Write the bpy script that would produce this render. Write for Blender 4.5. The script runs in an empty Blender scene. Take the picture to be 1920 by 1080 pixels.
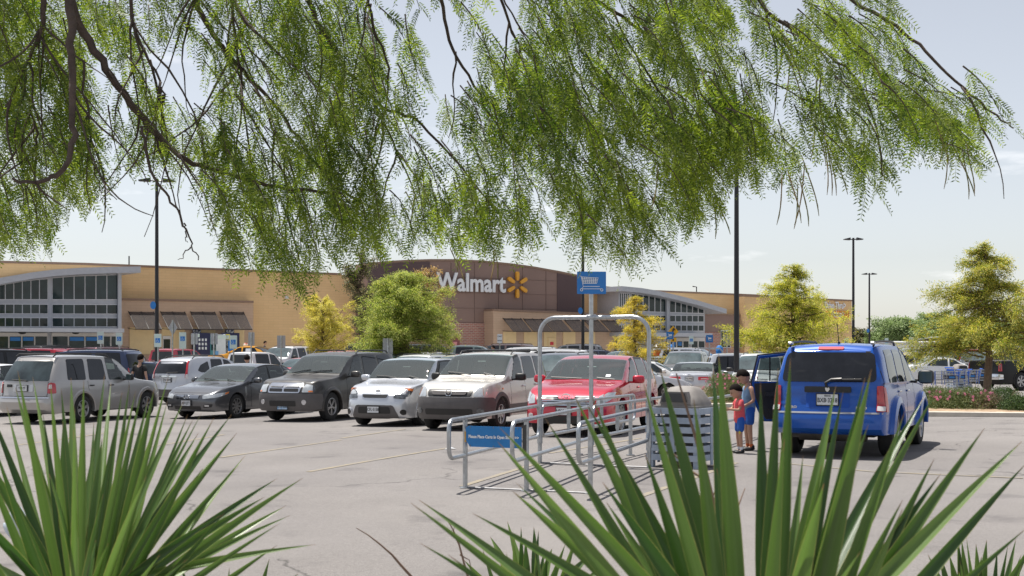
import bpy, bmesh, math, random
import numpy as np
from mathutils import Vector, Matrix
from mathutils.bvhtree import BVHTree
random.seed(7); np.random.seed(7)
R = math.radians
scene = bpy.context.scene
# ---------------------------------------------------------------- camera, sky, sun, exposure
F = 2400.0; CX = 960.0; HY = 655.0; EYE = 1.70
cam_d = bpy.data.cameras.new("camera"); cam = bpy.data.objects.new("camera", cam_d)
scene.collection.objects.link(cam); scene.camera = cam
cam.location = (0, 0, EYE); cam.rotation_euler = (R(90), 0, 0)
cam_d.sensor_width = 36; cam_d.lens = 45.0
cam_d.shift_y = (HY-540)/1920.0
cam_d.clip_start = 0.05; cam_d.clip_end = 6000
cam_d.dof.use_dof = True; cam_d.dof.focus_distance = 26; cam_d.dof.aperture_fstop = 13
SUN_EL = R(73); SUN_DIR = Vector((-0.50, 0.42, 0)).normalized()      # horizontal direction towards the sun
world = bpy.data.worlds.new("World"); scene.world = world; world.use_nodes = True
nt = world.node_tree; nt.nodes.clear()
sky = nt.nodes.new("ShaderNodeTexSky"); sky.sky_type = 'NISHITA'; sky.sun_disc = False
sky.sun_elevation = SUN_EL; sky.sun_rotation = math.atan2(SUN_DIR.x, SUN_DIR.y)
sky.air_density = 1.0; sky.dust_density = 0.7; sky.ozone_density = 1.0; sky.altitude = 100
hs = nt.nodes.new("ShaderNodeHueSaturation"); hs.inputs['Saturation'].default_value = 0.40; hs.inputs['Value'].default_value = 1.0
geo = nt.nodes.new("ShaderNodeTexCoord")
mp = nt.nodes.new("ShaderNodeMapping"); mp.inputs['Scale'].default_value = (3.0, 3.0, 14.0)
nz = nt.nodes.new("ShaderNodeTexNoise"); nz.inputs['Scale'].default_value = 2.2; nz.inputs['Detail'].default_value = 6; nz.inputs['Roughness'].default_value = 0.6
rp = nt.nodes.new("ShaderNodeValToRGB"); rp.color_ramp.elements[0].position = 0.60; rp.color_ramp.elements[1].position = 0.80
rp.color_ramp.elements[1].color = (0.5, 0.5, 0.5, 1)
mx = nt.nodes.new("ShaderNodeMix"); mx.data_type = 'RGBA'; mx.inputs[7].default_value = (11.0, 10.8, 10.8, 1)
bg = nt.nodes.new("ShaderNodeBackground"); bg.inputs['Strength'].default_value = 0.10
wo = nt.nodes.new("ShaderNodeOutputWorld")
L = nt.links.new
L(sky.outputs[0], hs.inputs['Color']); L(geo.outputs['Generated'], mp.inputs[0]); L(mp.outputs[0], nz.inputs['Vector'])
L(nz.outputs[0], rp.inputs[0]); L(rp.outputs[0], mx.inputs[0]); tn = nt.nodes.new('ShaderNodeVectorMath'); tn.operation = 'MULTIPLY'; tn.inputs[1].default_value = (1.0, .985, .985); L(hs.outputs[0], tn.inputs[0]); L(tn.outputs[0], mx.inputs[6]); L(mx.outputs[2], bg.inputs['Color']); L(bg.outputs[0], wo.inputs[0])
sun_d = bpy.data.lights.new("sun", 'SUN'); sun_d.energy = 4.8; sun_d.angle = R(0.53); sun_d.color = (1.0, 0.955, 0.88)
sun = bpy.data.objects.new("sun", sun_d); scene.collection.objects.link(sun)
_d = Vector((SUN_DIR.x*math.cos(SUN_EL), SUN_DIR.y*math.cos(SUN_EL), math.sin(SUN_EL)))
sun.rotation_euler = _d.to_track_quat('Z', 'Y').to_euler(); sun.location = (0, 0, 60)
scene.view_settings.view_transform = 'Standard'; scene.view_settings.look = 'None'
scene.view_settings.exposure = 0.50; scene.view_settings.gamma = 1.0; scene.view_settings.use_curve_mapping = False

# ---------------------------------------------------------------- helpers
def link(o):
    scene.collection.objects.link(o); return o
def tag(o, label=None, cat=None, group=None, kind=None):
    if label: o['label'] = label
    if cat: o['category'] = cat
    if group: o['group'] = group
    if kind: o['kind'] = kind
    return o
def empty(name, loc=(0,0,0), rz=0.0, label=None, cat=None, group=None):
    o = bpy.data.objects.new(name, None); link(o); o.location = loc; o.rotation_euler = (0,0,rz); o.empty_display_size = .2
    return tag(o, label, cat, group)
def px(x, y, Y):                                  # photograph pixel at depth Y -> world point
    return Vector(((x-CX)/F*Y, Y, EYE-(y-HY)/F*Y))
class MB:
    def __init__(s): s.v = []; s.f = []; s.sm = []
    def add(s, vs, fs, smooth=False, M=None):
        n = len(s.v)
        for v in vs:
            v = Vector(v); s.v.append(M @ v if M else v)
        for f in fs: s.f.append([n+i for i in f]); s.sm.append(smooth)
        return s
    def box(s, c, d, rz=0, M=None, bev=0):
        x, y, z = d[0]/2, d[1]/2, d[2]/2
        m = Matrix.Translation(Vector(c)) @ Matrix.Rotation(rz, 4, 'Z')
        if M: m = M @ m
        if bev <= 0:
            vs = [(-x,-y,-z),(x,-y,-z),(x,y,-z),(-x,y,-z),(-x,-y,z),(x,-y,z),(x,y,z),(-x,y,z)]
            fs = [(0,3,2,1),(4,5,6,7),(0,1,5,4),(1,2,6,5),(2,3,7,6),(3,0,4,7)]
            return s.add(vs, fs, False, m)
        b = min(bev, x*.9, y*.9, z*.9); vs = []; fs = []
        sg = [(-1,-1),(1,-1),(1,1),(-1,1)]
        ring = []
        for (zz, ins) in ((-z, b), (-z+b, 0), (z-b, 0), (z, b)):
            for (a, c2) in sg:
                if ins: vs += [(a*(x-b), c2*(y-b), zz)]*1; vs += [(a*(x-b), c2*(y-b), zz)]
                else:
                    p1 = (a*(x-b), c2*y, zz); p2 = (a*x, c2*(y-b), zz)
                    vs += [p1, p2] if a*c2 < 0 else [p2, p1]
        for k in range(3):
            for i in range(8): fs.append((k*8+i, k*8+(i+1)%8, (k+1)*8+(i+1)%8, (k+1)*8+i))
        fs.append((0,6,4,2)); fs.append((24,26,28,30))
        return s.add(vs, fs, False, m)
    def b2(s, x0, x1, y0, y1, z0, z1, M=None):
        return s.box(((x0+x1)/2,(y0+y1)/2,(z0+z1)/2), (abs(x1-x0),abs(y1-y0),abs(z1-z0)), 0, M)
    def tube(s, pts, r, n=8, M=None, cap=True, smooth=True):
        pts = [Vector(p) for p in pts]; k = len(pts)
        rr = [r]*k if isinstance(r, (int, float)) else list(r)
        vs = []; fs = []; up = None
        for i, p in enumerate(pts):
            t = (pts[min(i+1,k-1)]-pts[max(i-1,0)])
            if t.length < 1e-9: t = Vector((0,0,1))
            t.normalize()
            if up is None:
                up = t.orthogonal().normalized()
            else:
                up = up - t*up.dot(t)
                up = t.orthogonal().normalized() if up.length < 1e-6 else up.normalized()
            w = t.cross(up)
            for j in range(n):
                a = 2*math.pi*j/n; vs.append(p+(up*math.cos(a)+w*math.sin(a))*rr[i])
        for i in range(k-1):
            for j in range(n): fs.append((i*n+j, i*n+(j+1)%n, (i+1)*n+(j+1)%n, (i+1)*n+j))
        if cap: fs.append(tuple(range(n-1,-1,-1))); fs.append(tuple((k-1)*n+j for j in range(n)))
        return s.add(vs, fs, smooth, M)
    def lathe(s, prof, n=16, M=None, smooth=True, axis='Z'):
        vs = []; fs = []; k = len(prof)
        for (r, z) in prof:
            for j in range(n):
                a = 2*math.pi*j/n; c, d = r*math.cos(a), r*math.sin(a)
                vs.append((c, d, z) if axis == 'Z' else ((c, z, d) if axis == 'Y' else (z, c, d)))
        for i in range(k-1):
            for j in range(n): fs.append((i*n+j, i*n+(j+1)%n, (i+1)*n+(j+1)%n, (i+1)*n+j))
        return s.add(vs, fs, smooth, M)
    def ell(s, c, r, nu=10, nv=7, M=None):
        vs = []; fs = []
        for i in range(nv+1):
            t = math.pi*i/nv
            for j in range(nu):
                a = 2*math.pi*j/nu; vs.append((c[0]+r[0]*math.sin(t)*math.cos(a), c[1]+r[1]*math.sin(t)*math.sin(a), c[2]+r[2]*math.cos(t)))
        for i in range(nv):
            for j in range(nu): fs.append((i*nu+j, (i+1)*nu+j, (i+1)*nu+(j+1)%nu, i*nu+(j+1)%nu))
        return s.add(vs, fs, True, M)
    def sell(s, c, r, e=.5, nu=16, nv=8, M=None):      # rounded-box shape
        f = lambda v: math.copysign(abs(v)**e, v); vs = []; fs = []
        for i in range(nv+1):
            t = -math.pi/2+math.pi*i/nv
            for j in range(nu): a = 2*math.pi*j/nu; vs.append((c[0]+r[0]*f(math.cos(t))*f(math.cos(a)), c[1]+r[1]*f(math.cos(t))*f(math.sin(a)), c[2]+r[2]*f(math.sin(t))))
        for i in range(nv):
            for j in range(nu): fs.append((i*nu+j, i*nu+(j+1)%nu, (i+1)*nu+(j+1)%nu, (i+1)*nu+j))
        return s.add(vs, fs, True, M)
    def prism(s, poly, y0, y1, M=None, plane='XZ'):     # poly in (x,z), extruded in y
        n = len(poly)
        if plane == 'XZ': vs = [(p[0],y0,p[1]) for p in poly]+[(p[0],y1,p[1]) for p in poly]
        elif plane == 'XY': vs = [(p[0],p[1],y0) for p in poly]+[(p[0],p[1],y1) for p in poly]
        else: vs = [(y0,p[0],p[1]) for p in poly]+[(y1,p[0],p[1]) for p in poly]
        fs = [tuple(range(n)), tuple(range(2*n-1,n-1,-1))]
        for i in range(n): fs.append((i, i+n, (i+1)%n+n, (i+1)%n))
        return s.add(vs, fs, False, M)
    def build(s, name, mat, parent=None, fixn=True):
        me = bpy.data.meshes.new(name); me.from_pydata([tuple(v) for v in s.v], [], s.f); me.update()
        if fixn and len(s.f) < 60000:
            bm = bmesh.new(); bm.from_mesh(me); bmesh.ops.remove_doubles(bm, verts=bm.verts, dist=1e-5)
            bmesh.ops.recalc_face_normals(bm, faces=bm.faces)
            for f in bm.faces: f.smooth = False
            bm.to_mesh(me); bm.free()
            if any(s.sm): me.polygons.foreach_set('use_smooth', [True]*len(me.polygons)); sharp(me, 40)
        else: me.polygons.foreach_set('use_smooth', s.sm)
        me.materials.append(mat)
        o = bpy.data.objects.new(name, me); link(o)
        if parent: o.parent = parent
        return o
def sharp(me, deg):
    try: me.set_sharp_from_angle(angle=R(deg))
    except Exception: pass
def fast_mesh(name, V, Fq, mat, parent=None, smooth=False):       # numpy arrays, all faces the same size
    me = bpy.data.meshes.new(name); V = np.asarray(V, np.float32); Fq = np.asarray(Fq, np.int32)
    me.vertices.add(len(V)); me.vertices.foreach_set('co', V.ravel()); k = Fq.shape[1]
    me.loops.add(Fq.size); me.loops.foreach_set('vertex_index', Fq.ravel()); me.polygons.add(len(Fq))
    me.polygons.foreach_set('loop_start', np.arange(0, Fq.size, k, dtype=np.int32))
    me.polygons.foreach_set('use_smooth', np.full(len(Fq), smooth)); me.update(calc_edges=True)
    me.materials.append(mat); o = bpy.data.objects.new(name, me); link(o)
    if parent: o.parent = parent
    return o
def text(body, size, mat, name='lettering', parent=None, M=None, ext=.004, off=0.0, align='CENTER', sx=1.0, spc=1.0):
    cu = bpy.data.curves.new('t', 'FONT'); cu.body = body; cu.size = size; cu.extrude = ext; cu.offset = off
    cu.align_x = align; cu.align_y = 'CENTER'; cu.resolution_u = 2; cu.space_character = spc
    o = bpy.data.objects.new('t', cu); link(o)
    dg = bpy.context.evaluated_depsgraph_get(); me = bpy.data.meshes.new_from_object(o.evaluated_get(dg))
    bpy.data.objects.remove(o); bpy.data.curves.remove(cu)
    me.transform(Matrix.Diagonal((sx,1,1,1)))
    if M: me.transform(M)
    me.materials.clear(); me.materials.append(mat); me.name = name
    q = bpy.data.objects.new(name, me); link(q)
    if parent: q.parent = parent
    return q

# ---------------------------------------------------------------- materials
MATS = {}
def mat(name, col, rough=.6, metal=0, var=0.0, vscale=4.0, bump=0.0, bscale=40.0, coat=0, col2=None, spec=.5, trans=0, emis=None, island=0.0, rvar=0.0):
    if name in MATS: return MATS[name]
    m = bpy.data.materials.new(name); m.use_nodes = True; t = m.node_tree; b = t.nodes['Principled BSDF']
    c = (*col, 1)
    b.inputs['Base Color'].default_value = c; b.inputs['Roughness'].default_value = rough; b.inputs['Metallic'].default_value = metal
    b.inputs['Specular IOR Level'].default_value = spec; b.inputs['Coat Weight'].default_value = coat; b.inputs['Coat Roughness'].default_value = .06
    l = t.links.new
    if emis: b.inputs['Emission Color'].default_value = (*col, 1); b.inputs['Emission Strength'].default_value = emis
    tc = t.nodes.new('ShaderNodeTexCoord')
    if var or col2:
        n = t.nodes.new('ShaderNodeTexNoise'); n.inputs['Scale'].default_value = vscale; n.inputs['Detail'].default_value = 7; n.inputs['Roughness'].default_value = .62
        l(tc.outputs['Object'], n.inputs['Vector'])
        r = t.nodes.new('ShaderNodeValToRGB'); r.color_ramp.elements[0].position = .32; r.color_ramp.elements[1].position = .68
        lo = tuple(max(0, x*(1-var)) for x in col); hi = tuple(min(1, x*(1+var)) for x in col)
        if col2: lo, hi = col, col2
        r.color_ramp.elements[0].color = (*lo, 1); r.color_ramp.elements[1].color = (*hi, 1)
        l(n.outputs[0], r.inputs[0]); out = r.outputs[0]
        if island:
            g = t.nodes.new('ShaderNodeNewGeometry'); mm = t.nodes.new('ShaderNodeMath'); mm.operation = 'MULTIPLY_ADD'
            mm.inputs[1].default_value = island; l(g.outputs['Random Per Island'], mm.inputs[0])
            m2 = t.nodes.new('ShaderNodeMath'); m2.operation = 'MULTIPLY_ADD'; m2.inputs[1].default_value = 1-island; m2.inputs[2].default_value = 0
            l(n.outputs[0], m2.inputs[0]); l(m2.outputs[0], mm.inputs[2]); l(mm.outputs[0], r.inputs[0])
        l(out, b.inputs['Base Color'])
        if rvar:
            mr = t.nodes.new('ShaderNodeMapRange'); mr.inputs[3].default_value = rough-rvar; mr.inputs[4].default_value = rough+rvar
            l(n.outputs[0], mr.inputs[0]); l(mr.outputs[0], b.inputs['Roughness'])
    if bump:
        n2 = t.nodes.new('ShaderNodeTexNoise'); n2.inputs['Scale'].default_value = bscale; n2.inputs['Detail'].default_value = 4; l(tc.outputs['Object'], n2.inputs['Vector'])
        bp = t.nodes.new('ShaderNodeBump'); bp.inputs['Strength'].default_value = bump; bp.inputs['Distance'].default_value = .02
        l(n2.outputs[0], bp.inputs['Height']); l(bp.outputs[0], b.inputs['Normal'])
    if trans:                                         # thin leaf: light passes through
        tr = t.nodes.new('ShaderNodeBsdfTranslucent'); ms = t.nodes.new('ShaderNodeMixShader'); ms.inputs[0].default_value = trans
        o = t.nodes['Material Output']; l(b.outputs[0], ms.inputs[1]); l(tr.outputs[0], ms.inputs[2]); l(ms.outputs[0], o.inputs[0])
        hsn = t.nodes.new('ShaderNodeHueSaturation'); hsn.inputs['Saturation'].default_value = 1.15; hsn.inputs['Value'].default_value = 1.5
        if b.inputs['Base Color'].is_linked: l(b.inputs['Base Color'].links[0].from_socket, hsn.inputs['Color'])
        else: hsn.inputs['Color'].default_value = c
        l(hsn.outputs[0], tr.inputs[0])
    MATS[name] = m; return m
def brickmat(name, c1, c2, mortar, bw, bh, ms=.01, rough=.85, off=.5, var=.1):
    m = bpy.data.materials.new(name); m.use_nodes = True; t = m.node_tree; b = t.nodes['Principled BSDF']; l = t.links.new
    tc = t.nodes.new('ShaderNodeTexCoord'); sp = t.nodes.new('ShaderNodeSeparateXYZ'); cb = t.nodes.new('ShaderNodeCombineXYZ')
    l(tc.outputs['Object'], sp.inputs[0]); l(sp.outputs[0], cb.inputs[0]); l(sp.outputs[2], cb.inputs[1])
    k = t.nodes.new('ShaderNodeTexBrick'); k.inputs['Scale'].default_value = 1; k.inputs['Brick Width'].default_value = bw; k.inputs['Row Height'].default_value = bh
    k.inputs['Mortar Size'].default_value = ms; k.inputs['Color1'].default_value = (*c1,1); k.inputs['Color2'].default_value = (*c2,1); k.inputs['Mortar'].default_value = (*mortar,1); k.offset = off
    l(cb.outputs[0], k.inputs['Vector'])
    n = t.nodes.new('ShaderNodeTexNoise'); n.inputs['Scale'].default_value = .5; n.inputs['Detail'].default_value = 8; l(tc.outputs['Object'], n.inputs['Vector'])
    mr = t.nodes.new('ShaderNodeMapRange'); mr.inputs[3].default_value = 1-var; mr.inputs[4].default_value = 1+var; l(n.outputs[0], mr.inputs[0])
    mu = t.nodes.new('ShaderNodeVectorMath'); mu.operation = 'SCALE'; l(k.outputs[0], mu.inputs[0]); l(mr.outputs[0], mu.inputs['Scale'])
    l(mu.outputs[0], b.inputs['Base Color']); b.inputs['Roughness'].default_value = rough
    return m
def glassmat(name, col, rough=.04, var=.4, vs=3.0, metal=0.0, spec=.8, refl=None, coat=1.0):
    m = mat(name, col, rough, metal, var, vs, spec=spec, coat=coat); return m
# ---------------------------------------------------------------- ground height
GY = [0, 20, 26, 33, 50, 68, 78, 88, 100, 160]
GT = {-.4: [0,-.04,-.12,-.19,-.22,-.14,.1,.45,.50,.50], -.2:[0,-.04,-.10,-.16,-.28,-.25,0,.45,.50,.50], 0: [0,-.02,-.06,-.11,-.27,-.15,.0,.2,.25,.3],
      .15:[0,-.02,-.03,-.08,-.28,-.3,-.25,-.15,0,.1], .4: [0,0,0,-.02,-.05,-.2,-.28,-.3,-.3,-.2]}
GR = sorted(GT)
def _ev(c, Y):
    if Y <= GY[0]: return c[0]
    if Y >= GY[-1]: return c[-1]
    for i in range(len(GY)-1):
        if Y <= GY[i+1]:
            t = (Y-GY[i])/(GY[i+1]-GY[i]); t = t*t*(3-2*t)*.5+t*.5; return c[i]+(c[i+1]-c[i])*t
def G(X, Y):
    r = X/max(Y, 12.0); r = max(GR[0], min(GR[-1], r))
    for i in range(len(GR)-1):
        if r <= GR[i+1]+1e-9:
            t = (r-GR[i])/(GR[i+1]-GR[i]); return _ev(GT[GR[i]], Y)*(1-t)+_ev(GT[GR[i+1]], Y)*t
    return 0.0
# ---------------------------------------------------------------- ground, paint, kerbed islands
def asphalt_material():
    m = bpy.data.materials.new('asphalt'); m.use_nodes = True; t = m.node_tree; b = t.nodes['Principled BSDF']; l = t.links.new
    tc = t.nodes.new('ShaderNodeTexCoord')
    def noise(sc, det, ro=.6):
        n = t.nodes.new('ShaderNodeTexNoise'); n.inputs['Scale'].default_value = sc; n.inputs['Detail'].default_value = det; n.inputs['Roughness'].default_value = ro
        l(tc.outputs['Object'], n.inputs['Vector']); return n.outputs[0]
    def ramp(s, p0, c0, p1, c1):
        r = t.nodes.new('ShaderNodeValToRGB'); e = r.color_ramp.elements; e[0].position = p0; e[1].position = p1; e[0].color = (*c0,1); e[1].color = (*c1,1); l(s, r.inputs[0]); return r.outputs[0]
    def mul(a, c):
        x = t.nodes.new('ShaderNodeMix'); x.data_type = 'RGBA'; x.blend_type = 'MULTIPLY'; x.inputs[0].default_value = 1; l(a, x.inputs[6]); l(c, x.inputs[7]); return x.outputs[2]
    base = ramp(noise(.22, 9, .65), .3, (.192,.178,.172), .7, (.245,.229,.222))
    grain = ramp(noise(95, 3, .7), .36, (.72,.72,.72), .64, (1.2,1.2,1.2))
    grain2 = ramp(noise(22, 6, .8), .3, (.86,.86,.86), .7, (1.1,1.1,1.1))
    stain = mul(ramp(noise(.9, 6, .55), .28, (.62,.62,.64), .42, (1,1,1)), ramp(noise(.13, 4, .6), .35, (.84,.84,.85), .6, (1.04,1.04,1.03)))
    v = t.nodes.new('ShaderNodeTexVoronoi'); v.feature = 'DISTANCE_TO_EDGE'; v.inputs['Scale'].default_value = .22
    nn = t.nodes.new('ShaderNodeTexNoise'); nn.inputs['Scale'].default_value = 1.2; nn.inputs['Detail'].default_value = 8; l(tc.outputs['Object'], nn.inputs['Vector'])
    ad = t.nodes.new('ShaderNodeMix'); ad.data_type = 'VECTOR'; ad.inputs[0].default_value = .55; l(tc.outputs['Object'], ad.inputs[4]); l(nn.outputs[1], ad.inputs[5]); l(ad.outputs[1], v.inputs['Vector'])
    crack = ramp(v.outputs[0], .0008, (.45,.45,.45), .0035, (1,1,1))
    cm = noise(.4, 3); cmask = ramp(cm, .5, (1,1,1), .56, (0,0,0))
    x = t.nodes.new('ShaderNodeMix'); x.data_type = 'RGBA'; l(cmask, x.inputs[0]); l(crack, x.inputs[6]); x.inputs[7].default_value = (1,1,1,1)
    l(mul(mul(mul(mul(base, grain), grain2), stain), x.outputs[2]), b.inputs['Base Color'])
    b.inputs['Roughness'].default_value = .92; b.inputs['Specular IOR Level'].default_value = .25
    bp = t.nodes.new('ShaderNodeBump'); bp.inputs['Strength'].default_value = .35; bp.inputs['Distance'].default_value = .008; l(noise(110, 3), bp.inputs['Height']); l(bp.outputs[0], b.inputs['Normal'])
    return m
ASPH = asphalt_material()
xs = sorted(set([-1500,-700,-350,-200,-140,-110]+[i*2 for i in range(-45,61)]+[140,200,350,700,1500]))
ys = sorted(set([-300,-80,-30]+[i*2 for i in range(-8,82)]+[180,220,300,500,900,1800,3500]))
V = np.array([(x, y, G(x, y)) for y in ys for x in xs]); nx = len(xs)
Fq = np.array([(j*nx+i, j*nx+i+1, (j+1)*nx+i+1, (j+1)*nx+i) for j in range(len(ys)-1) for i in range(nx-1)])
tag(fast_mesh('parking_lot', V, Fq, ASPH, smooth=True), 'pale grey worn asphalt of the parking lot', kind='structure')
M_yel = mat('faded_yellow_paint', (.30,.25,.165), .9, var=.0, vscale=5, col2=(.205,.19,.175))
M_wht = mat('faded_white_paint', (.50,.49,.46), .85, vscale=7, col2=(.30,.28,.27))
def stripe(mb, a, b, w, h=.006):
    a = Vector(a); b = Vector(b); d = (b-a).normalized(); n = Vector((-d.y, d.x))*w/2; k = max(2, int((b-a).length/1.0))
    vs = []
    for i in range(k+1):
        p = a+(b-a)*i/k
        for q in (p-n, p+n): vs.append((q.x, q.y, G(q.x, q.y)+h))
    mb.add(vs, [(2*i, 2*i+1, 2*i+3, 2*i+2) for i in range(k)])
def gp(x, y):                                         # photo pixel on the ground -> world x,y
    Y = 30.0
    for _ in range(30): Y = .5*Y+.5*F*(EYE-G((x-CX)/F*Y, Y))/max(y-HY, 3)
    return ((x-CX)/F*Y, Y)
mb = MB()
for (a, b) in [((578,885),(842,840)),((413,858),(640,825)),((866,912),(1010,868)),((235,845),(420,815)),((1190,935),(1380,868)),((1460,868),(1640,885)),((1640,885),(1918,897)),((640,822),(760,805)),((30,835),(200,812)),((1030,850),(1200,822)),((1480,780),(1560,772))]:
    stripe(mb, gp(*a), gp(*b), .095)
tag(mb.build('parking_line', M_yel, fixn=False), 'faded yellow parking stall lines on the asphalt', kind='structure')
M_kerb = mat('concrete_kerb', (.50,.46,.40), .85, var=.16, vscale=3, bump=.2)
M_mulch = mat('bare_soil', (.24,.15,.09), .95, vscale=6, col2=(.44,.33,.22), bump=.6, bscale=30)
def island(name, poly, label):
    mb = MB(); n = len(poly); z = [G(*p) for p in poly]; c = Vector((sum(p[0] for p in poly)/n, sum(p[1] for p in poly)/n))
    ins = []
    for p in poly:
        d = (c-Vector(p)); ins.append(Vector(p)+d.normalized()*.18)
    vs = [(p[0],p[1],z[i]-.05) for i,p in enumerate(poly)]+[(p[0],p[1],z[i]+.13) for i,p in enumerate(poly)]+[(p.x,p.y,z[i]+.15) for i,p in enumerate(ins)]+[(p.x,p.y,z[i]+.05) for i,p in enumerate(ins)]
    fs = []
    for k in range(3):
        for i in range(n): fs.append((k*n+i, k*n+(i+1)%n, (k+1)*n+(i+1)%n, (k+1)*n+i))
    mb.add(vs, fs); k = mb.build(name+'_kerb', M_kerb, fixn=False); tag(k, label, kind='structure')
    m2 = MB(); m2.add([(p.x,p.y,z[i]+.10) for i,p in enumerate(ins)]+[(c.x,c.y,G(c.x,c.y)+.22)], [(i,(i+1)%n,n) for i in range(n)])
    tag(m2.build(name+'_soil', M_mulch, fixn=False), 'bare brown soil inside the kerbed planting island', kind='structure')
def rpoly(pts, r=1.0, k=5):
    out = []; n = len(pts)
    for i in range(n):
        p, a, b = Vector(pts[i]), Vector(pts[i-1]), Vector(pts[(i+1)%n]); u = (a-p).normalized()*r; v = (b-p).normalized()*r
        for j in range(k+1):
            t = j/k; out.append(tuple((p+u)*(1-t)**2+p*2*t*(1-t)+(p+v)*t*t))
    return out
island('planting_island', rpoly([(7.4,34.0),(23,29.5),(25,34.5),(9.0,39.5)]), 'pale concrete kerb round the shrub island right of the blue car')
island('flower_island', rpoly([(5.2,40.5),(9.4,40.5),(8.4,56),(5.6,56)], .9), 'pale concrete kerb round the flowering shrub island behind the boys')
island('tree_island', rpoly([(-9.8,56),(-5.2,55),(-6.5,60),(-10.5,61)], .8), 'pale kerb round the island of the big green tree')
# ---------------------------------------------------------------- the store
DX, DY = .8202, .5721; F0 = Vector((-25.3, 92.0, 0))
B_rot = math.atan2(DY, DX)
store = empty('store_building', F0, B_rot, 'long tan and brown big box store with two glazed entrances', 'store')
def tF(x, dep=0.0):                                   # local x of pixel column x on a plane 'dep' in front of the facade
    r = (x-CX)/F; ox = F0.x+dep*DY; oy = F0.y-dep*DX
    return (r*oy-ox)/(DX-r*DY)
def yF(t, dep=0.0): return F0.y-dep*DX+t*DY
def zF(x, y, dep=0.0): return EYE-(y-HY)/F*yF(tF(x, dep), dep)
def loc(x, y, dep=0.0): return (tF(x, dep), zF(x, y, dep))
M_tan = brickmat('tan_block', (.72,.49,.25), (.75,.515,.27), (.65,.445,.235), .8, .2, .012, var=.13)
M_tan2 = brickmat('brown_block', (.52,.37,.26), (.55,.39,.275), (.47,.33,.235), .8, .2, .012, var=.07)
M_brk = brickmat('red_brick', (.44,.19,.145), (.31,.135,.115), (.47,.39,.33), .42, .14, .022, var=.12)
M_brown = mat('brown_panel', (.27,.182,.152), .75, var=.06, vscale=.4)
M_plum = mat('plum_panel', (.105,.068,.070), .75, var=.06, vscale=.4)
M_cap = mat('brown_coping', (.26,.17,.12), .6, var=.1)
M_grey = mat('blue_grey_metal', (.44,.46,.50), .45, var=.06)
M_lgrey = mat('window_mullion', (.62,.63,.66), .4, var=.05)
M_glass = glassmat('store_glass', (.020,.035,.04), .03, .6, .6, spec=.45, coat=0)
M_yelw = mat('cream_render', (.76,.58,.32), .8, var=.05, vscale=2)
M_dark = mat('dark_awning_metal', (.028,.020,.018), .5, var=.1)
M_black = mat('black_plastic', (.015,.015,.016), .45, var=.1)
M_white = mat('white_paint', (.80,.82,.84), .4, var=.03)
M_seam = mat('panel_joint', (.19,.128,.108), .9)
M_blue = mat('sign_blue', (.02,.19,.55), .4, var=.05)
M_spark = mat('spark_yellow', (.75,.36,.03), .4, var=.04)
M_orange = mat('sign_orange', (.72,.12,.03), .4, var=.05)
M_door = mat('white_door_frame', (.66,.64,.62), .45, var=.04)
M_galv = mat('galvanised_steel', (.42,.44,.46), .32, metal=.85, var=.18, vscale=14, rvar=.08)
M_pole = mat('dark_bronze_pole', (.012,.012,.016), .4, var=.1)
def wallpoly(name, pts, dep, thick, m, front_dep=None):   # pts in px on the plane dep in front of the facade
    poly = [loc(x, y, dep) for (x, y) in pts]
    mb = MB(); mb.prism(poly, -dep, -dep+thick); return mb.build(name, m, store)
def wbox(mb, x0, x1, y0, y1, dep, thick):              # px box flush with plane dep, extends back by thick
    a = loc(x0, y0, dep); b = loc(x1, y1, dep); xm = (x0+x1)/2
    mb.b2(tF(x0,dep), tF(x1,dep), -dep, -dep+thick, zF(xm,y1,dep), zF(xm,y0,dep))
ZB = -1.0
def wallz(name, x0, x1, ytops, dep, thick, m, zb=ZB, cap=True):   # wall from px columns, top line follows ytops [(x,y)...]
    pts = [(tF(x,dep), zF(x,y,dep)) for x, y in ytops]
    poly = [(tF(x0,dep), zb)]+pts+[(tF(x1,dep), zb)]
    mb = MB(); mb.prism(poly, -dep, -dep+thick); o = mb.build(name, m, store)
    if cap:
        mc = MB()
        for i in range(len(pts)-1):
            a, b = pts[i], pts[i+1]
            mc.prism([(a[0],a[1]),(a[0],a[1]+.16),(b[0],b[1]+.16),(b[0],b[1])], -dep-.07, -dep+thick+.05)
        mc.build('coping', M_cap, o if False else store)
    return o
D0 = 14.0
wallz('wall', -140, 640, [(-140,490),(160,497),(640,516)], 0, 1.0, M_tan)
wallz('wall', 640, 900, [(640,516),(900,524)], 0.001, 1.0, M_tan, cap=False)
wallz('wall', 1070, 1440, [(1070,534),(1200,546),(1440,556)], 0, 1.0, M_tan)
wallz('wall', 1396, 1597, [(1396,556),(1597,565)], 1.2, 12.0, M_tan)
# roof deck behind the parapets
mb = MB(); mb.b2(tF(-140), tF(1590), .9, 60, 2.0, zF(640,530)-.8); mb.build('roof', mat('roof_membrane', (.5,.5,.5), .8, var=.1), store)
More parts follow.
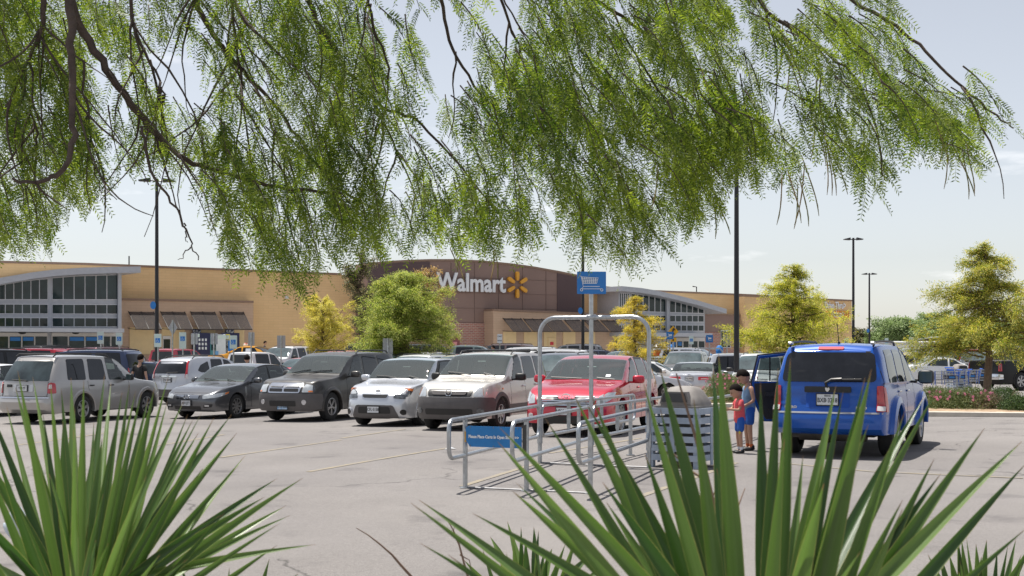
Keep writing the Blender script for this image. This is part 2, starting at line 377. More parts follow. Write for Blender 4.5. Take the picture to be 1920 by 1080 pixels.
# curved sign block
arc = [(692,497),(720,493.5),(760,491),(805,489.5),(850,489.5),(905,492),(960,497.5),(1000,503),(1045,511),(1090,520)]
wallz('sign_wall', 692, 1090, arc, 2.2, 2.2, M_brown)
def sub(arc, a, b):
    xs_ = [p[0] for p in arc]; f = lambda x: np.interp(x, xs_, [p[1] for p in arc]); return [(a, f(a))]+[p for p in arc if a < p[0] < b]+[(b, f(b))]
wallz('dark_panel', 692, 806, [(x,y+1.5) for x,y in sub(arc,692,806)], 2.25, .2, M_plum, zb=zF(750,640,2.2), cap=False)
wallz('dark_panel', 1045, 1090, [(x,y+1.5) for x,y in sub(arc,1045,1090)], 2.25, .2, M_plum, zb=zF(1060,600,2.2), cap=False)
mb = MB()
for x in (846,890,935,980,1024): wbox(mb, x-.35, x+.35, 493 if x<940 else (500 if x<1000 else 508), 605, 2.23, .05)
for (y0, y1, y2) in ((520,521,527),(548,549.5,553),(577,578,580)):
    for xa, xb in ((808,846),(846,890),(890,935),(935,980),(980,1044)):
        yy = np.interp((xa+xb)/2, [808,900,1044], [y0,y1,y2]); wbox(mb, xa, xb, yy-.3, yy+.3, 2.226, .05)
mb.build('panel_joints', M_seam, store)
wallz('brick_base', 692, 926, [(692,604),(926,606)], 2.3, .3, M_brk, cap=False)
# lettering and spark
tx, tz = loc(881, 532, 2.3); s = yF(tx, 2.3)/F
def Mloc(x, y, dep): t_, z_ = loc(x, y, dep); return Matrix.Translation((t_, -dep, z_)) @ Matrix.Rotation(R(90), 4, 'X')
o = text('Walmart', 2.05, M_white, 'sign_lettering', store, Mloc(883, 531.5, 2.42) @ Matrix.Rotation(R(-.0), 4, 'Z'), ext=.06, off=.05, sx=1.0)
co = np.array([v.co for v in o.data.vertices]); w0, w1 = co[:,0].min(), co[:,0].max()
ta, tb = tF(818, 2.42), tF(948, 2.42)
for v in o.data.vertices:
    k = (v.co.x-w0)/(w1-w0); v.co.x = ta+k*(tb-ta)
mb = MB(); cx_, cz_ = loc(970, 534, 2.42)
for k in range(6):
    a = R(90+60*k); M_ = Matrix.Translation((cx_, -2.42, cz_)) @ Matrix.Rotation(-a+R(90), 4, 'Y')
    pts = [(-.10,.36),(.10,.36),(.14,.55),(.165,.95),(.10,1.10),(-.10,1.10),(-.165,.95),(-.14,.55)]
    mb.prism(pts, -.1, .1, M_)
mb.build('spark_emblem', M_spark, store)
# awning helper
def awning(x0, x1, y0, y1, dep, out=1.5):
    za, zb_ = zF((x0+x1)/2, y0, dep), zF((x0+x1)/2, y1, dep+out); a, b = tF(x0,dep), tF(x1,dep)
    m = MB(); n = 17; sl = math.hypot(out, za-zb_)/n
    for i in range(n):
        t = (i+.5)/n; y = -dep-.12-out*t; z = za+(zb_-za)*t
        m.prism([(y-sl*.20,z-sl*.26),(y-sl*.26,z-sl*.20),(y+sl*.20,z+sl*.26),(y+sl*.26,z+sl*.20)], a, b, plane='YZ')
    for xx in (a, (a+b)/2, b): m.tube([(xx,-dep,za+.02),(xx,-dep-.12-out,zb_-.0)], .035, 4, smooth=False)
    m.tube([(a,-dep-.12-out,zb_-.02),(b,-dep-.12-out,zb_-.02)], .05, 4, smooth=False)
    for xx in (a, b): m.tube([(xx,-dep,zb_+.05),(xx,-dep-.12-out,zb_-.02)], .03, 4, smooth=False)
    return m.build('awning', M_dark, store)
# left lower bay
wallz('lower_bay', 224, 475, [(224,563),(475,568)], .8, .8, M_tan2)
mb = MB()
for x0, x1 in ((243,288),(303,346),(363,404),(418,458)): wbox(mb, x0, x1, 614, 664, .86, .2)
mb.build('cream_recess', M_yelw, store)
for x0, x1 in ((241,288),(301,346),(357,402),(412,456)): awning(x0, x1, 585, 617, .8)
mb = MB(); wbox(mb, 305, 321, 630, 670, .93, .1); d = mb.build('door', M_door, store)
mb = MB(); wbox(mb, 307, 319, 636, 662, .96, .05); mb.build('door_glass', M_glass, d)
for xc in (369, 431):
    m = MB(); wbox(m, xc-8, xc+8, 617.5, 627, .97, .05); h = m.build('price_sign', mat('navy_sign', (.02,.03,.09), .5), store)
    text('50¢', .42, M_white, 'lettering', h, Mloc(xc, 623, 1.01), .01, .006)
m = MB(); wbox(m, 536, 541, 555, 560, .2, .2); m.build('wall_lamp', M_lgrey, store)
# mid projecting bay
wallz('lower_bay', 925, 1152, [(925,583),(1152,592)], 3.6, 3.6, M_tan2)
mb = MB()
for x0, x1 in ((944,968),(983,1007),(1020,1043),(1056,1079),(1096,1116)): wbox(mb, x0, x1, 622, 662, 3.66, .2)
mb.build('cream_recess', M_yelw, store)
for x0, x1 in ((943,976),(981,1015),(1018,1050),(1057,1085),(1094,1120),(1126,1150)): awning(x0, x1, 597+ (x0-943)*.02, 621, 3.6, 1.4)
m = MB(); wbox(m, 1028, 1042, 633, 662, 3.72, .1); d = m.build('door', M_yelw, store)
M_red = mat('sign_red', (.6,.03,.05), .5)
m = MB(); wbox(m, 1032, 1038, 641, 647, 3.75, .04); m.build('door_sign', M_red, d)
m = MB(); wbox(m, 846, 862, 632, 662, 2.36, .1); d = m.build('door', mat('maroon_door', (.24,.07,.07), .5), store)
m = MB(); wbox(m, 850, 857, 641, 647, 2.39, .05); m.build('door_sign', mat('sign_pink', (.75,.3,.3), .5), d)
# entrance vestibules
def vestibule(x0, x1, roof, dep, rows, cols, ytop, canopy, pil, doors, ov):
    pts = [(x, y) for x, y in roof]
    m = MB(); poly = [(tF(x,dep),zF(x,y,dep)) for x, y in pts]
    for i in range(len(poly)-1):
        a, b = poly[i], poly[i+1]; m.prism([(a[0],a[1]-.42),(a[0],a[1]),(b[0],b[1]),(b[0],b[1]-.42)], -dep-1.3, 2.0)
    m.build('curved_roof', M_grey, store)
    f = lambda x: float(np.interp(x, [p[0] for p in ytop], [p[1] for p in ytop]))
    ft = lambda x: float(np.interp(x, [p[0] for p in pts], [p[1] for p in pts]))
    m = MB(); poly = [(tF(x0,dep),ZB)]+[(tF(x,dep), zF(x, ft(x), dep)-.3) for x in np.linspace(x0, x1, 14)]+[(tF(x1,dep),ZB)]
    m.prism(poly, -dep+.02, 0.5); m.build('entrance_wall', M_grey, store)
    for (ya, yb) in rows:                                    # one pane strip per row, one window part per bay
        for (ca, cb) in cols:
            g = MB(); n = 6 if cb-ca > 60 else 5
            xs_ = np.linspace(ca, cb, n+1)
            top = (lambda x: f(x)) if ya is None else (lambda x: ya[0]+(ya[1]-ya[0])*(x-x0)/(x1-x0))
            bot = lambda x: yb[0]+(yb[1]-yb[0])*(x-x0)/(x1-x0)
            for i in range(n):
                a, b = xs_[i]+.9, xs_[i+1]-.9
                g.prism([(tF(a,dep+.03),zF(a,bot(a)-1,dep)),(tF(a,dep+.03),zF(a,top(a)+1,dep)),(tF(b,dep+.03),zF(b,top(b)+1,dep)),(tF(b,dep+.03),zF(b,bot(b)-1,dep))], -dep-.03, -dep+.1)
            w = MB(); poly = [(tF(x,dep),zF(x,top(x)-.6,dep)) for x in xs_]+[(tF(x,dep),zF(x,bot(x)+.6,dep)) for x in xs_[::-1]]
            w.prism(poly, -dep-.015, -dep+.1); fo = w.build('window', M_lgrey, store); g.build('pane', M_glass, fo)
    m = MB(); wbox(m, pil[0], pil[1], ft((pil[0]+pil[1])/2)+6, 665, dep+.25, .4); m.build('entrance_column', M_grey, store)
    m = MB(); wbox(m, canopy[0], canopy[1], canopy[2], canopy[3], dep+2.2, 2.4); m.build('canopy', M_grey, store)
    for (a, b, nn) in doors:
        m = MB(); wbox(m, a, b, canopy[3]+2, 672, dep+.12, .2); d = m.build('door', M_door, store); g = MB(); w_ = (b-a)/nn
        for i in range(nn): wbox(g, a+i*w_+2, a+(i+1)*w_-1, canopy[3]+9, 668, dep+.16, .1)
        g.build('door_glass', M_glass, d)
        for i in range(nn):
            if nn >= 3 and i in (1, 2):
                h = MB(); wbox(h, a+i*w_+3, a+(i+1)*w_-2, canopy[3]+10, canopy[3]+17, dep+.19, .05); h.build('door_poster', M_blue, d)
vestibule(-130, 228, [(-130,560),(-80,540),(-40,529),(0,521),(50,512.5),(90,507.5),(140,504),(200,502),(252,501.5)], 3.0,
          [(None,(562,562)),((569.5,571),(588,589)),((595,596),(612.5,613))], [(-80,-10),(-6,90),(98,221)], [(-130,575),(-60,548),(0,534.5),(50,526),(90,522.5),(98,521),(140,517.5),(222,515)],
          (-130,233,614.5,622), (221.5,228), [(-8,89,4),(97,190,3),(193,222,2)], 1)
vestibule(1160, 1322, [(1148,537.5),(1185,541),(1215,546),(1250,554),(1290,564),(1325,574.5),(1344,580)], 3.0,
          [(None,(583,588)),((590.5,591.5),(603,604)),((609,609.5),(620,621))], [(1162,1180),(1184,1250),(1256,1320)], [(1160,549),(1180,550),(1215,554),(1250,560.5),(1290,570.5),(1322,581)],
          (1165,1336,624,631), (1250.5,1255.5), [(1245,1292,4),(1296,1322,2)], 1)
# right wall lower part and windows
wallz('lower_wall', 1322, 1440, [(1322,591),(1440,594)], .6, .6, M_brown, cap=True)
wallz('brick_base', 1322, 1440, [(1322,623),(1440,624)], .66, .1, M_brk, cap=False)
for (a, b) in ((1352,1370),(1387,1405)):
    m = MB(); wbox(m, a, b, 619, 652, .75, .1); w = m.build('window', M_lgrey, store); g = MB()
    for i in range(3):
        for j in range(2): wbox(g, a+1+i*(b-a-1)/3, a+(i+1)*(b-a-1)/3, 621+j*16, 635+j*16, .78, .05)
    g.build('pane', M_glass, w)
m = MB(); wbox(m, 1550, 1592, 583, 596, 1.3, .1); h = m.build('pickup_sign', M_orange, store)
text('Pickup>', 1.0, M_white, 'lettering', h, Mloc(1571, 589.5, 1.33), .01, .01, sx=.62)
text('Drive-Thru>', 1.0, M_white, 'sign_lettering', store, Mloc(1566, 573, 1.3), .04, .012, sx=.62)
for (x, y) in ((138,624),(38,624)): m = MB(); m.ell((tF(x,3.4),-3.9,zF(x,y,3.4)), (.25,.15,.1)); m.build('camera_dome', M_black, store)
m = MB(); m.tube([(tF(242,-6),6,zF(242,510,-6)),(tF(242,-6),6,zF(242,480,-6))], .05, 6); m.build('roof_mast', M_pole, store)
m = MB()
m.tube([(tF(1306,-8),8,zF(1306,556,-8)),(tF(1306,-8),8,zF(1306,538,-8)),(tF(1299,-8),8,zF(1299,537,-8))], .06, 6)
m.build('roof_lamp', M_pole, store)
# sidewalk in front of the store
m = MB()
def sidewalk():
    vs = []; n = 60
    for i in range(n+1):
        t = -30+i*(tF(1600)+34)/n
        for dp in (0, 9.0):
            X = F0.x+t*DX+dp*DY; Y = F0.y+t*DY-dp*DX; vs.append((X, Y, G(X, Y)+.12))
        vs.append((X, Y, G(X, Y)-.1))
    fs = []
    for i in range(n): fs += [(3*i,3*i+1,3*i+4,3*i+3),(3*i+1,3*i+2,3*i+5,3*i+4)]
    m.add(vs, fs)
sidewalk(); tag(m.build('pavement', mat('concrete_pavement', (.45,.42,.38), .85, var=.12), fixn=False), 'pale concrete pavement along the store front', kind='structure')
# ---------------------------------------------------------------- vehicles
def pchip(P, x):
    P = sorted(P); X = np.array([p[0] for p in P], float); Y = np.array([p[1] for p in P], float)
    h = np.diff(X); d = np.diff(Y)/h; m = np.zeros(len(X)); m[0] = d[0]; m[-1] = d[-1]
    for i in range(1, len(X)-1):
        if d[i-1]*d[i] > 0: w1 = 2*h[i]+h[i-1]; w2 = h[i]+2*h[i-1]; m[i] = (w1+w2)/(w1/d[i-1]+w2/d[i])
    x = min(max(x, X[0]), X[-1]); i = min(max(int(np.searchsorted(X, x)-1), 0), len(X)-2); t = (x-X[i])/h[i]
    return (2*t**3-3*t**2+1)*Y[i]+(t**3-2*t**2+t)*h[i]*m[i]+(-2*t**3+3*t**2)*Y[i+1]+(t**3-t**2)*h[i]*m[i+1]
def paint(name, c, dusty=0.0, metal=.35, rough=.28):
    m = mat('paint_'+name, c, rough, metal, var=.04, vscale=1.5, coat=.9)
    return m
G_dark = glassmat('tinted_glass', (.010,.011,.014), .03, .5, 2.5, coat=0, spec=.55)
G_screen = glassmat('windscreen_glass', (.075,.115,.12), .04, .35, 1.3, coat=.6)
G_side = glassmat('side_glass', (.030,.042,.046), .03, .6, 1.8, coat=0, spec=.6)
M_tyre = mat('tyre_rubber', (.018,.018,.019), .85, var=.25, vscale=12)
M_rim = mat('alloy_rim', (.42,.42,.43), .3, metal=.75, var=.1)
M_rimd = mat('dark_alloy_rim', (.20,.20,.205), .35, metal=.7, var=.1)
M_chrome = mat('chrome', (.72,.73,.75), .14, metal=1.0, var=.05)
M_lamp = mat('headlamp_lens', (.50,.53,.55), .10, metal=.35, var=.22, vscale=9, coat=1)
M_lampd = mat('dark_headlamp_lens', (.10,.11,.12), .08, metal=.3, var=.6, vscale=16, coat=1)
M_tail = mat('tail_lamp_red', (.42,.012,.02), .12, var=.25, vscale=14, coat=1)
M_clear = mat('clear_lamp', (.62,.60,.60), .12, var=.2, vscale=18, coat=1)
M_amber = mat('amber_lamp', (.75,.20,.03), .15, coat=1)
M_plate = mat('licence_plate_white', (.66,.68,.70), .45, var=.08, vscale=20)
M_ink = mat('plate_lettering', (.02,.02,.03), .5)
def seeglass(name, tint, rough=.02, veil=.085):
    m = bpy.data.materials.new(name); m.use_nodes = True; t = m.node_tree; t.nodes.clear(); o = t.nodes.new('ShaderNodeOutputMaterial'); a = t.nodes.new('ShaderNodeBsdfTransparent'); g = t.nodes.new('ShaderNodeBsdfGlossy'); f = t.nodes.new('ShaderNodeFresnel'); x = t.nodes.new('ShaderNodeMixShader')
    a.inputs[0].default_value = (*tint, 1); df = t.nodes.new('ShaderNodeBsdfDiffuse'); df.inputs[0].default_value = (.52,.62,.62,1); xd = t.nodes.new('ShaderNodeMixShader'); xd.inputs[0].default_value = veil; g.inputs['Roughness'].default_value = rough; f.inputs['IOR'].default_value = 1.5
    mr = t.nodes.new('ShaderNodeMath'); mr.operation = 'MULTIPLY_ADD'; mr.inputs[1].default_value = 1.15; mr.inputs[2].default_value = .015; l = t.links.new; l(f.outputs[0], mr.inputs[0]); l(mr.outputs[0], x.inputs[0]); l(a.outputs[0], xd.inputs[1]); l(df.outputs[0], xd.inputs[2]); l(xd.outputs[0], x.inputs[1]); l(g.outputs[0], x.inputs[2]); l(x.outputs[0], o.inputs[0]); return m
G_clear = seeglass('clear_windscreen', (.66,.78,.76)); G_tint = seeglass('side_window_glass', (.42,.50,.50), veil=.05)
M_seat = mat('grey_seat_cloth', (.30,.29,.28), .85, var=.15); M_dash = mat('dashboard', (.17,.165,.16), .6, var=.15)
M_under = mat('underbody_black', (.010,.010,.010), .9)
M_gap = mat('panel_gap', (.01,.01,.012), .7)
M_trim = mat('grey_cladding', (.095,.088,.088), .5, var=.12, vscale=5)
BASE = dict(tumble=.27, inset=.055, rc=.0)
TYPES = {
 'sedan': dict(L=4.86,W=1.83,wb=2.78,fo=.96,r=.33, top=[(0,.66),(.12,.74),(.5,.84),(1.15,.93),(1.32,.97),(1.7,1.19),(2.12,1.40),(2.7,1.47),(3.4,1.435),(3.9,1.26),(4.25,1.085),(4.6,1.06),(4.86,1.0)],
   belt=[(0,.58),(.12,.66),(.6,.80),(1.2,.90),(2.4,.95),(3.8,.99),(4.5,.97),(4.86,.90)], nose=[(.2,.10),(.32,.02),(.5,.0),(.66,.05),(.8,.2)], tail=[(.25,.08),(.4,.01),(.6,0),(.85,.06),(1.0,.09)], cowl=1.33, roof=2.16, rw=(3.42,4.18)),
 'suv': dict(L=4.6,W=1.84,wb=2.68,fo=.88,r=.36, top=[(0,.86),(.1,.95),(.4,1.02),(1.05,1.10),(1.22,1.14),(1.55,1.38),(1.98,1.66),(2.4,1.74),(3.4,1.76),(4.3,1.73),(4.5,1.70),(4.6,1.64)],
   belt=[(0,.80),(.1,.88),(.5,.97),(1.2,1.05),(3,1.09),(4.6,1.12)], nose=[(.28,.1),(.4,.02),(.6,0),(.8,.04),(.98,.16)], tail=[(.3,.06),(.42,0),(.62,0),(.68,.07),(1.05,.09),(1.3,.17),(1.7,.38)], cowl=1.24, roof=2.05, rw=None),
 'bigsuv': dict(L=5.1,W=1.98,wb=2.95,fo=.92,r=.39, top=[(0,1.0),(.1,1.1),(.4,1.16),(1.15,1.22),(1.3,1.26),(1.6,1.5),(2.0,1.80),(2.4,1.89),(3.6,1.92),(4.8,1.89),(5.0,1.87),(5.1,1.80)],
   belt=[(0,.94),(.1,1.02),(.5,1.1),(1.2,1.16),(3,1.19),(5.1,1.21)], nose=[(.3,.08),(.45,.01),(.7,0),(.95,.03),(1.1,.12)], tail=[(.3,.06),(.45,0),(.65,0),(.7,.07),(1.1,.08),(1.4,.12),(1.85,.30)], cowl=1.32, roof=2.08, rw=None),
 'van': dict(L=5.1,W=1.98,wb=3.03,fo=.95,r=.34, top=[(0,.76),(.12,.86),(.5,.98),(.85,1.08),(1.05,1.16),(1.5,1.42),(1.95,1.66),(2.4,1.745),(3.5,1.77),(4.8,1.74),(5.0,1.71),(5.1,1.64)],
   belt=[(0,.68),(.12,.78),(.5,.90),(1.2,1.0),(3,1.03),(5.1,1.06)], nose=[(.2,.1),(.35,.02),(.55,0),(.75,.05),(.95,.2)], tail=[(.25,.06),(.4,0),(.6,0),(.68,.06),(1.05,.08),(1.7,.27)], cowl=1.08, roof=2.0, rw=None),
 'hatch': dict(L=4.25,W=1.76,wb=2.6,fo=.85,r=.32, top=[(0,.68),(.12,.77),(.5,.88),(.95,.98),(1.12,1.03),(1.5,1.27),(1.9,1.46),(2.4,1.52),(3.2,1.49),(3.8,1.38),(4.1,1.2),(4.25,1.05)],
   belt=[(0,.60),(.12,.70),(.6,.85),(1.1,.93),(2.4,.97),(4.25,1.0)], nose=[(.2,.1),(.35,.02),(.5,0),(.7,.05),(.85,.2)], tail=[(.25,.06),(.4,0),(.6,0),(.9,.05),(1.2,.2)], cowl=1.14, roof=1.95, rw=(3.75,4.12)),
 'pickup': dict(L=5.8,W=2.0,wb=3.6,fo=.95,r=.40, top=[(0,1.0),(.1,1.1),(.4,1.16),(1.2,1.22),(1.36,1.26),(1.66,1.5),(2.05,1.80),(2.4,1.89),(3.5,1.91),(3.85,1.89),(4.0,1.84),(4.06,1.30),(4.1,1.27),(5.8,1.27)],
   belt=[(0,.92),(.1,1.02),(.5,1.1),(1.2,1.14),(3.9,1.18),(4.06,1.25),(5.8,1.25)], nose=[(.3,.08),(.45,.01),(.7,0),(.95,.03),(1.1,.12)], tail=[(.3,.04),(.5,-.04),(.65,-.04),(.7,.03),(1.3,.04)], cowl=1.38, roof=2.12, rw=None, bed=(4.15,5.74)),
}
class Car:
    def __init__(s, root, p, pm, detail=1, name='body'):
        s.p = p; s.root = root; s.detail = detail; s.pm = pm; L_ = p['L']; s.L = L_; s.W = p['W']; s.hw = p['W']/2
        s.x0 = L_/2; s.wq = [p['fo'], p['fo']+p['wb']]; s.r = p['r']; s.sill = p.get('sill', .30 if s.r > .34 else .24); s.bot = p.get('bot', s.sill-.04)
        if 'plan' in p: s.planp = p['plan']
        else: s.planp = [(0,.74),(.06,.83),(.18,.91),(.45,.975),(1.0,1),(L_-1.0,1),(L_-.4,.975),(L_-.12,.925),(L_-.03,.87),(L_,.82)]
        s.mesh(name)
    def w(s, q): return s.hw*pchip(s.planp, q)
    def zt(s, q): return pchip(s.p['top'], q)
    def zs(s, q): return min(pchip(s.p['belt'], q), s.zt(q)-.02)
    def hg(s, q): return max(s.zt(q)-s.zs(q), .02)
    def we(s, q):
        h = s.hg(q); return s.w(q)-s.p.get('inset', .055)-s.p.get('tumble', .27)*h*.9
    def zb(s, q):
        z = s.sill
        if q < .35 or q > s.L-.35: z = s.sill-.02
        Ra = s.r*1.19
        for c in s.wq:
            if abs(q-c) < Ra: z = max(z, s.r*.98+math.sqrt(Ra*Ra-(q-c)**2))
        return z
    def yside(s, q, z):
        w = s.w(q); zs = s.zs(q); t = (z-s.sill)/max(zs-s.sill, .1)
        t = max(0, min(1, t)); return w-.055*t**3-.02*(1-t)**2.0-.0
    def disp(s, q, z):                             # nose / tail set back
        d = 0
        if q < .6: d -= pchip(s.p['nose'], z)*(1-q/.6)**2
        if q > s.L-.75: d += pchip(s.p['tail'], z)*(1-(s.L-q)/.75)**1.6
        return d
    def stations(s):
        st = set([0,.02,.06,.12,.2,.3,.42,.56,s.L-.02,s.L-.06,s.L-.12,s.L-.2,s.L-.3,s.L-.42,s.L-.58,s.L])
        n = 26 if s.detail else 15
        st |= set(np.linspace(.6, s.L-.7, n).round(3)); Ra = s.r*1.19
        for c in s.wq:
            for a in np.linspace(0, math.pi, 15 if s.detail else 9): st.add(round(c+Ra*.999*math.cos(a), 3))
            st.add(round(c-Ra*1.004, 3)); st.add(round(c+Ra*1.004, 3))
        for q, _ in s.p['top']: st.add(round(q, 3))
        st = sorted(st); out = [st[0]]
        for q in st[1:]:
            if q-out[-1] > .0012 and 0 <= q <= s.L: out.append(q)
        return out
    def mesh(s, name):
        ST = s.stations(); T = (0,.12,.35,.6,.8,.92,1.0); rows = []
        for q in ST:
            zb, zs, h, zt, w, we = s.zb(q), s.zs(q), s.hg(q), s.zt(q), s.w(q), s.we(q); pts = []
            pts.append((w-.16, zb+.0)); 
            for t in T:
                z = zb+(zs-zb)*t; pts.append((s.yside(q, z), z))
            wi = w-s.p.get('inset', .055)
            for t in (.06,.3,.55,.8):
                f = min(1, h/.25); pts.append((wi-(wi-we)*t, zs+h*(t*.9 if h > .25 else t*.75)))
            pts.append((we-.035, zs+h*.955)); pts.append((we-.12, zs+h*.985)); pts.append((we*.62, zt)); pts.append((we*.3, zt+.012)); pts.append((0, zt+.015))
            rows.append([(s.x0-q+s.disp(q, z), y, z) for (y, z) in pts])
        nr = len(rows[0]); V = []; Fc = []; k = len(rows)
        for r_ in rows: V += r_
        m0 = len(V)
        for r_ in rows: V += [(a, -b, c) for (a, b, c) in r_]
        for i in range(k-1):
            for j in range(nr-1):
                a, b, c, d = i*nr+j, i*nr+j+1, (i+1)*nr+j+1, (i+1)*nr+j
                Fc.append((a, b, c, d)); Fc.append((m0+d, m0+c, m0+b, m0+a))
        for (ri, sg) in ((0, 1), (k-1, -1)):               # end caps, bulged across the car
            NC = 8; g = []
            for j in range(nr):
                x, y, z = rows[ri][j]; row = []
                for c in range(NC+1):
                    u = 1-2*c/NC; row.append(len(V)); V.append((x+sg*s.p.get('bulge', .09)*(1-u*u)*min(1, y/.5), y*u, z))
                g.append(row)
            for j in range(nr-1):
                for c in range(NC):
                    f = (g[j][c], g[j][c+1], g[j+1][c+1], g[j+1][c]); Fc.append(f if sg > 0 else f[::-1])
        me = bpy.data.meshes.new(name); me.from_pydata(V, [], Fc)
        bm = bmesh.new(); bm.from_mesh(me); bmesh.ops.remove_doubles(bm, verts=bm.verts, dist=.0008)
        bmesh.ops.dissolve_degenerate(bm, dist=.0005, edges=bm.edges)
        bmesh.ops.recalc_face_normals(bm, faces=bm.faces); bm.to_mesh(me)
        s.bvh = BVHTree.FromBMesh(bm); bm.free()
        me.polygons.foreach_set('use_smooth', [True]*len(me.polygons)); sharp(me, 38); me.materials.append(s.pm)
        s.body = link(bpy.data.objects.new(name, me)); s.body.parent = s.root
        mb = MB(); q0, q1 = .25, s.L-.25
        mb.b2(s.x0-q1, s.x0-q0, -s.hw+.27, s.hw-.27, s.bot, .62); u = mb.build('underbody', M_under, s.root)
        s.wheels()
    def wheels(s):
        s.wh = []; s.cuts = []
    def finish(s):                                 # open the body behind the see-through panes and furnish the cabin
        def inside(p, poly):
            c = False; n = len(poly)
            for i in range(n):
                (x1, y1), (x2, y2) = poly[i], poly[i-1]
                if (y1 > p[1]) != (y2 > p[1]) and p[0] < (x2-x1)*(p[1]-y1)/(y2-y1)+x1: c = not c
            return c
        bm = bmesh.new(); bm.from_mesh(s.body.data); dele = []
        for f in bm.faces:
            cc = f.calc_center_median()
            for poly, view in s.cuts:
                if view == 'top':
                    if f.normal.z < .1 or cc.z < s.zs(s.x0-cc.x)+.0: continue
                    pt = lambda v: (s.x0-v.x, v.y)
                else:
                    if (cc.y > 0) != (view == 'side+'): continue
                    pt = lambda v: (s.x0-v.x, v.z)
                if all(inside(pt(v.co), poly) for v in f.verts): dele.append(f); break
                if inside(pt(cc), poly): f.material_index = 1; break
        bmesh.ops.delete(bm, geom=dele, context='FACES'); bm.to_mesh(s.body.data); bm.free(); s.body.data.materials.append(M_black)
        q0 = s.p['cowl']; zb = s.zs(q0); w = s.hw-.20; x = lambda q: s.x0-q
        mb = MB(); mb.prism([(x(q0+.02),zb-.10),(x(q0+.30),zb-.02),(x(q0+.55),zb-.03),(x(q0+.62),zb-.12),(x(q0+.62),.55),(x(q0+.02),.55)], -w, w); mb.build('dashboard', M_dash, s.root)
        mb = MB(); c0 = Vector((x(q0+.80), .36, zb-.06)); mb.tube([c0+Vector((-.06*math.sin(a), .18*math.cos(a), .17*math.sin(a))) for a in np.linspace(0, 2*math.pi, 17)], .014, 6); mb.build('steering_wheel', M_black, s.root)
        for q, ys in ((q0+1.32, (-.37,.37)), (q0+2.15, (-.37,.37))):
            for y in ys:
                mb = MB(); mb.box((x(q), y, zb-.12), (.13,.46,.58), bev=.05); mb.box((x(q-.25), y, .66), (.5,.46,.14), bev=.04); mb.box((x(q+.02), y, zb+.27), (.09,.25,.17), bev=.04); mb.build('seat', M_seat, s.root)
        mb = MB(); mb.box((x(s.p['roof']-.16), 0, s.zt(s.p['roof']-.16)-.14), (.03,.22,.06), bev=.012); mb.build('interior_mirror', M_black, s.root)
    def add_wheels(s, rim=None, spokes=5, rimr=.63, style='spoke', tw=.215):
        r = s.r; proto = s.p.get('_wheel')
        for q in s.wq:
            for sg in (1, -1):
                yo = s.hw-.03
                M_ = Matrix.Translation((s.x0-q, sg*yo, r)) @ (Matrix.Identity(4) if sg > 0 else Matrix.Rotation(math.pi, 4, 'Z'))
                mb = MB(); mb.lathe([(r*rimr,-tw),(r*.90,-tw),(r*.985,-tw+.03),(r,-tw+.06),(r,-.05),(r*.985,-.02),(r*.90,.0),(r*rimr*1.03,-.006),(r*rimr,-.03),(r*rimr*.2,-.07)], 28 if s.detail else 14, M_, axis='Y')
                wo_ = mb.build('wheel', M_tyre, s.root)
                rb = MB(); R0 = r*rimr
                rb.lathe([(R0,-.03),(R0*1.0,-.004),(R0*.95,-.002),(R0*.90,-.02),(R0*.88,-.06)], 28 if s.detail else 14, M_, axis='Y')
                rb.lathe([(0,-.012),(R0*.13,-.012),(R0*.20,-.02),(R0*.22,-.06)], 12, M_, axis='Y')
                for k in range(spokes):
                    a = 2*math.pi*k/spokes+.3
                    if style == 'twin':
                        for da in (-.13,.13):
                            A = Matrix.Rotation(a+da, 4, 'Y'); rb.box((R0*.55,-.028,0), (R0*.78,.022,R0*.085), 0, M_ @ A)
                    else:
                        A = Matrix.Rotation(a, 4, 'Y'); rb.prism([(R0*.14,-R0*.11),(R0*.14,R0*.11),(R0*.92,R0*(.2 if spokes < 7 else .11)),(R0*.92,-R0*(.2 if spokes < 7 else .11))], -.05, -.018, M_ @ A)
                rb.build('rim', rim or M_rim, wo_)
    # patches laid on the body surface with real thickness
    def cast(s, o, d):
        h = s.bvh.ray_cast(Vector(o), Vector(d)); d = Vector(d); o = Vector(o)
        side = abs(d.y) > .9; frt = abs(d.x) > .9
        def bad(h):
            if h[0] is None: return True
            if side: return -h[0].y*d.y < .55*s.hw
            if frt and d.x < 0 and o.z < 1.3: return h[0].x < s.x0-.85
            return False
        if (side or frt) and bad(h):
            for k in range(1, 40):
                o2 = o.copy()
                if side: o2.x -= math.copysign(.012*k, o.x); o2.z -= .008*k
                else: o2.y -= math.copysign(.008*k, o.y); o2.z -= .010*k
                h = s.bvh.ray_cast(o2, d)
                if not bad(h): break
        if h[0] is None:
            o = Vector(o); side = abs(d[1]) > abs(d[0]) and abs(d[2]) < .5; ax = 0 if (side or abs(d[2]) > .5) else 1
            for k in range(1, 30):
                o2 = o.copy(); o2[ax] -= math.copysign(.015*k, o[ax]); h = s.bvh.ray_cast(o2, Vector(d))
                if h[0] is not None: break
        if h[0] is None:
            # nearest point to the ray
            best = None
            for t in np.linspace(1.5, 5.5, 17):
                p = Vector(o)+Vector(d)*t; n_ = s.bvh.find_nearest(p)
                if n_[0] is not None and (best is None or n_[3] < best[3]): best = n_
            h = best
        n = h[1]
        if n.dot(Vector(d)) > 0: n = -n
        return h[0], n
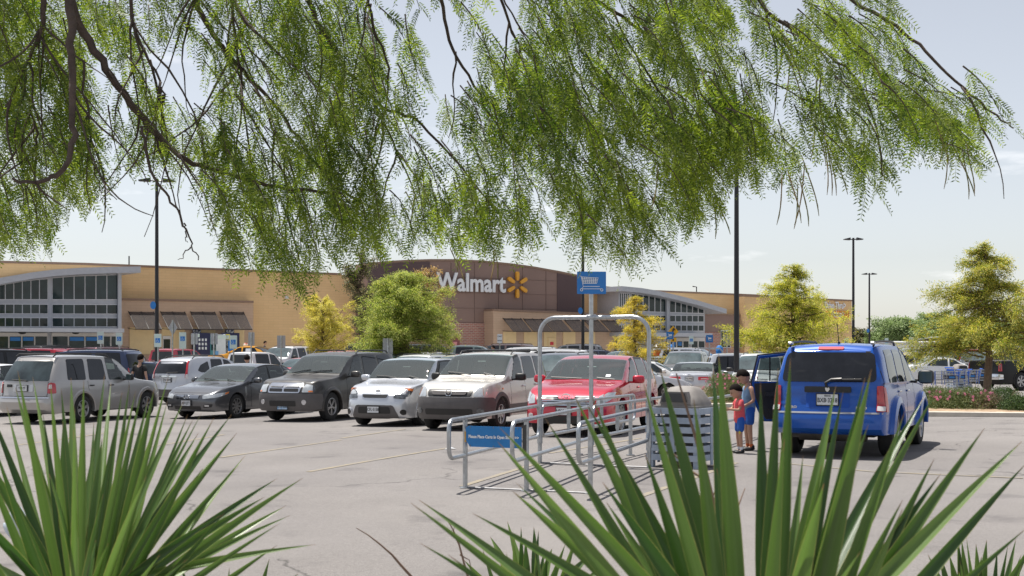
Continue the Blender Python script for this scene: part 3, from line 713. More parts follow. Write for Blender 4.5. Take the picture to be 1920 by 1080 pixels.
    def patch(s, name, poly, view, m, off=.006, thick=.014, grid=.09, par=None, smooth=True):
        if view in ('side+', 'side-'):
            sg = 1 if view == 'side+' else -1; f = lambda a, b: ((s.x0-a, sg*4, b), (0, -sg, 0))
        elif view == 'front': f = lambda a, b: ((s.x0+3, a, b), (-1, 0, 0))
        elif view == 'rear': f = lambda a, b: ((-s.x0-3, a, b), (1, 0, 0))
        elif view == 'top': f = lambda a, b: ((s.x0-a, b, 5), (0, 0, -1))
        elif view == 'fl': f = lambda a, b: ((s.x0+3, a+3*.8, b), (-.78, -.62, 0))
        bm = bmesh.new(); bm.faces.new([bm.verts.new((a, b, 0)) for (a, b) in poly])
        for ax in (0, 1):
            lo = min(p[ax] for p in poly); hi = max(p[ax] for p in poly); k = math.ceil((hi-lo)/grid)
            for i in range(1, k):
                v = lo+(hi-lo)*i/k; n = [0,0,0]; n[ax] = 1; c = [0,0,0]; c[ax] = v
                bmesh.ops.bisect_plane(bm, geom=bm.verts[:]+bm.edges[:]+bm.faces[:], plane_co=c, plane_no=n, dist=1e-5)
        bmesh.ops.triangulate(bm, faces=[fc for fc in bm.faces if len(fc.verts) > 4])
        nv = {}
        for v in bm.verts:
            o, d = f(v.co.x, v.co.y); h, n = s.cast(o, d); nv[v] = n; v.co = h+n*off
        if m in (G_clear, G_tint): s.cuts.append((poly, view)); thick = 0
        edges = [e for e in bm.edges if e.is_boundary] if thick else []; dup = {}
        for e in edges:
            for v in e.verts:
                if v not in dup: dup[v] = bm.verts.new(v.co-nv[v]*(off+thick))
        for e in edges:
            a, b = e.verts
            try: bm.faces.new((a, b, dup[b], dup[a]))
            except ValueError: pass
        bmesh.ops.recalc_face_normals(bm, faces=bm.faces)
        # outward check
        me = bpy.data.meshes.new(name); fc0 = [f_ for f_ in bm.faces if all(v in nv for v in f_.verts)]
        if fc0 and fc0[0].normal.dot(nv[fc0[0].verts[0]]) < 0: bmesh.ops.reverse_faces(bm, faces=bm.faces)
        bm.to_mesh(me); bm.free()
        me.polygons.foreach_set('use_smooth', [smooth]*len(me.polygons)); sharp(me, 45); me.materials.append(m)
        o = link(bpy.data.objects.new(name, me)); o.parent = par or s.root; return o
    def win(s, qb0, qb1, qt0, qt1, m, name='window', zl=.03, top=.86, both=True, rnd=.05, sides=('side+','side-')):
        zlo = lambda q: s.zs(q)+zl; zhi = lambda q: s.zs(q)+s.hg(q)*top
        bot = [(q, zlo(q)) for q in np.linspace(qb0, qb1, 4)]; tp = [(q, zhi(q)) for q in np.linspace(qt1, qt0, 5)]
        poly = roundp(bot+tp, rnd)
        for v in sides: s.patch(name, poly, v, m)
    def windscreen(s, m=None, q0=None, q1=None, name='windscreen', k=.03):
        q0 = s.p['cowl']+.05 if q0 is None else q0; q1 = s.p['roof']-.04 if q1 is None else q1
        qs = np.linspace(q0, q1, 9); a = [(q, s.we(q)-k) for q in qs]; poly = a+[(q, -y) for (q, y) in a[::-1]]
        if m is not G_clear and m is not G_tint: s.patch(name+'_seal', [(q+(.03 if q > (q0+q1)/2 else -.03), y+(.018 if y > 0 else -.018)) for q, y in poly], 'top', M_gap, .004)
        return s.patch(name, poly, 'top', m or G_screen, .012, .014)
    def seam(s, q, z0, z1, q2=None):
        q2 = q if q2 is None else q2
        for v in ('side+', 'side-'): s.patch('door_gap', [(q-.005,z0),(q+.005,z0),(q2+.005,z1),(q2-.005,z1)], v, M_gap, .003, .004, .2)
    def handle(s, q, z, m=None):
        for sg in (1, -1):
            y = s.yside(q, z); mb = MB(); mb.box((s.x0-q, sg*(y+.018), z), (.17,.03,.035), bev=.01); mb.build('door_handle', m or s.pm, s.root)
    def mirror(s, q, z, m, w=.23, h=.15, sides=(1,-1), out=.16):
        for sg in sides:
            y = s.w(q); mb = MB(); mb.sell((0,0,0), (.08,w*.5,h*.5), .55, 16, 8, Matrix.Translation((s.x0-q-.0, sg*(y+out-.03), z)) @ Matrix.Rotation(sg*.15, 4, 'Z')); mb.box((s.x0-q+.0, sg*(y+.0), z-h*.35), (.06,.12,.04))
            o = mb.build('wing_mirror', m, s.root); g = MB(); g.box((s.x0-q-.079, sg*(y+out-.03), z), (.006,w*.80,h*.78), rz=sg*.15); g.build('mirror_glass', G_screen, o)
    def maxy(s, q, z):
        zs = s.zs(q)
        if z <= zs: return s.yside(q, z)-.012
        wi = s.w(q)-s.p.get('inset', .055); return wi-(wi-s.we(q))*min(1, (z-zs)/s.hg(q)/.9)-.012
    def lamps(s, poly, view, m, name, off=.01):
        if view == 'front': poly = [(min(a, s.maxy(.10, b)), b) for a, b in poly]
        elif view == 'rear': poly = [(min(a, s.maxy(s.L-.07, b)), b) for a, b in poly]
        else: poly = [(max(.07+abs(pchip(s.p['nose'], b)), min(s.L-.05-max(0, pchip(s.p['tail'], b)), a)), b) for a, b in poly]
        for sg in (1, -1):
            if view.startswith('side'): s.patch(name, poly, 'side+' if sg > 0 else 'side-', m, off+.004, .02, .035)
            else:
                p = [(sg*a, b) for a, b in poly]; s.patch(name, p if sg > 0 else p[::-1], view, m, off+.003, .02, .035)
    def plate(s, y, z, txt, end='front', w=.31, h=.155, m=None, state=None, frame=True):
        o_, d_ = (((s.x0+3, y, z), (-1,0,0)) if end == 'front' else ((-s.x0-3, y, z), (1,0,0)))
        hh, n = s.cast(o_, d_); sg = 1 if end == 'front' else -1; x = hh.x+sg*.03
        mb = MB(); mb.box((x, y, z), (.012, w, h)); pl = mb.build('licence_plate', m or M_plate, s.root)
        if frame:
            f = MB()
            for (a, b, c, d) in ((0,h/2,w+.02,.012),(0,-h/2,w+.02,.012)): f.box((x, y+a, z+b), (.02, c, d))
            for a in (-w/2, w/2): f.box((x, y+a, z), (.02, .012, h))
            f.build('plate_frame', M_black, pl)
        if txt:
            M_ = Matrix.Translation((x+sg*.008, y, z-(.012 if state else 0))) @ Matrix.Rotation(R(90)*sg, 4, 'Z') @ Matrix.Rotation(R(90), 4, 'X')
            text(txt, .098, M_ink, 'plate_lettering', pl, M_, .001, .0015, sx=.78)
            if state:
                M_ = Matrix.Translation((x+sg*.008, y, z+.058)) @ Matrix.Rotation(R(90)*sg, 4, 'Z') @ Matrix.Rotation(R(90), 4, 'X'); text(state, .035, M_ink, 'plate_lettering', pl, M_, .001, .001)
        return pl
    def flare(s, m, wid=.07, out=.035, name='wheel_arch_trim'):
        for q in s.wq:
            for sg in (1, -1):
                Ra = s.r*1.19; vs = []; fs = []; n = 18; a0 = -.30; k = 5
                for i in range(n+1):
                    a = a0+(math.pi-2*a0)*i/n
                    for j, (dr, dy) in enumerate(((-.012,-.05),(-.012,out*.7),(.008,out),(wid*.7,out*.75),(wid,-.02))):
                        rr = Ra+dr; qq = q-rr*math.cos(a); z = s.r*.98+rr*math.sin(a); y = s.yside(max(.02,min(s.L-.02,qq)), z)+dy
                        z = max(z, s.sill-.02); vs.append((s.x0-qq, sg*y, z))
                for i in range(n):
                    for j in range(k-1): fs.append((i*k+j,(i+1)*k+j,(i+1)*k+j+1,i*k+j+1))
                mb = MB(); mb.add(vs, fs, True); mb.build(name, m, s.root)
    def rails(s, q0, q1, m=None, y=None, h=.05, cross=False, par=None):
        for sg in (1, -1):
            yy = (y or (s.we((q0+q1)/2)-.10))*sg; z = lambda q: s.zt(q)
            pts = [(s.x0-q0, yy, z(q0)-.01), (s.x0-q0-.12, yy, z(q0+.12)+h)]+[(s.x0-q, yy, z(q)+h) for q in np.linspace(q0+.3, q1-.3, 4)]+[(s.x0-q1+.12, yy, z(q1-.12)+h), (s.x0-q1, yy, z(q1)-.01)]
            mb = MB(); mb.tube(pts, .018, 6); mb.build('roof_rail', m or M_black, s.root)
        if cross:
            for q in cross:
                yy = y or (s.we(q)-.1); mb = MB(); mb.tube([(s.x0-q,-yy,s.zt(q)+h),(s.x0-q,yy,s.zt(q)+h)], .02, 6); mb.build('roof_crossbar', M_black, s.root)
    def wiper(s, pts, m=None):
        mb = MB(); P_ = []
        for (q, y) in pts:
            h, n = s.cast((s.x0-q, y, 5), (0,0,-1)); P_.append(h+n*.035)
        mb.tube(P_, .012, 5); mb.build('wiper', M_black, s.root)
def roundp(poly, r, k=3):
    out = []; n = len(poly)
    for i in range(n):
        p, a, b = Vector(poly[i]), Vector(poly[i-1]), Vector(poly[(i+1)%n]); u = a-p; v = b-p
        if u.length < 1e-6 or v.length < 1e-6: continue
        if u.normalized().dot(v.normalized()) < -.93: out.append(tuple(p)); continue
        d = min(r, u.length*.45, v.length*.45); u = u.normalized()*d; v = v.normalized()*d
        for j in range(k+1): t = j/k; q = (p+u)*(1-t)**2+p*2*t*(1-t)+(p+v)*t*t; out.append((q.x, q.y))
    return out
def rect(a0, a1, b0, b1, r=.02): return roundp([(a0,b0),(a1,b0),(a1,b1),(a0,b1)], r)
def place_at(x, Y, name, label, cat='car', ang=None, toward=False, group='cars parked in the lot', dz=0):
    X = (x-CX)/F*Y; return empty(name, (X, Y, G(X, Y)+dz), R(90-ang), label, cat, group)
UA = 21.7                                              # parking direction, degrees from straight ahead to the right
# ---------------------------------------------------------------- near cars, each with its own shape and face
def std_windows(c, spec, m=None, screen=None):
    for a in spec: c.win(*a[:4], a[4] if len(a) > 4 else (m or G_side))
def P(base, **k):
    d = dict(TYPES[base]); d.update(k); return d
P_blue = mat('paint_blue', (.004,.075,.37), .26, .15, var=.04, vscale=1.5, coat=.45)
P_silver = paint('silver', (.52,.53,.56), metal=.55, rough=.3)
P_pewter = paint('pewter', (.40,.385,.37), metal=.5, rough=.32)
P_gun = paint('gunmetal', (.115,.118,.128), metal=.6, rough=.28)
P_dusty = mat('paint_dusty_black', (.020,.019,.020), .40, .2, col2=(.085,.078,.072), vscale=2.2, coat=.4)
P_soul = paint('bright_silver', (.60,.62,.66), metal=.5, rough=.27)
P_cham = paint('champagne', (.60,.575,.53), metal=.3, rough=.35)
P_red = paint('red', (.52,.014,.040), metal=.35, rough=.25)
P_wht = paint('white', (.78,.79,.80), metal=0, rough=.3)
M_badge = M_chrome
def ringbadge(c, y, z, rx, rz, end='front', kind='bar'):
    o_, d_ = (((c.x0+3, y, z), (-1,0,0)) if end == 'front' else ((-c.x0-3, y, z), (1,0,0)))
    h, n = c.cast(o_, d_); sg = 1 if end == 'front' else -1; x = h.x+sg*.03; mb = MB()
    pts = [(x, y+rx*math.cos(a), z+rz*math.sin(a)) for a in np.linspace(0, 2*math.pi, 19)]; mb.tube(pts, .011, 5)
    if kind == 'bar': mb.box((x, y, z), (.02, rx*2.2, rz*.34))
    if kind == 'ovals':
        mb.tube([(x+sg*.004, y+rx*.3*math.cos(a), z+rz*.9*math.sin(a)) for a in np.linspace(0, 2*math.pi, 13)], .009, 4)
        mb.tube([(x+sg*.004, y+rx*.75*math.cos(a), z+rz*.42+rz*.4*math.sin(a)) for a in np.linspace(0, 2*math.pi, 13)], .009, 4)
    if kind == 'wing': mb.tube([(x,y-rx*.8,z+rz*.45),(x,y-rx*.3,z+rz*.3),(x,y,z-rz*.2),(x,y+rx*.3,z+rz*.3),(x,y+rx*.8,z+rz*.45)], .011, 4)
    if kind == 'fill': mb.box((x-sg*.004, y, z), (.014, rx*1.5, rz*1.3), bev=.004)
    mb.build('badge', M_chrome, c.root)
def slats(c, y0, y1, zs_, m=None, th=.018, par=None):
    for z in zs_: c.patch('grille_bar', [(y0,z-th/2),(y1,z-th/2),(y1,z+th/2),(y0,z+th/2)], 'front', m or M_chrome, .022, .02, .12, par)

# ---- grey saloon
def build_sedan_grey():
    root = place_at(452, 36.6, 'parked_saloon', 'dark grey metallic saloon with slatted chrome grille, third from the left in the front row', 'car', UA+180+1)
    p = P('sedan', W=1.84); c = Car(root, p, P_gun); c.add_wheels(M_rimd, 9, .68)
    c.windscreen(G_clear); c.win(1.62,2.55,2.22,2.55,G_tint); c.win(2.63,3.45,2.63,3.30,G_tint); c.win(3.50,3.78,3.36,3.42,G_tint)
    c.windscreen(G_tint, 3.47, 4.12, 'rear_window')
    c.patch('grille', roundp([(-.40,.66),(.40,.66),(.34,.55),(-.34,.55)][::-1], .02), 'front', M_black, .006); slats(c, -.36, .36, (.575,.605,.635)); ringbadge(c, 0, .605, .075, .065)
    c.patch('lower_grille', rect(-.42,.42,.27,.36), 'front', M_black)
    c.lamps(roundp([(.48,.55),(.74,.58),(.83,.66),(.60,.68),(.46,.64)], .02), 'front', M_lamp, 'headlight')
    c.lamps(roundp([(.05,.57),(.30,.62),(.55,.68),(.62,.74),(.22,.695),(.05,.67)], .02), 'side', M_lamp, 'headlight_corner'); c.lamps(roundp([(.42,.66),(.56,.69),(.60,.735),(.46,.71)], .01), 'side', M_amber, 'indicator', .014)
    c.lamps(roundp([(.50,.32),(.72,.34),(.74,.42),(.52,.40)], .02), 'front', M_black, 'fog_lamp_recess'); c.lamps(rect(.54,.66,.355,.395,.01), 'front', M_clear, 'fog_lamp', .016)
    c.plate(0, .44, 'AJN·JZT'); c.mirror(1.72, 1.02, P_gun); c.seam(1.62,.3,.93); c.seam(2.59,.3,.95); c.seam(3.5,.5,.98); c.handle(2.45,.86); c.handle(3.38,.88)
    c.patch('hood_gap', [(-.55,.705),(.55,.705),(.55,.713),(-.55,.713)], 'front', M_gap, .003, .004)
    c.wiper([(1.30,.05),(1.40,-.25),(1.46,-.55)]); c.wiper([(1.30,.6),(1.42,.25)])
    c.finish()
build_sedan_grey()
# ---- dusty black SUV with crossed chrome grille
def build_dusty():
    root = place_at(626, 34.9, 'parked_suv', 'dusty black SUV with a crosshair chrome grille, fourth from the left in the front row', 'SUV', UA+180+1)
    p = P('suv', L=4.92, W=1.86, wb=2.93, fo=.86, r=.375, top=[(0,.92),(.08,1.0),(.4,1.07),(1.15,1.14),(1.32,1.18),(1.62,1.40),(2.05,1.67),(2.45,1.76),(3.4,1.78),(4.5,1.75),(4.8,1.71),(4.92,1.62)],
          belt=[(0,.84),(.08,.93),(.5,1.0),(1.2,1.08),(3,1.12),(4.92,1.16)], cowl=1.34, roof=2.12, tumble=.19)
    c = Car(root, p, P_dusty); c.add_wheels(M_rim, 5, .60, 'twin'); c.flare(P_dusty, .10, .045)
    c.windscreen(G_clear); c.win(1.72,2.50,2.14,2.50,G_tint); c.win(2.62,3.42,2.62,3.34,G_dark); c.win(3.54,4.35,3.46,4.2,G_dark)
    c.patch('front_bumper', roundp([(-.88,.72),(-.90,.36),(-.72,.30),(.72,.30),(.90,.36),(.88,.72)], .03), 'front', M_trim, .035, .04)
    c.patch('grille_surround', roundp([(-.46,.74),(.46,.74),(.50,.99),(-.50,.99)], .05), 'front', M_chrome, .02, .03)
    for a in ((-.42,-.03),(.03,.42)):
        for b in ((.775,.845),(.88,.95)): c.patch('grille_opening', rect(a[0],a[1],b[0],b[1],.02), 'front', M_black, .030, .02)
    c.lamps(roundp([(.52,.76),(.80,.76),(.84,.93),(.55,.96)], .03), 'front', M_lamp, 'headlight', .014)
    c.lamps(rect(.68,.80,.765,.80,.01), 'front', M_amber, 'indicator', .02); c.lamps(roundp([(.02,.78),(.16,.80),(.20,.92),(.02,.93)], .02), 'side', M_lampd, 'headlight_corner')
    c.patch('lower_grille', rect(-.38,.38,.42,.55,.03), 'front', M_black, .042, .02)
    c.lamps([(.60+.06*math.cos(a), .52+.06*math.sin(a)) for a in np.linspace(0, 6.283, 13)[:-1]], 'front', M_clear, 'fog_lamp', .045)
    pl = c.plate(0, .40, 'RXX·3088', m=mat('licence_plate_blue_sky', (.10,.33,.60), .5, col2=(.65,.68,.72), vscale=9)); 
    c.mirror(1.80, 1.20, P_dusty, .25, .17); c.seam(1.62,.35,1.08); c.seam(2.56,.35,1.10); c.seam(3.5,.6,1.12); c.handle(2.42,.98); c.handle(3.36,1.0)
    c.wiper([(1.35,-.1),(1.42,.2),(1.47,.55)]); c.wiper([(1.35,-.6),(1.43,-.3),(1.46,-.1)]); c.rails(2.5, 4.3)
    c.patch('hood_gap', [(-.52,1.0),(.52,1.0),(.52,1.008),(-.52,1.008)], 'front', M_gap, .003, .004)
    c.finish()
build_dusty()
# ---- boxy silver hatch
def build_boxy():
    root = place_at(776, 31.9, 'parked_hatchback', 'boxy bright silver hatchback with big round fog lamp recesses and floating white roof', 'car', UA+180)
    p = P('hatch', L=4.1, W=1.79, wb=2.55, fo=.84, r=.33, tumble=.17, inset=.05, top=[(0,.78),(.1,.87),(.4,.96),(.95,1.04),(1.10,1.08),(1.45,1.36),(1.75,1.55),(2.1,1.60),(3.2,1.585),(3.9,1.555),(4.03,1.53),(4.1,1.46)],
          belt=[(0,.72),(.1,.80),(.5,.92),(1.1,1.0),(2.4,1.05),(4.1,1.12)], nose=[(.2,.1),(.3,.02),(.5,0),(.7,.04),(.9,.2)], tail=[(.25,.05),(.4,0),(.6,0),(1,.05),(1.5,.12)], cowl=1.12, roof=1.82)
    c = Car(root, p, P_soul); c.add_wheels(M_rim, 5, .66); c.windscreen(G_clear)
    c.win(1.36,4.0,1.86,3.9,M_black,'pillar_trim',0.0,.93); 
    for a in ((1.62,2.45,1.95,2.45),(2.55,3.3,2.55,3.24),(3.4,3.86,3.34,3.7)):
        zl = .03; c_ = c.win
        zlo = lambda q: c.zs(q)+.03; zhi = lambda q: c.zs(q)+c.hg(q)*.84
        poly = roundp([(q, zlo(q)) for q in np.linspace(a[0],a[1],4)]+[(q, zhi(q)) for q in np.linspace(a[3],a[2],4)], .04)
        for v in ('side+','side-'): c.patch('window', poly, v, G_side, .014)
    c.patch('grille', roundp([(-.33,.68),(.33,.68),(.36,.77),(-.36,.77)], .03), 'front', M_chrome, .008); c.patch('grille_opening', roundp([(-.30,.69),(.30,.69),(.33,.757),(-.33,.757)], .03), 'front', M_black, .016)
    ringbadge(c, 0, .845, .06, .03, kind='fill')
    c.patch('lower_grille', roundp([(-.60,.20),(.60,.20),(.58,.30),(.48,.52),(-.48,.52),(-.58,.30)], .05), 'front', M_trim, .02, .03); c.patch('intake_mesh', roundp([(-.42,.33),(.42,.33),(.40,.48),(-.40,.48)], .04), 'front', M_black, .03, .02)
    for (rr, m_, of, nm) in ((.095, P_soul, .02, 'fog_lamp_ring'), (.065, M_black, .03, 'fog_lamp')): c.lamps([(.70+rr*.9*math.cos(a), .36+rr*math.sin(a)) for a in np.linspace(0, 6.283, 17)[:-1]], 'front', m_, nm, of)
    c.lamps(roundp([(.46,.68),(.76,.66),(.82,.76),(.78,.88),(.62,.86),(.50,.78)], .04), 'front', M_lampd, 'headlight', .012)
    c.lamps(roundp([(.52,.76),(.72,.76),(.72,.86),(.62,.84)], .03), 'front', M_lamp, 'headlight_bulb', .02); c.lamps(roundp([(.76,.78),(.82,.76),(.80,.88),(.70,.89),(.72,.87)], .01), 'front', M_amber, 'indicator', .022)
    c.lamps(roundp([(.03,.70),(.20,.72),(.36,.86),(.10,.88)], .03), 'side', M_lampd, 'headlight_corner', .012); c.lamps(roundp([(.22,.86),(.32,.83),(.37,.89),(.25,.90)], .01), 'side', M_amber, 'indicator', .018)
    c.plate(0, .415, 'CFL·5158'); c.mirror(1.45, 1.13, P_soul); c.seam(1.42,.3,1.0); c.seam(2.5,.3,1.04); c.seam(3.38,.5,1.06); c.handle(2.35,.94); c.handle(3.2,.95)
    c.wiper([(1.12,.0),(1.19,-.3),(1.22,-.6)]); c.wiper([(1.12,.6),(1.2,.3)]); c.flare(P_soul, .05, .012)
    c.finish()
build_boxy()
# ---- champagne SUV with grey cladding
def build_champ():
    root = place_at(913, 30.0, 'parked_suv', 'champagne SUV with dark grey lower cladding and plain grey front bumper', 'SUV', UA+180-1)
    p = P('suv', L=4.4, W=1.83, wb=2.62, fo=.86, r=.355, top=[(0,.90),(.08,.98),(.4,1.05),(1.05,1.12),(1.2,1.16),(1.5,1.38),(1.9,1.64),(2.3,1.71),(3.2,1.73),(4.1,1.70),(4.3,1.67),(4.4,1.6)], tumble=.21)
    c = Car(root, p, P_cham); c.add_wheels(M_rim, 5, .62); c.flare(M_trim, .10, .03); c.windscreen(G_clear); c.win(1.58,2.36,1.98,2.36,G_tint); c.win(2.46,3.22,2.46,3.14,G_dark); c.win(3.32,4.12,3.24,3.9,G_dark)
    c.patch('front_bumper', roundp([(-.87,.74),(-.90,.40),(-.74,.28),(.74,.28),(.90,.40),(.87,.74)], .03), 'front', M_trim, .03, .04); c.patch('lower_grille', rect(-.55,.55,.38,.50,.03), 'front', M_black, .038)
    c.patch('grille', roundp([(-.50,.76),(.50,.76),(.54,.93),(-.54,.93)], .03), 'front', M_black, .014); c.patch('grille_bar', roundp([(-.38,.80),(.38,.80),(.42,.87),(-.42,.87)], .02), 'front', M_trim, .026); ringbadge(c, 0, .845, .075, .065, kind='wing')
    c.lamps(roundp([(.55,.76),(.84,.76),(.86,.92),(.74,.97),(.60,.95)], .04), 'front', M_lamp, 'headlight', .014); c.lamps(roundp([(.78,.78),(.86,.78),(.86,.92),(.80,.95)], .01), 'front', M_amber, 'indicator', .026)
    c.lamps([(.70+.06*math.cos(a), .46+.06*math.sin(a)) for a in np.linspace(0, 6.283, 13)[:-1]], 'front', M_lampd, 'fog_lamp', .04)
    for v in ('side+', 'side-'): c.patch('lower_cladding', [(c.wq[0]+.44,.28),(c.wq[1]-.44,.28),(c.wq[1]-.44,.56),(c.wq[0]+.44,.56)], v, M_trim, .018, .02); c.patch('rear_cladding', [(c.wq[1]+.44,.36),(c.L-.1,.36),(c.L-.1,.70),(c.wq[1]+.44,.70)], v, M_trim, .018, .02)
    c.lamps(rect(.92,1.0,.90,.94,.01), 'side', M_amber, 'side_marker'); c.mirror(1.66, 1.17, M_black, .25, .17); c.seam(1.45,.3,1.05); c.seam(2.41,.3,1.08); c.seam(3.27,.5,1.1); c.handle(2.28,.95,M_chrome); c.handle(3.12,.97,M_chrome)
    c.rails(2.1, 4.0, cross=(2.5,3.6)); c.wiper([(1.22,.0),(1.30,-.3),(1.34,-.6)]); c.wiper([(1.22,.6),(1.3,.3)])
    c.patch('hood_gap', [(-.5,.95),(.5,.95),(.5,.958),(-.5,.958)], 'front', M_gap, .003, .004)
    c.finish()
build_champ()
# ---- red crossover
def build_red():
    root = place_at(1118, 27.7, 'parked_car', 'red crossover with wide chrome slatted grille parked behind the cart corral', 'car', UA+180-3)
    p = P('hatch', L=4.80, W=1.90, wb=2.78, fo=.98, r=.365, top=[(0,.76),(.1,.86),(.5,.98),(1.05,1.06),(1.25,1.10),(1.7,1.33),(2.15,1.54),(2.7,1.62),(3.4,1.60),(4.1,1.48),(4.55,1.26),(4.8,1.1)],
          belt=[(0,.68),(.1,.78),(.6,.93),(1.2,1.0),(2.5,1.06),(4.8,1.08)], nose=[(.2,.1),(.32,.02),(.5,0),(.75,.05),(.92,.22)], cowl=1.27, roof=2.2, rw=None)
    c = Car(root, p, P_red); c.add_wheels(M_rim, 10, .70); c.windscreen(G_clear); c.win(1.66,2.62,2.28,2.62,G_tint); c.win(2.72,3.55,2.72,3.44,G_tint); c.win(3.62,4.15,3.52,3.86,G_tint); c.windscreen(G_dark, 3.95, 4.5, 'rear_window')
    c.patch('grille', roundp([(-.60,.70),(-.52,.62),(.52,.62),(.60,.70),(.62,.80),(.30,.83),(.10,.76),(-.10,.76),(-.30,.83),(-.62,.80)], .03), 'front', M_black, .008)
    for z in (.64,.68,.72): c.patch('grille_bar', [(-.55,z),(.55,z),(.55,z+.02),(-.55,z+.02)], 'front', M_chrome, .02, .02, .12)
    for sg in (1,-1):
        for z in (.76,.795): c.patch('grille_bar', [(sg*.16,z),(sg*.58,z),(sg*.58,z+.018),(sg*.2,z+.018)][::sg], 'front', M_chrome, .02, .02, .12)
    ringbadge(c, 0, .80, .10, .07, kind='ovals')
    c.patch('lower_grille', roundp([(-.50,.28),(.50,.28),(.44,.44),(-.44,.44)], .04), 'front', M_black); c.lamps([(.72+.055*math.cos(a), .43+.055*math.sin(a)) for a in np.linspace(0, 6.283, 13)[:-1]], 'front', M_clear, 'fog_lamp', .012)
    c.lamps(roundp([(.62,.68),(.84,.66),(.88,.78),(.80,.87),(.66,.82)], .03), 'front', M_lamp, 'headlight', .012); c.lamps(roundp([(.06,.68),(.34,.78),(.60,.90),(.30,.89),(.08,.84)], .03), 'side', M_lamp, 'headlight_corner', .010)
    c.plate(.0, .53, 'HRX·659'); c.mirror(1.78, 1.13, P_red, .26, .17); c.seam(1.7,.3,1.0); c.seam(2.67,.3,1.05); c.seam(3.6,.55,1.06); c.handle(2.5,.95); c.handle(3.45,.97)
    for v in ('side+','side-'): c.patch('fuel_flap', [(3.95+.07*math.cos(a), .93+.07*math.sin(a)) for a in np.linspace(0, 6.283, 13)[:-1]], v, P_red, .004)
    c.patch('windscreen_sticker', [(1.42,.46),(1.42,.56),(1.50,.56),(1.50,.46)], 'top', M_white, .016, .004)
    c.wiper([(1.26,.0),(1.33,-.4),(1.36,-.7)]); c.wiper([(1.26,.7),(1.33,.3)])
    c.finish()
build_red()
# ---- pewter SUV seen from behind at left
def build_pewter():
    root = place_at(160, 34.3, 'parked_suv', 'pewter silver SUV seen from behind, nearest car at the far left', 'SUV', UA-2)
    p = P('suv', L=4.65, W=1.79, wb=2.70, fo=.80, r=.36, top=[(0,.86),(.08,.95),(.4,1.0),(1.1,1.07),(1.25,1.11),(1.55,1.34),(1.98,1.64),(2.4,1.71),(3.4,1.73),(4.3,1.71),(4.5,1.69),(4.65,1.62)],
          tail=[(.3,.05),(.42,-.10),(.66,-.10),(.70,.0),(1.0,.02),(1.15,.06),(1.7,.42)], belt=[(0,.80),(.08,.88),(.5,.95),(1.2,1.02),(3,1.06),(4.65,1.08)])
    c = Car(root, p, P_pewter); c.add_wheels(M_rim, 6, .62); c.flare(P_pewter, .09, .03); c.windscreen(G_clear); c.win(1.66,2.42,2.08,2.42,G_tint); c.win(2.54,3.22,2.54,3.14,G_dark,); c.win(3.36,4.05,3.30,3.96,G_dark)
    c.patch('rear_window', roundp([(-.70,1.09),(.70,1.09),(.60,1.58),(-.60,1.58)], .05), 'rear', G_side, .01); 
    c.lamps(roundp([(.69,.78),(.86,.78),(.86,1.05),(.76,1.06),(.69,1.02)], .03), 'rear', M_tail, 'tail_lamp', .014); c.lamps(roundp([(c.L-.16,.78),(c.L-.02,.78),(c.L-.02,1.0),(c.L-.10,1.05),(c.L-.16,1.02)], .03), 'side', M_tail, 'tail_lamp_side', .012)
    c.lamps(rect(.71,.79,.90,1.0,.01), 'rear', M_clear, 'reversing_lamp', .022)
    c.patch('plate_surround', rect(-.30,.30,.82,1.0,.02), 'rear', P_silver, .012); c.plate(0, .91, 'Y08·YF', 'rear'); c.patch('tailgate_handle', rect(.36,.52,.93,1.0,.015), 'rear', M_black, .02) 
    c.patch('bumper_strip', [(-.75,.655),(.75,.655),(.75,.685),(-.75,.685)], 'rear', M_chrome, .012); c.patch('tailgate_gap', [(-.72,.70),(.72,.70),(.72,.712),(-.72,.712)], 'rear', M_gap, .004, .004)
    for sg in (1,-1): c.patch('tailgate_gap', [(sg*.68,.70),(sg*.69,.70),(sg*.69,1.07),(sg*.68,1.07)], 'rear', M_gap, .004, .004)
    c.mirror(1.78, 1.14, M_black, .2, .18); c.seam(1.6,.35,1.03); c.seam(2.48,.35,1.05); c.seam(3.30,.55,1.07); c.handle(2.36,.94,M_black); c.handle(3.16,.95,M_black)
    c.rails(2.1, 4.3, M_black, cross=(4.2,))
    mb = MB(); h,n = c.cast((-5,.0,1.12),(1,0,0)); mb.tube([(h.x-.03,-.1,1.08),(h.x-.04,-.12,1.10),(h.x-.03,.35,1.12)], .013, 5); mb.build('wiper', M_black, c.root)
    mb = MB(); mb.tube([(-c.x0+.05,-.35,.36),(-c.x0-.06,-.35,.34)], .035, 10); mb.build('exhaust_pipe', M_rimd, c.root)
    for q in (c.wq[1]+.42, c.wq[0]+.42):
        for sg in (1,-1):
            mb = MB(); mb.box((c.x0-q, sg*(c.hw-.13), .34), (.02,.24,.30)); mb.build('mudflap', M_black, c.root)
    c.finish()
build_pewter()
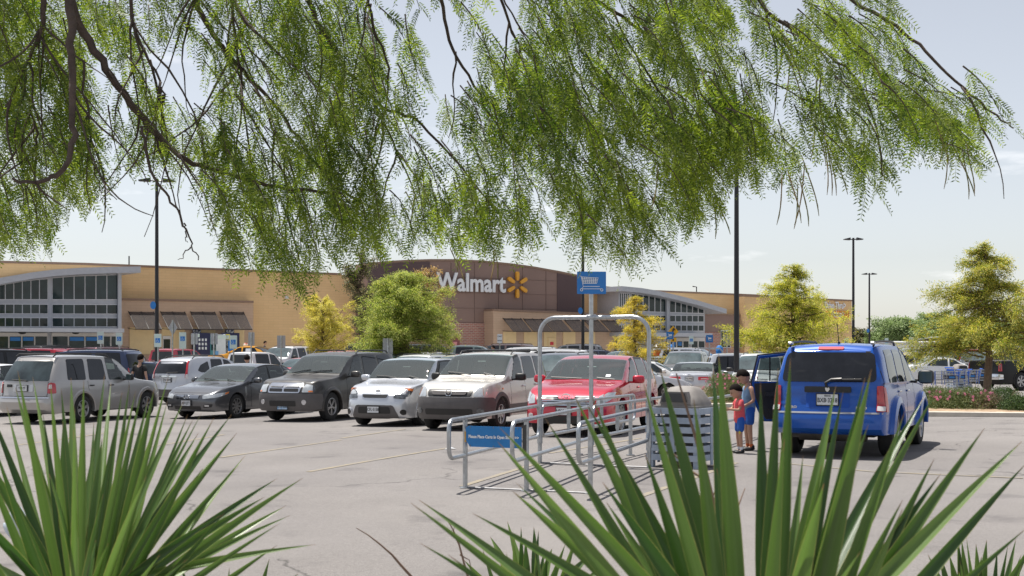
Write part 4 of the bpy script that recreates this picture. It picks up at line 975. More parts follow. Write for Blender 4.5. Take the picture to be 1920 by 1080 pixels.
# ---- silver crossover with tall red lamps
def build_talllamp():
    root = place_at(392, 47.0, 'parked_suv', 'silver crossover seen from behind with tall red pillar lamps and roof bars', 'SUV', UA+3)
    p = P('suv', L=4.55, W=1.82, wb=2.62, fo=.9, r=.36, top=[(0,.82),(.1,.9),(.4,.98),(1.0,1.08),(1.2,1.13),(1.6,1.40),(2.05,1.62),(2.5,1.69),(3.3,1.69),(4.1,1.63),(4.35,1.60),(4.55,1.5)], belt=[(0,.76),(.1,.84),(.5,.95),(1.2,1.04),(3,1.08),(4.55,1.13)])
    c = Car(root, p, P_silver); c.add_wheels(M_rim, 7, .66); c.windscreen(G_clear); c.win(1.62,2.4,2.1,2.4,G_dark); c.win(2.5,3.2,2.5,3.12,G_dark); 
    for v in ('side+','side-'): c.patch('window', roundp([(3.28,1.12),(3.75,1.14),(3.95,1.20),(3.75,1.40),(3.3,1.54)], .06), v, G_dark)
    c.patch('rear_window', roundp([(-.70,1.10),(.70,1.10),(.60,1.52),(-.60,1.52)], .05), 'rear', G_dark, .01)
    c.lamps(roundp([(.68,.94),(.86,.94),(.82,1.26),(.68,1.55),(.60,1.55),(.68,1.2)], .02), 'rear', M_tail, 'tail_lamp', .016); c.lamps(rect(.70,.82,.92,1.08,.02), 'rear', M_clear, 'reversing_lamp', .020)
    c.patch('tailgate_trim', roundp([(-.36,.98),(.36,.98),(.38,1.03),(-.38,1.03)], .02), 'rear', M_chrome, .02); ringbadge(c, 0, 1.05, .05, .045, 'rear', 'bar')
    c.patch('plate_recess', roundp([(-.30,.76),(.30,.76),(.36,.97),(-.36,.97)], .02), 'rear', P_silver, .004); c.plate(0, .88, 'FJD·4849', 'rear'); c.patch('lower_bumper', roundp([(-.84,.30),(.84,.30),(.84,.55),(-.84,.55)], .04), 'rear', M_trim, .02)
    c.rails(2.2, 4.0, cross=(2.6,3.6)); mb = MB(); h,n = c.cast((-5,.0,1.14),(1,0,0)); mb.tube([(h.x-.03,.05,1.13),(h.x-.04,-.45,1.15)], .018, 5); mb.build('wiper', M_black, c.root); c.mirror(1.75,1.14,P_silver)
    c.finish()
build_talllamp()
# ---- silver saloon seen from behind
def build_accord():
    root = place_at(1308, 51.5, 'parked_saloon', 'silver saloon seen from behind between the red crossover and the flower island', 'car', UA-6)
    c = Car(root, P('sedan'), P_silver); c.add_wheels(M_rim, 7, .64); c.windscreen(G_clear); c.win(1.62,2.55,2.22,2.55,G_tint); c.win(2.63,3.45,2.63,3.30,G_tint); c.win(3.50,3.80,3.36,3.44,G_tint); c.windscreen(G_tint, 3.46, 4.14, 'rear_window')
    c.lamps(roundp([(.34,.80),(.80,.82),(.82,.92),(.34,.93)], .02), 'rear', M_tail, 'tail_lamp', .014); c.lamps(rect(.44,.74,.835,.86,.01), 'rear', M_clear, 'reversing_lamp', .02); c.lamps(rect(c.L-.18,c.L-.02,.83,.92,.02), 'side', M_tail, 'tail_lamp_side', .01)
    c.plate(.0, .85, 'TNJ·4982', 'rear'); c.mirror(1.72,1.02,P_silver); c.seam(1.62,.3,.93); c.seam(2.59,.3,.95); c.seam(3.5,.5,.98); c.handle(2.45,.86); c.handle(3.38,.88); ringbadge(c, 0, .985, .05, .04, 'rear', 'bar')
    c.finish()
build_accord()
# ---- white saloon at the left edge
def build_whiteleft():
    root = place_at(5, 37.3, 'parked_saloon', 'white saloon with red tail lamp cut by the left edge of the picture', 'car', UA)
    c = Car(root, P('sedan'), P_wht); c.add_wheels(M_rim, 7, .64); c.windscreen(G_clear); c.win(1.62,2.55,2.22,2.55,G_tint); c.win(2.63,3.45,2.63,3.30,G_tint); c.windscreen(G_tint, 3.46, 4.14, 'rear_window')
    c.lamps(roundp([(.40,.78),(.80,.80),(.82,.94),(.40,.92)], .02), 'rear', M_tail, 'tail_lamp', .014); c.lamps(rect(c.L-.2,c.L-.02,.82,.94,.02), 'side', M_tail, 'tail_lamp_side', .01); c.mirror(1.72,1.02,P_wht)
    c.finish()
build_whiteleft()
# ---- the blue SUV with its rear door open
def build_blue():
    ang = 25.5; u = Vector((math.sin(R(ang)), math.cos(R(ang)))); Yr = 20.1; rear = Vector(((1553-CX)/F*Yr, Yr)); ctr = rear+u*2.29
    root = empty('blue_suv', (ctr.x, ctr.y, G(ctr.x, ctr.y)), R(90-ang), 'bright blue square SUV seen from behind with its left rear door open', 'SUV')
    p = P('suv', L=4.58, W=1.86, wb=2.76, fo=.87, r=.39, sill=.40, bot=.33, tumble=.23, inset=.03, bulge=.05, top=[(0,1.0),(.08,1.08),(.4,1.12),(1.3,1.16),(1.45,1.20),(1.75,1.45),(2.1,1.70),(2.5,1.79),(3.4,1.80),(4.3,1.775),(4.45,1.76),(4.58,1.70)],
          belt=[(0,.92),(.08,1.0),(.5,1.06),(1.3,1.12),(3,1.15),(4.58,1.16)], nose=[(.3,.05),(.45,0),(.7,0),(1.1,.05)], tail=[(.38,.04),(.50,-.10),(.72,-.10),(.745,.0),(1.1,.02),(1.3,.07),(1.75,.24)], cowl=1.47, roof=2.18,
          plan=[(0,.78),(.06,.86),(.18,.93),(.45,.975),(1.0,.985),(3.6,.985),(4.2,.975),(4.46,.955),(4.55,.92),(4.58,.89)])
    c = Car(root, p, P_blue); c.add_wheels(M_rim, 5, .66, tw=.25); c.flare(P_blue, .15, .075, 'fender_flare'); c.windscreen(G_clear)
    c.win(1.82,2.50,2.24,2.50,G_tint); c.win(2.60,3.34,2.60,3.28,G_dark,sides=('side-',)); c.win(3.44,4.16,3.40,4.04,G_dark)
    c.patch('rear_window', roundp([(-.74,1.20),(.74,1.20),(.68,1.66),(-.68,1.66)], .09), 'rear', G_dark, .012)
    c.lamps(roundp([(.745,.74),(.895,.74),(.88,1.14),(.745,1.14)], .02), 'rear', M_tail, 'tail_lamp', .020); c.lamps(rect(.755,.885,.75,.82,.01), 'rear', M_clear, 'reversing_lamp', .028)
    c.lamps(roundp([(c.L-.17,.74),(c.L-.01,.74),(c.L-.01,1.12),(c.L-.13,1.12)], .02), 'side', M_tail, 'tail_lamp_side', .016)
    c.patch('tailgate_trim', roundp([(-.36,1.035),(.36,1.035),(.36,1.125),(-.36,1.125)], .02), 'rear', M_black, .035, .04)
    c.patch('plate_recess', rect(-.34,.34,.80,1.03,.03), 'rear', mat('paint_blue_recess', (.008,.07,.36), .4, .3), .003, .006)
    c.plate(0, .925, 'BXB·3218', 'rear', .34, .18, state='TEXAS')
    h, n = c.cast((-5,0,1.08),(1,0,0)); mb = MB(); x = h.x-.045
    mb.prism([(-.035,1.11),(-.012,1.115),(0,1.10),(.012,1.115),(.035,1.11),(.03,1.075),(.012,1.05),(-.012,1.05),(-.03,1.075)], x, x+.01, plane='YZ'); mb.build('badge', M_chrome, c.root)
    for (t, y) in (('NITRO', .58), ('SAND', -.52)):
        h, n = c.cast((-5,y,.80),(1,0,0)); text(t, .055, M_chrome, 'badge_lettering', c.root, Matrix.Translation((h.x-.01, y, .80)) @ Matrix.Rotation(R(-90), 4, 'Z') @ Matrix.Rotation(R(90), 4, 'X'), .004, .003, sx=1.15)
    c.patch('bumper_strip', [(-.84,.705),(.84,.705),(.84,.73),(-.84,.73)], 'rear', M_rim, .012)
    c.patch('brake_lamp', rect(-.20,.20,1.70,1.74,.015), 'rear', mat('high_brake_lamp', (.65,.12,.12), .2, coat=1), .02)
    mb = MB(); h, n = c.cast((-5,.0,1.2),(1,0,0)); mb.tube([(h.x-.02,.02,1.12),(h.x-.05,.03,1.19),(h.x-.05,-.06,1.24),(h.x-.05,-.22,1.25)], .022, 6); mb.tube([(h.x-.045,-.05,1.235),(h.x-.04,-.52,1.245)], .014, 5); mb.build('wiper', M_black, c.root)
    for v in ('side+','side-'): c.patch('tailgate_gap', [(4.50,.75),(4.512,.75),(4.44,1.72),(4.428,1.72)], v, M_gap, .003, .004)
    c.mirror(1.95, 1.24, M_black, .27, .24, out=.24); c.seam(1.70,.42,1.12); c.seam(2.55,.42,1.14); c.seam(3.38,.6,1.15); c.handle(2.42,1.02,M_chrome); c.handle(3.28,1.03,M_chrome)
    c.rails(2.3, 4.35, M_black, h=.045)
    for sg in (1,-1): mb = MB(); mb.box((c.x0-4.34, sg*(c.we(4.3)-.10), c.zt(4.3)+.035), (.16,.06,.05), bev=.015); mb.build('rail_end_cap', M_rim, c.root)
    mb = MB(); mb.tube([(-1.55,-.02,1.79),(-1.70,-.02,2.13)], .006, 5); mb.lathe([(.03,1.78),(.02,1.83),(.006,1.84)], 8, Matrix.Translation((-1.55,-.02,0))); mb.build('aerial', M_black, c.root)
    # running gear seen below the bumper
    mb = MB(); mb.tube([(c.x0-c.wq[1],-.75,.38),(c.x0-c.wq[1],.75,.38)], .05, 8); mb.ell((c.x0-c.wq[1],0,.36), (.16,.14,.13)); mb.tube([(-2.2,-.45,.36),(-1.9,-.45,.38),(-1.4,-.42,.36),(-.5,-.4,.36)], .04, 8)
    mb.tube([(-2.05,-.55,.40),(-2.05,.5,.40)], .14, 10); mb.box((-1.9,.35,.38),(.5,.5,.14)); mb.build('exhaust_and_axle', mat('dirty_steel', (.05,.045,.04), .6, .3, var=.4), c.root)
    # door opening, seats and the open door
    c.patch('door_opening', roundp([(2.58,.46),(3.20,.46),(3.30,.85),(3.36,1.15),(3.28,1.62),(2.60,1.64)], .05), 'side+', mat('car_interior', (.025,.025,.028), .8, var=.3), .006)
    hx, hy = c.x0-2.56, c.yside(2.56, .9)+.01; a = R(66)
    Md = Matrix.Translation((hx, hy, 0)) @ Matrix.Rotation(math.pi-a, 4, 'Z')           # door local x runs from hinge to latch, +y = inner side
    dl = .84
    d_out = [(0,.46),(dl-.22,.46),(dl-.12,.62),(dl-.02,.86),(dl,1.15),(dl-.10,1.60),(.16,1.66),(0,1.62)]
    wn = [(.07,1.17),(dl-.09,1.17),(dl-.16,1.55),(.14,1.585),(.07,1.56)]
    mb = MB(); mb.prism([(0,.46),(dl-.22,.46),(dl-.12,.62),(dl-.02,.86),(dl,1.15),(0,1.15)], -.04, .06, Md)
    for (p0, p1, w_) in (((.03,1.15),(.03,1.6),.05),((.03,1.6),(.16,1.635),.05),((.16,1.635),(dl-.12,1.575),.05),((dl-.12,1.575),(dl-.02,1.15),.05)):
        mb.tube([Md @ Vector((p0[0],.01,p0[1])), Md @ Vector((p1[0],.01,p1[1]))], .032, 6)
    door = mb.build('open_door', P_blue, root)
    mb = MB(); mb.prism([(.05,.50),(dl-.24,.50),(dl-.15,.64),(dl-.06,.88),(dl-.04,1.12),(.05,1.14)], .062, .10, Md); mb.prism([(.12,.90),(dl-.2,.90),(dl-.22,.97),(.14,.97)], .10, .15, Md); mb.prism([(.14,.55),(dl-.3,.55),(dl-.28,.68),(.14,.70)], .10, .13, Md)
    for k in range(3): mb.prism([(.08,.76+k*.04),(dl-.1,.76+k*.04),(dl-.1,.765+k*.04),(.08,.765+k*.04)], .10, .108, Md)
    mb.build('door_trim', mat('black_door_card', (.02,.02,.022), .6, var=.2), door)
    mb = MB(); mb.tube([Md @ Vector((x,.045,z)) for (x,z) in ((0,.5),(0,1.62),(.16,1.67),(dl-.1,1.61),(dl+.01,1.15),(dl-.02,.86),(dl-.2,.47),(0,.46))], .016, 5); mb.build('door_seal', M_black, door)
    mb = MB(); mb.prism(wn, .0, .008, Md)
    gm = bpy.data.materials.new('clear_tinted_glass'); gm.use_nodes = True; gb = gm.node_tree.nodes['Principled BSDF']; gb.inputs['Base Color'].default_value = (.25,.28,.28,1); gb.inputs['Roughness'].default_value = .02; gb.inputs['Transmission Weight'].default_value = 1; gb.inputs['IOR'].default_value = 1.02
    mb.build('door_window', gm, door); mb = MB(); mb.tube([Md @ Vector((dl*.62,.012,1.16)), Md @ Vector((dl*.62,.012,1.6))], .014, 5); mb.build('window_divider', M_black, door)
    c.finish()
build_blue()
# ---------------------------------------------------------------- vehicles further back: one of each kind and facing, then copies with their own paint
G_far = glassmat('far_windscreen_glass', (.05,.075,.08), .05, .5, 2.0, coat=.3)
def std_car(kind, detail=0):
    p = P(kind); root = empty('parked_'+{'suv':'suv','bigsuv':'suv','sedan':'saloon','van':'minivan','hatch':'hatchback','pickup':'pickup'}[kind])
    c = Car(root, p, P_wht, detail); c.add_wheels(M_rim, 6, .64); c.windscreen(G_far); L_ = c.L; W_ = c.hw
    b0 = c.p['cowl']
    if kind in ('sedan','hatch'):
        c.win(b0+.3,2.5,2.2 if kind=='sedan' else 1.98,2.5,G_side); 
        e = 3.78 if kind=='sedan' else 3.75; c.win(2.6,e,2.6,e-.4,G_side); c.windscreen(G_side, c.p['rw'][0]+.03, c.p['rw'][1], 'rear_window')
        c.lamps(roundp([(.45,.78),(W_-.09,.80),(W_-.09,.93),(.45,.91)], .02), 'rear', M_tail, 'tail_lamp'); c.lamps(roundp([(.46,.58),(W_-.14,.60),(W_-.10,.70),(.48,.68)], .02), 'front', M_lamp, 'headlight')
        c.patch('grille', rect(-.4,.4,.56,.68), 'front', M_black); c.patch('lower_grille', rect(-.5,.5,.28,.38), 'front', M_black)
    elif kind == 'pickup':
        c.win(b0+.3,2.55,2.12,2.55,G_side); c.win(2.65,3.75,2.65,3.7,G_dark); c.patch('rear_window', roundp([(-.72,1.32),(.72,1.32),(.64,1.76),(-.64,1.76)], .05), 'rear', G_dark, .012)
        c.patch('bed_floor', rect(4.16,5.72,-.82,.82,.03), 'top', M_under, .012); c.patch('rear_bumper', rect(-.9,.9,.52,.70,.03), 'rear', M_chrome, .03, .04)
        c.lamps(rect(.80,.95,.85,1.18,.02), 'rear', M_tail, 'tail_lamp', .012); c.lamps(rect(.62,.88,.82,1.0,.02), 'front', M_lamp, 'headlight'); c.patch('grille', rect(-.55,.55,.72,1.02,.03), 'front', M_chrome); c.patch('grille_opening', rect(-.48,.48,.78,.97,.03), 'front', M_black, .015); c.patch('front_bumper', rect(-.92,.92,.46,.66,.03), 'front', M_chrome, .02, .03)
    else:
        tp = c.p['roof']; wq = {'suv':(2.42,2.52,3.2,3.32,4.15),'bigsuv':(2.5,2.62,3.5,3.64,4.75),'van':(2.45,2.56,3.6,3.72,4.75)}[kind]
        c.win(b0+.34,wq[0],tp+.06,wq[0],G_side); c.win(wq[1],wq[2],wq[1],wq[2]-.05,G_dark); c.win(wq[3],wq[4],wq[3]-.04,wq[4]-.15,G_dark)
        z0 = c.zs(L_-.1)+.02; z1 = c.zt(L_-.1)-.12; c.patch('rear_window', roundp([(-W_*.80,z0),(W_*.80,z0),(W_*.70,z1),(-W_*.70,z1)], .06), 'rear', G_dark, .012)
        c.lamps(roundp([(W_*.79,z0-.32),(W_-.04,z0-.32),(W_-.07,z0),(W_*.80,z0)], .02), 'rear', M_tail, 'tail_lamp', .014); c.lamps(roundp([(.55,.68+(z0-1.1)),(W_-.10,.70+(z0-1.1)),(W_-.10,.86+(z0-1.1)),(.58,.84+(z0-1.1))], .02), 'front', M_lamp, 'headlight'); c.patch('grille', rect(-.45,.45,.66+(z0-1.1),.84+(z0-1.1)), 'front', M_black)
        c.patch('plate', rect(-.16,.16,.82,.94,.01), 'rear', M_plate, .015)
        if kind != 'van': c.rails(tp+.3, L_-.4, h=.03)
    c.mirror(b0+.42, c.zs(b0+.42)+.12, M_black if kind in ('pickup','bigsuv','suv') else P_wht)
    return root
PROTO = {k: std_car(k) for k in ('sedan','suv','bigsuv','van','hatch','pickup')}
USED = set()
def copy_thing(src):
    r = src.copy(); link(r)
    for ch in src.children:
        c = ch.copy(); link(c); c.parent = r; c.matrix_parent_inverse = ch.matrix_parent_inverse
        for g in ch.children: d = g.copy(); link(d); d.parent = c; d.matrix_parent_inverse = g.matrix_parent_inverse
    return r
PC = dict(white=P_wht, silver=P_silver, black=mat('paint_black', (.010,.010,.011), .3, spec=.3), red=paint('cherry', (.40,.012,.03)), maroon=paint('maroon', (.11,.014,.026)), navy=paint('navy', (.022,.035,.085), metal=.3),
  grey=paint('grey', (.22,.22,.23), metal=.5), green=paint('sage', (.14,.19,.18), metal=.3), gold=paint('gold', (.50,.46,.38), metal=.4), dgrey=paint('charcoal', (.06,.062,.07), metal=.4), blue2=paint('royal', (.03,.06,.30)), brown=paint('brown', (.14,.09,.08)),
  pink=paint('faded_red', (.50,.07,.11), metal=.2), brightred=paint('bright_red', (.55,.02,.015)), yellow=mat('taxi_yellow', (.80,.36,.01), .35, coat=.8))
def far_car(kind, x, Y, ang, col, label, name=None, s=1.0, cat=None):
    src = PROTO[kind]; r = src if kind not in USED else copy_thing(src); USED.add(kind)
    X = (x-CX)/F*Y; r.location = (X, Y, G(X, Y)); r.rotation_euler = (0, 0, R(90-ang)); r.scale = (s, s, s)
    for c in [r.children[i] for i in range(len(r.children))]:
        n = c.name.split('.')[0]
        if n == 'body' or (n == 'wing_mirror' and kind not in ('pickup','bigsuv','suv')):
            c.material_slots[0].link = 'OBJECT'; c.material_slots[0].material = PC[col]
    tag(r, label, cat or {'suv':'SUV','bigsuv':'SUV','sedan':'car','van':'minivan','hatch':'car','pickup':'pickup truck'}[kind], 'cars parked across the lot')
    return r
U, T_, LL, RR = UA, UA+180, -84, 92
far = [
 ('bigsuv', 18, 46, U+3, 'black', 'black SUV roof just above the white saloon at the left edge'),
 ('bigsuv', 34, 62, -82, 'red', 'cherry red SUV seen side on at the far left'),
 ('bigsuv', 150, 50, -80, 'navy', 'dark navy SUV seen side on right behind the pewter SUV'),
 ('sedan', 262, 50.5, -80, 'navy', 'dark blue saloon roof beside the man in the black shirt'),
 ('bigsuv', 112, 74, U, 'black', 'small black SUV in front of the left entrance doors'),
 ('bigsuv', 145, 67, U+8, 'red', 'red SUV seen from behind below the left entrance doors'),
 ('bigsuv', 222, 72, U+8, 'maroon', 'maroon SUV seen from behind right of the left entrance'),
 ('sedan', 322, 57, -84, 'white', 'white saloon roof behind the man in the black shirt'),
 ('pickup', 330, 70, U+4, 'red', 'red crew cab pickup seen from behind, left of the yellow taxi'),
 ('pickup', 476, 66, U+8, 'white', 'white crew cab pickup seen from behind, right behind the man in the white shirt'),
 ('bigsuv', 535, 76, T_, 'white', 'white SUV facing the camera beside the rear of the yellow taxi'),
 ('hatch', 568, 63, T_, 'pink', 'faded red hatchback facing the camera below the yellow tree'),
 ('van', 640, 72, T_-4, 'pink', 'faded red minivan between the yellow tree and the big green tree'),
 ('pickup', 680, 84, T_+60, 'navy', 'navy pickup behind the thin dark tree'),
 ('suv', 722, 56, T_, 'dgrey', 'charcoal SUV facing the camera under the big green tree, left of its trunk'),
 ('sedan', 706, 44, T_, 'maroon', 'maroon saloon mostly hidden between the dusty SUV and the boxy hatchback'),
 ('suv', 780, 51, T_, 'white', 'white SUV roof right of the trunk of the big green tree'),
 ('suv', 862, 50, T_, 'gold', 'gold SUV roof behind the champagne SUV, left of its roof rack'),
 ('sedan', 850, 74, -80, 'pink', 'faded red saloon roof below the maroon door in the brick wall'),
 ('pickup', 884, 80, 100, 'green', 'sage green pickup cab in front of the brick wall'),
 ('bigsuv', 935, 84, -60, 'brown', 'brown SUV in front of the brick wall beside the white pole sign'),
 ('bigsuv', 968, 72, -82, 'white', 'white square SUV above the roof rack of the champagne SUV'),
 ('van', 1012, 66, -80, 'blue2', 'royal blue minivan just left of the tall hoop frame'),
 ('bigsuv', 1068, 96, -75, 'grey', 'grey SUV in front of the cream door with a red notice'),
 ('suv', 1048, 40, T_, 'dgrey', 'charcoal SUV behind the windscreen of the red crossover'),
 ('bigsuv', 1084, 62, 98, 'white', 'long white SUV seen side on behind the red crossover roof'),
 ('suv', 1122, 80, U+20, 'navy', 'navy SUV left of the autumn yellow tree at the middle'),
 ('sedan', 1160, 57, 98, 'red', 'cherry red saloon roof between hoop frame and red crossover roof'),
 ('suv', 1165, 76, T_+10, 'green', 'sage green SUV behind the trunk of the autumn yellow tree'),
 ('sedan', 1225, 76, T_+30, 'green', 'pale green saloon roof under the right side of the autumn yellow tree'),
 ('sedan', 1218, 56, 100, 'white', 'white saloon seen side on left of the grey pickup'),
 ('sedan', 1232, 66, 100, 'silver', 'silver saloon roof directly behind the white saloon and left of the grey pickup'),
 ('pickup', 1288, 60.5, T_-6, 'grey', 'grey pickup facing the camera behind the silver saloon'),
 ('bigsuv', 1305, 88, 112, 'silver', 'silver SUV side on in front of the right entrance doors'),
 ('sedan', 1335, 66, 98, 'red', 'cherry red saloon roof sliver behind the silver minivan'),
 ('van', 1436, 54, 98, 'silver', 'silver minivan seen side on behind the flower island'),
 ('suv', 1425, 47, T_-6, 'white', 'white SUV facing the camera just left of the open blue door'),
 ('sedan', 1372, 86, T_, 'green', 'sage green saloon in front of the brick wall right of the entrance'),
 ('suv', 1426, 86, T_, 'grey', 'grey SUV facing the camera left of the tall yellow green tree'),
 ('suv', 1690, 82, U-6, 'gold', 'gold SUV seen from behind, just right of the blue SUV roof'),
 ('pickup', 1703, 118, 95, 'white', 'white pickup cab below the long white trailer'),
 ('pickup', 1712, 104, 35, 'dgrey', 'charcoal pickup seen from behind left of the sage green pickup'),
 ('sedan', 1750, 86, T_+6, 'silver', 'silver saloon facing the camera behind the blue shopping trolleys'),
 ('pickup', 1768, 102, T_, 'green', 'sage green pickup facing the camera behind the silver saloon'),
 ('bigsuv', 1802, 120, -80, 'brightred', 'bright red SUV in the distance right of the sage green pickup'),
 ('suv', 1845, 88, T_+4, 'navy', 'navy SUV facing the camera left of the trunk of the right tree'),
 ('bigsuv', 1866, 124, -82, 'white', 'white SUV in the distance behind the right tree trunk'),
 ('bigsuv', 1905, 96, T_+20, 'silver', 'silver SUV behind the bed of the black pickup'),
 ('sedan', 1722, 96, 95, 'black', 'black saloon half hidden behind the door mirror of the blue SUV'),
 ('suv', 1822, 104, T_, 'dgrey', 'charcoal SUV in the gap behind the slatted bin surround'),
 ('sedan', 745, 70, T_, 'silver', 'silver saloon roof in shade behind the big green tree trunk'),
 ('bigsuv', 812, 82, 70, 'dgrey', 'charcoal SUV roof under the right side of the big green tree'),
 ('van', 905, 62, T_, 'white', 'white minivan roof between gold SUV and champagne roof rack'),
 ('suv', 1470, 90, T_, 'red', 'cherry red SUV behind the open blue door'),
 ('sedan', 1530, 100, 95, 'white', 'white saloon hidden low behind the blue SUV'),
 ('sedan', 1776, 74, 95, 'white', 'white saloon seen side on behind the shopping trolleys'),
 ('bigsuv', 1888, 76, U, 'white', 'white SUV seen from behind over the bed of the black pickup'),
 ('van', 1668, 100, -84, 'silver', 'silver minivan in the distance above the door mirror side of the blue SUV'),
 ('suv', 1395, 70, T_, 'black', 'black SUV behind the roof of the silver minivan at the flower island'),
 ('sedan', 1182, 50, 100, 'silver', 'silver saloon roof just above the rear of the red crossover'),
 ('suv', 1255, 98, T_, 'white', 'white SUV close to the hoop rail left of the right entrance'),
 ('van', 795, 62, T_, 'silver', 'silver minivan roof behind the boxy hatchback'),
 ('suv', 655, 56, T_, 'silver', 'silver SUV roof left of the wide sign back under the green tree'),
 ('hatch', 596, 84, 100, 'silver', 'silver hatchback behind the yellow tree near the tan wall'),
]
for f in far: far_car(*f, s=.95 if f[5].startswith('white crew cab') else 1.0)
# yellow taxi
def taxi():
    X = (462-CX)/F*84; root = empty('yellow_taxi', (X, 84, G(X, 84)+.12), R(90+78), 'yellow taxi with a roof light in front of the tan wall', 'taxi', 'cars parked across the lot')
    c = Car(root, P('sedan', L=5.35, wb=2.9, W=1.95, top=[(0,.70),(.12,.80),(.5,.90),(1.35,.97),(1.55,1.0),(1.95,1.22),(2.4,1.44),(2.9,1.50),(3.5,1.48),(3.95,1.34),(4.3,1.12),(4.7,1.08),(5.35,1.02)],
       belt=[(0,.62),(.12,.72),(.6,.86),(1.4,.93),(2.6,.97),(4.2,1.0),(5.35,.93)], cowl=1.55, roof=2.42), PC['yellow'], 0); c.add_wheels(M_rim, 6, .6)
    c.windscreen(G_side); c.win(1.85,2.7,2.46,2.7,G_dark); c.win(2.8,3.9,2.8,3.6,G_dark); c.windscreen(G_dark, 3.6, 4.25, 'rear_window'); c.lamps(rect(.5,.84,.62,.74), 'front', M_lamp, 'headlight'); c.patch('grille', rect(-.4,.4,.6,.72), 'front', M_chrome)
    mb = MB(); mb.box((.05,0,1.58), (.16,.42,.16), bev=.03); mb.build('roof_light', P_wht, root); mb = MB(); mb.box((.05,0,1.68), (.12,.25,.06), bev=.02); mb.build('roof_light_cap', M_orange, root)
    for v in ('side+','side-'): c.patch('taxi_number', rect(3.0,3.35,1.05,1.35,.02), v, P_wht, .02)
    c.mirror(1.95, 1.08, PC['yellow'])
taxi()
# black pickup at the right edge
def blackpickup():
    Y = 57; X = (1930-CX)/F*Y; root = empty('black_pickup', (X, Y, G(X, Y)+.02), R(90-62), 'black pickup with chrome bumper and bed cover, behind the right tree', 'pickup truck', 'cars parked across the lot')
    c = Car(root, P('pickup'), PC['black'], 1); c.add_wheels(M_rim, 6, .62); c.flare(PC['black'], .06, .02); c.windscreen(G_screen); c.win(1.7,2.55,2.12,2.55,G_side); c.win(2.65,3.75,2.65,3.7,G_dark)
    c.patch('rear_window', roundp([(-.72,1.32),(.72,1.32),(.64,1.76),(-.64,1.76)], .05), 'rear', G_dark, .012); c.patch('bed_cover', rect(4.14,5.74,-.86,.86,.03), 'top', M_trim, .03, .03)
    for (a, b) in ((-.92,-.34),(.34,.92)): c.patch('rear_bumper', rect(a,b,.50,.70,.03), 'rear', M_chrome, .10, .10)
    c.patch('bumper_step', rect(-.34,.34,.52,.62,.02), 'rear', M_black, .09, .09); c.plate(0, .66, 'BK4·2107', 'rear', frame=False)
    c.lamps(rect(.80,.96,.84,1.18,.02), 'rear', M_tail, 'tail_lamp', .014); c.lamps(rect(5.66,5.78,.84,1.18,.02), 'side', M_tail, 'tail_lamp_side', .01); c.mirror(1.8, 1.32, PC['black'], .25, .26)
blackpickup()
# long white trailer in the distance
r = empty('white_trailer', ((1700-CX)/F*150, 150, G(46,150)), R(4), 'long white flat roofed trailer in the distance right of the store', 'trailer')
mb = MB(); mb.box((0,0,1.6), (7.2,2.6,1.7), bev=.1); mb.build('trailer_body', P_wht, r); mb = MB(); mb.box((0,0,2.6), (7.8,3.0,.3), bev=.1); mb.build('roof', P_wht, r)
mb = MB()
for x in (-2,-1.2,1.5): mb.lathe([(0,-.1),(.4,-.1),(.42,0),(.4,.1),(0,.1)], 12, Matrix.Translation((x,-1.2,.42)), axis='Y')
mb.build('wheels', M_tyre, r)
r = empty('brown_shed', ((1752-CX)/F*156, 156, G(50,156)), R(4), 'small brown hut beside the white trailer', 'shed')
mb = MB(); mb.box((0,0,1.5),(4.5,3,3.0)); mb.build('wall', mat('brown_shed_wall', (.16,.10,.07), .8, var=.1), r); mb = MB(); mb.prism([(-2.6,2.95),(0,3.25),(2.6,2.95),(2.6,3.05),(0,3.36),(-2.6,3.05)], -1.7, 1.7); mb.build('roof', M_grey, r)

# ---------------------------------------------------------------- lamp posts and signs
def lamp(x, ytop, Y, hw, label, ang=0, banner=None):
    X = (x-CX)/F*Y; g = G(X, Y); H = EYE-(ytop-HY)/F*Y-g
    r = empty('lamp_post', (X, Y, g), R(ang), label, 'lamp post', 'parking lot lamp posts'); b = MB(); b.lathe([(0,0),(.32,0),(.32,.8),(0,.8)], 14); b.build('concrete_base', M_kerb, r)
    m = MB(); m.tube([(0,0,.8),(0,0,H)], [.105,.075], 10); m.build('pole', M_pole, r)
    for sg in (1, -1):
        m = MB(); m.tube([(0,0,H-.12),(sg*hw*.5,0,H-.08)], .035, 6); m.prism([(sg*hw*.35,H-.16),(sg*hw,H-.13),(sg*hw,H-.08),(sg*hw*.35,H+.02)], -.18, .18); m.build('lamp_head', M_pole, r)
    if banner:
        m = MB(); m.lathe([(0,-.02),(.15,-.02),(.15,.02),(0,.02)], 16, Matrix.Translation((-.16,-.14,banner)) @ Matrix.Diagonal((.9,1,1.3,1)), axis='Y'); s_ = m.build('location_sign', M_blue, r); text('✓', .2, M_white, 'lettering', s_, Matrix.Translation((-.2,-.17,banner)) @ Matrix.Rotation(R(90),4,'X'), .002) if False else None
lamp(294, 335, 62, .85, 'dark lamp post left of centre, in front of the awnings by the left entrance', 10, 4.05)
lamp(1381, 225, 46, .85, 'tallest and nearest dark lamp post, between the boys and the yellow green tree')
lamp(1093, 398, 76, .85, 'dark lamp post right behind the blue trolley sign', 0, 4.1)
lamp(1600, 446, 88, .65, 'dark lamp post at the right end of the store')
lamp(1630, 512, 122, .7, 'small far lamp post in the open sky right of the store', 0, 3.6)
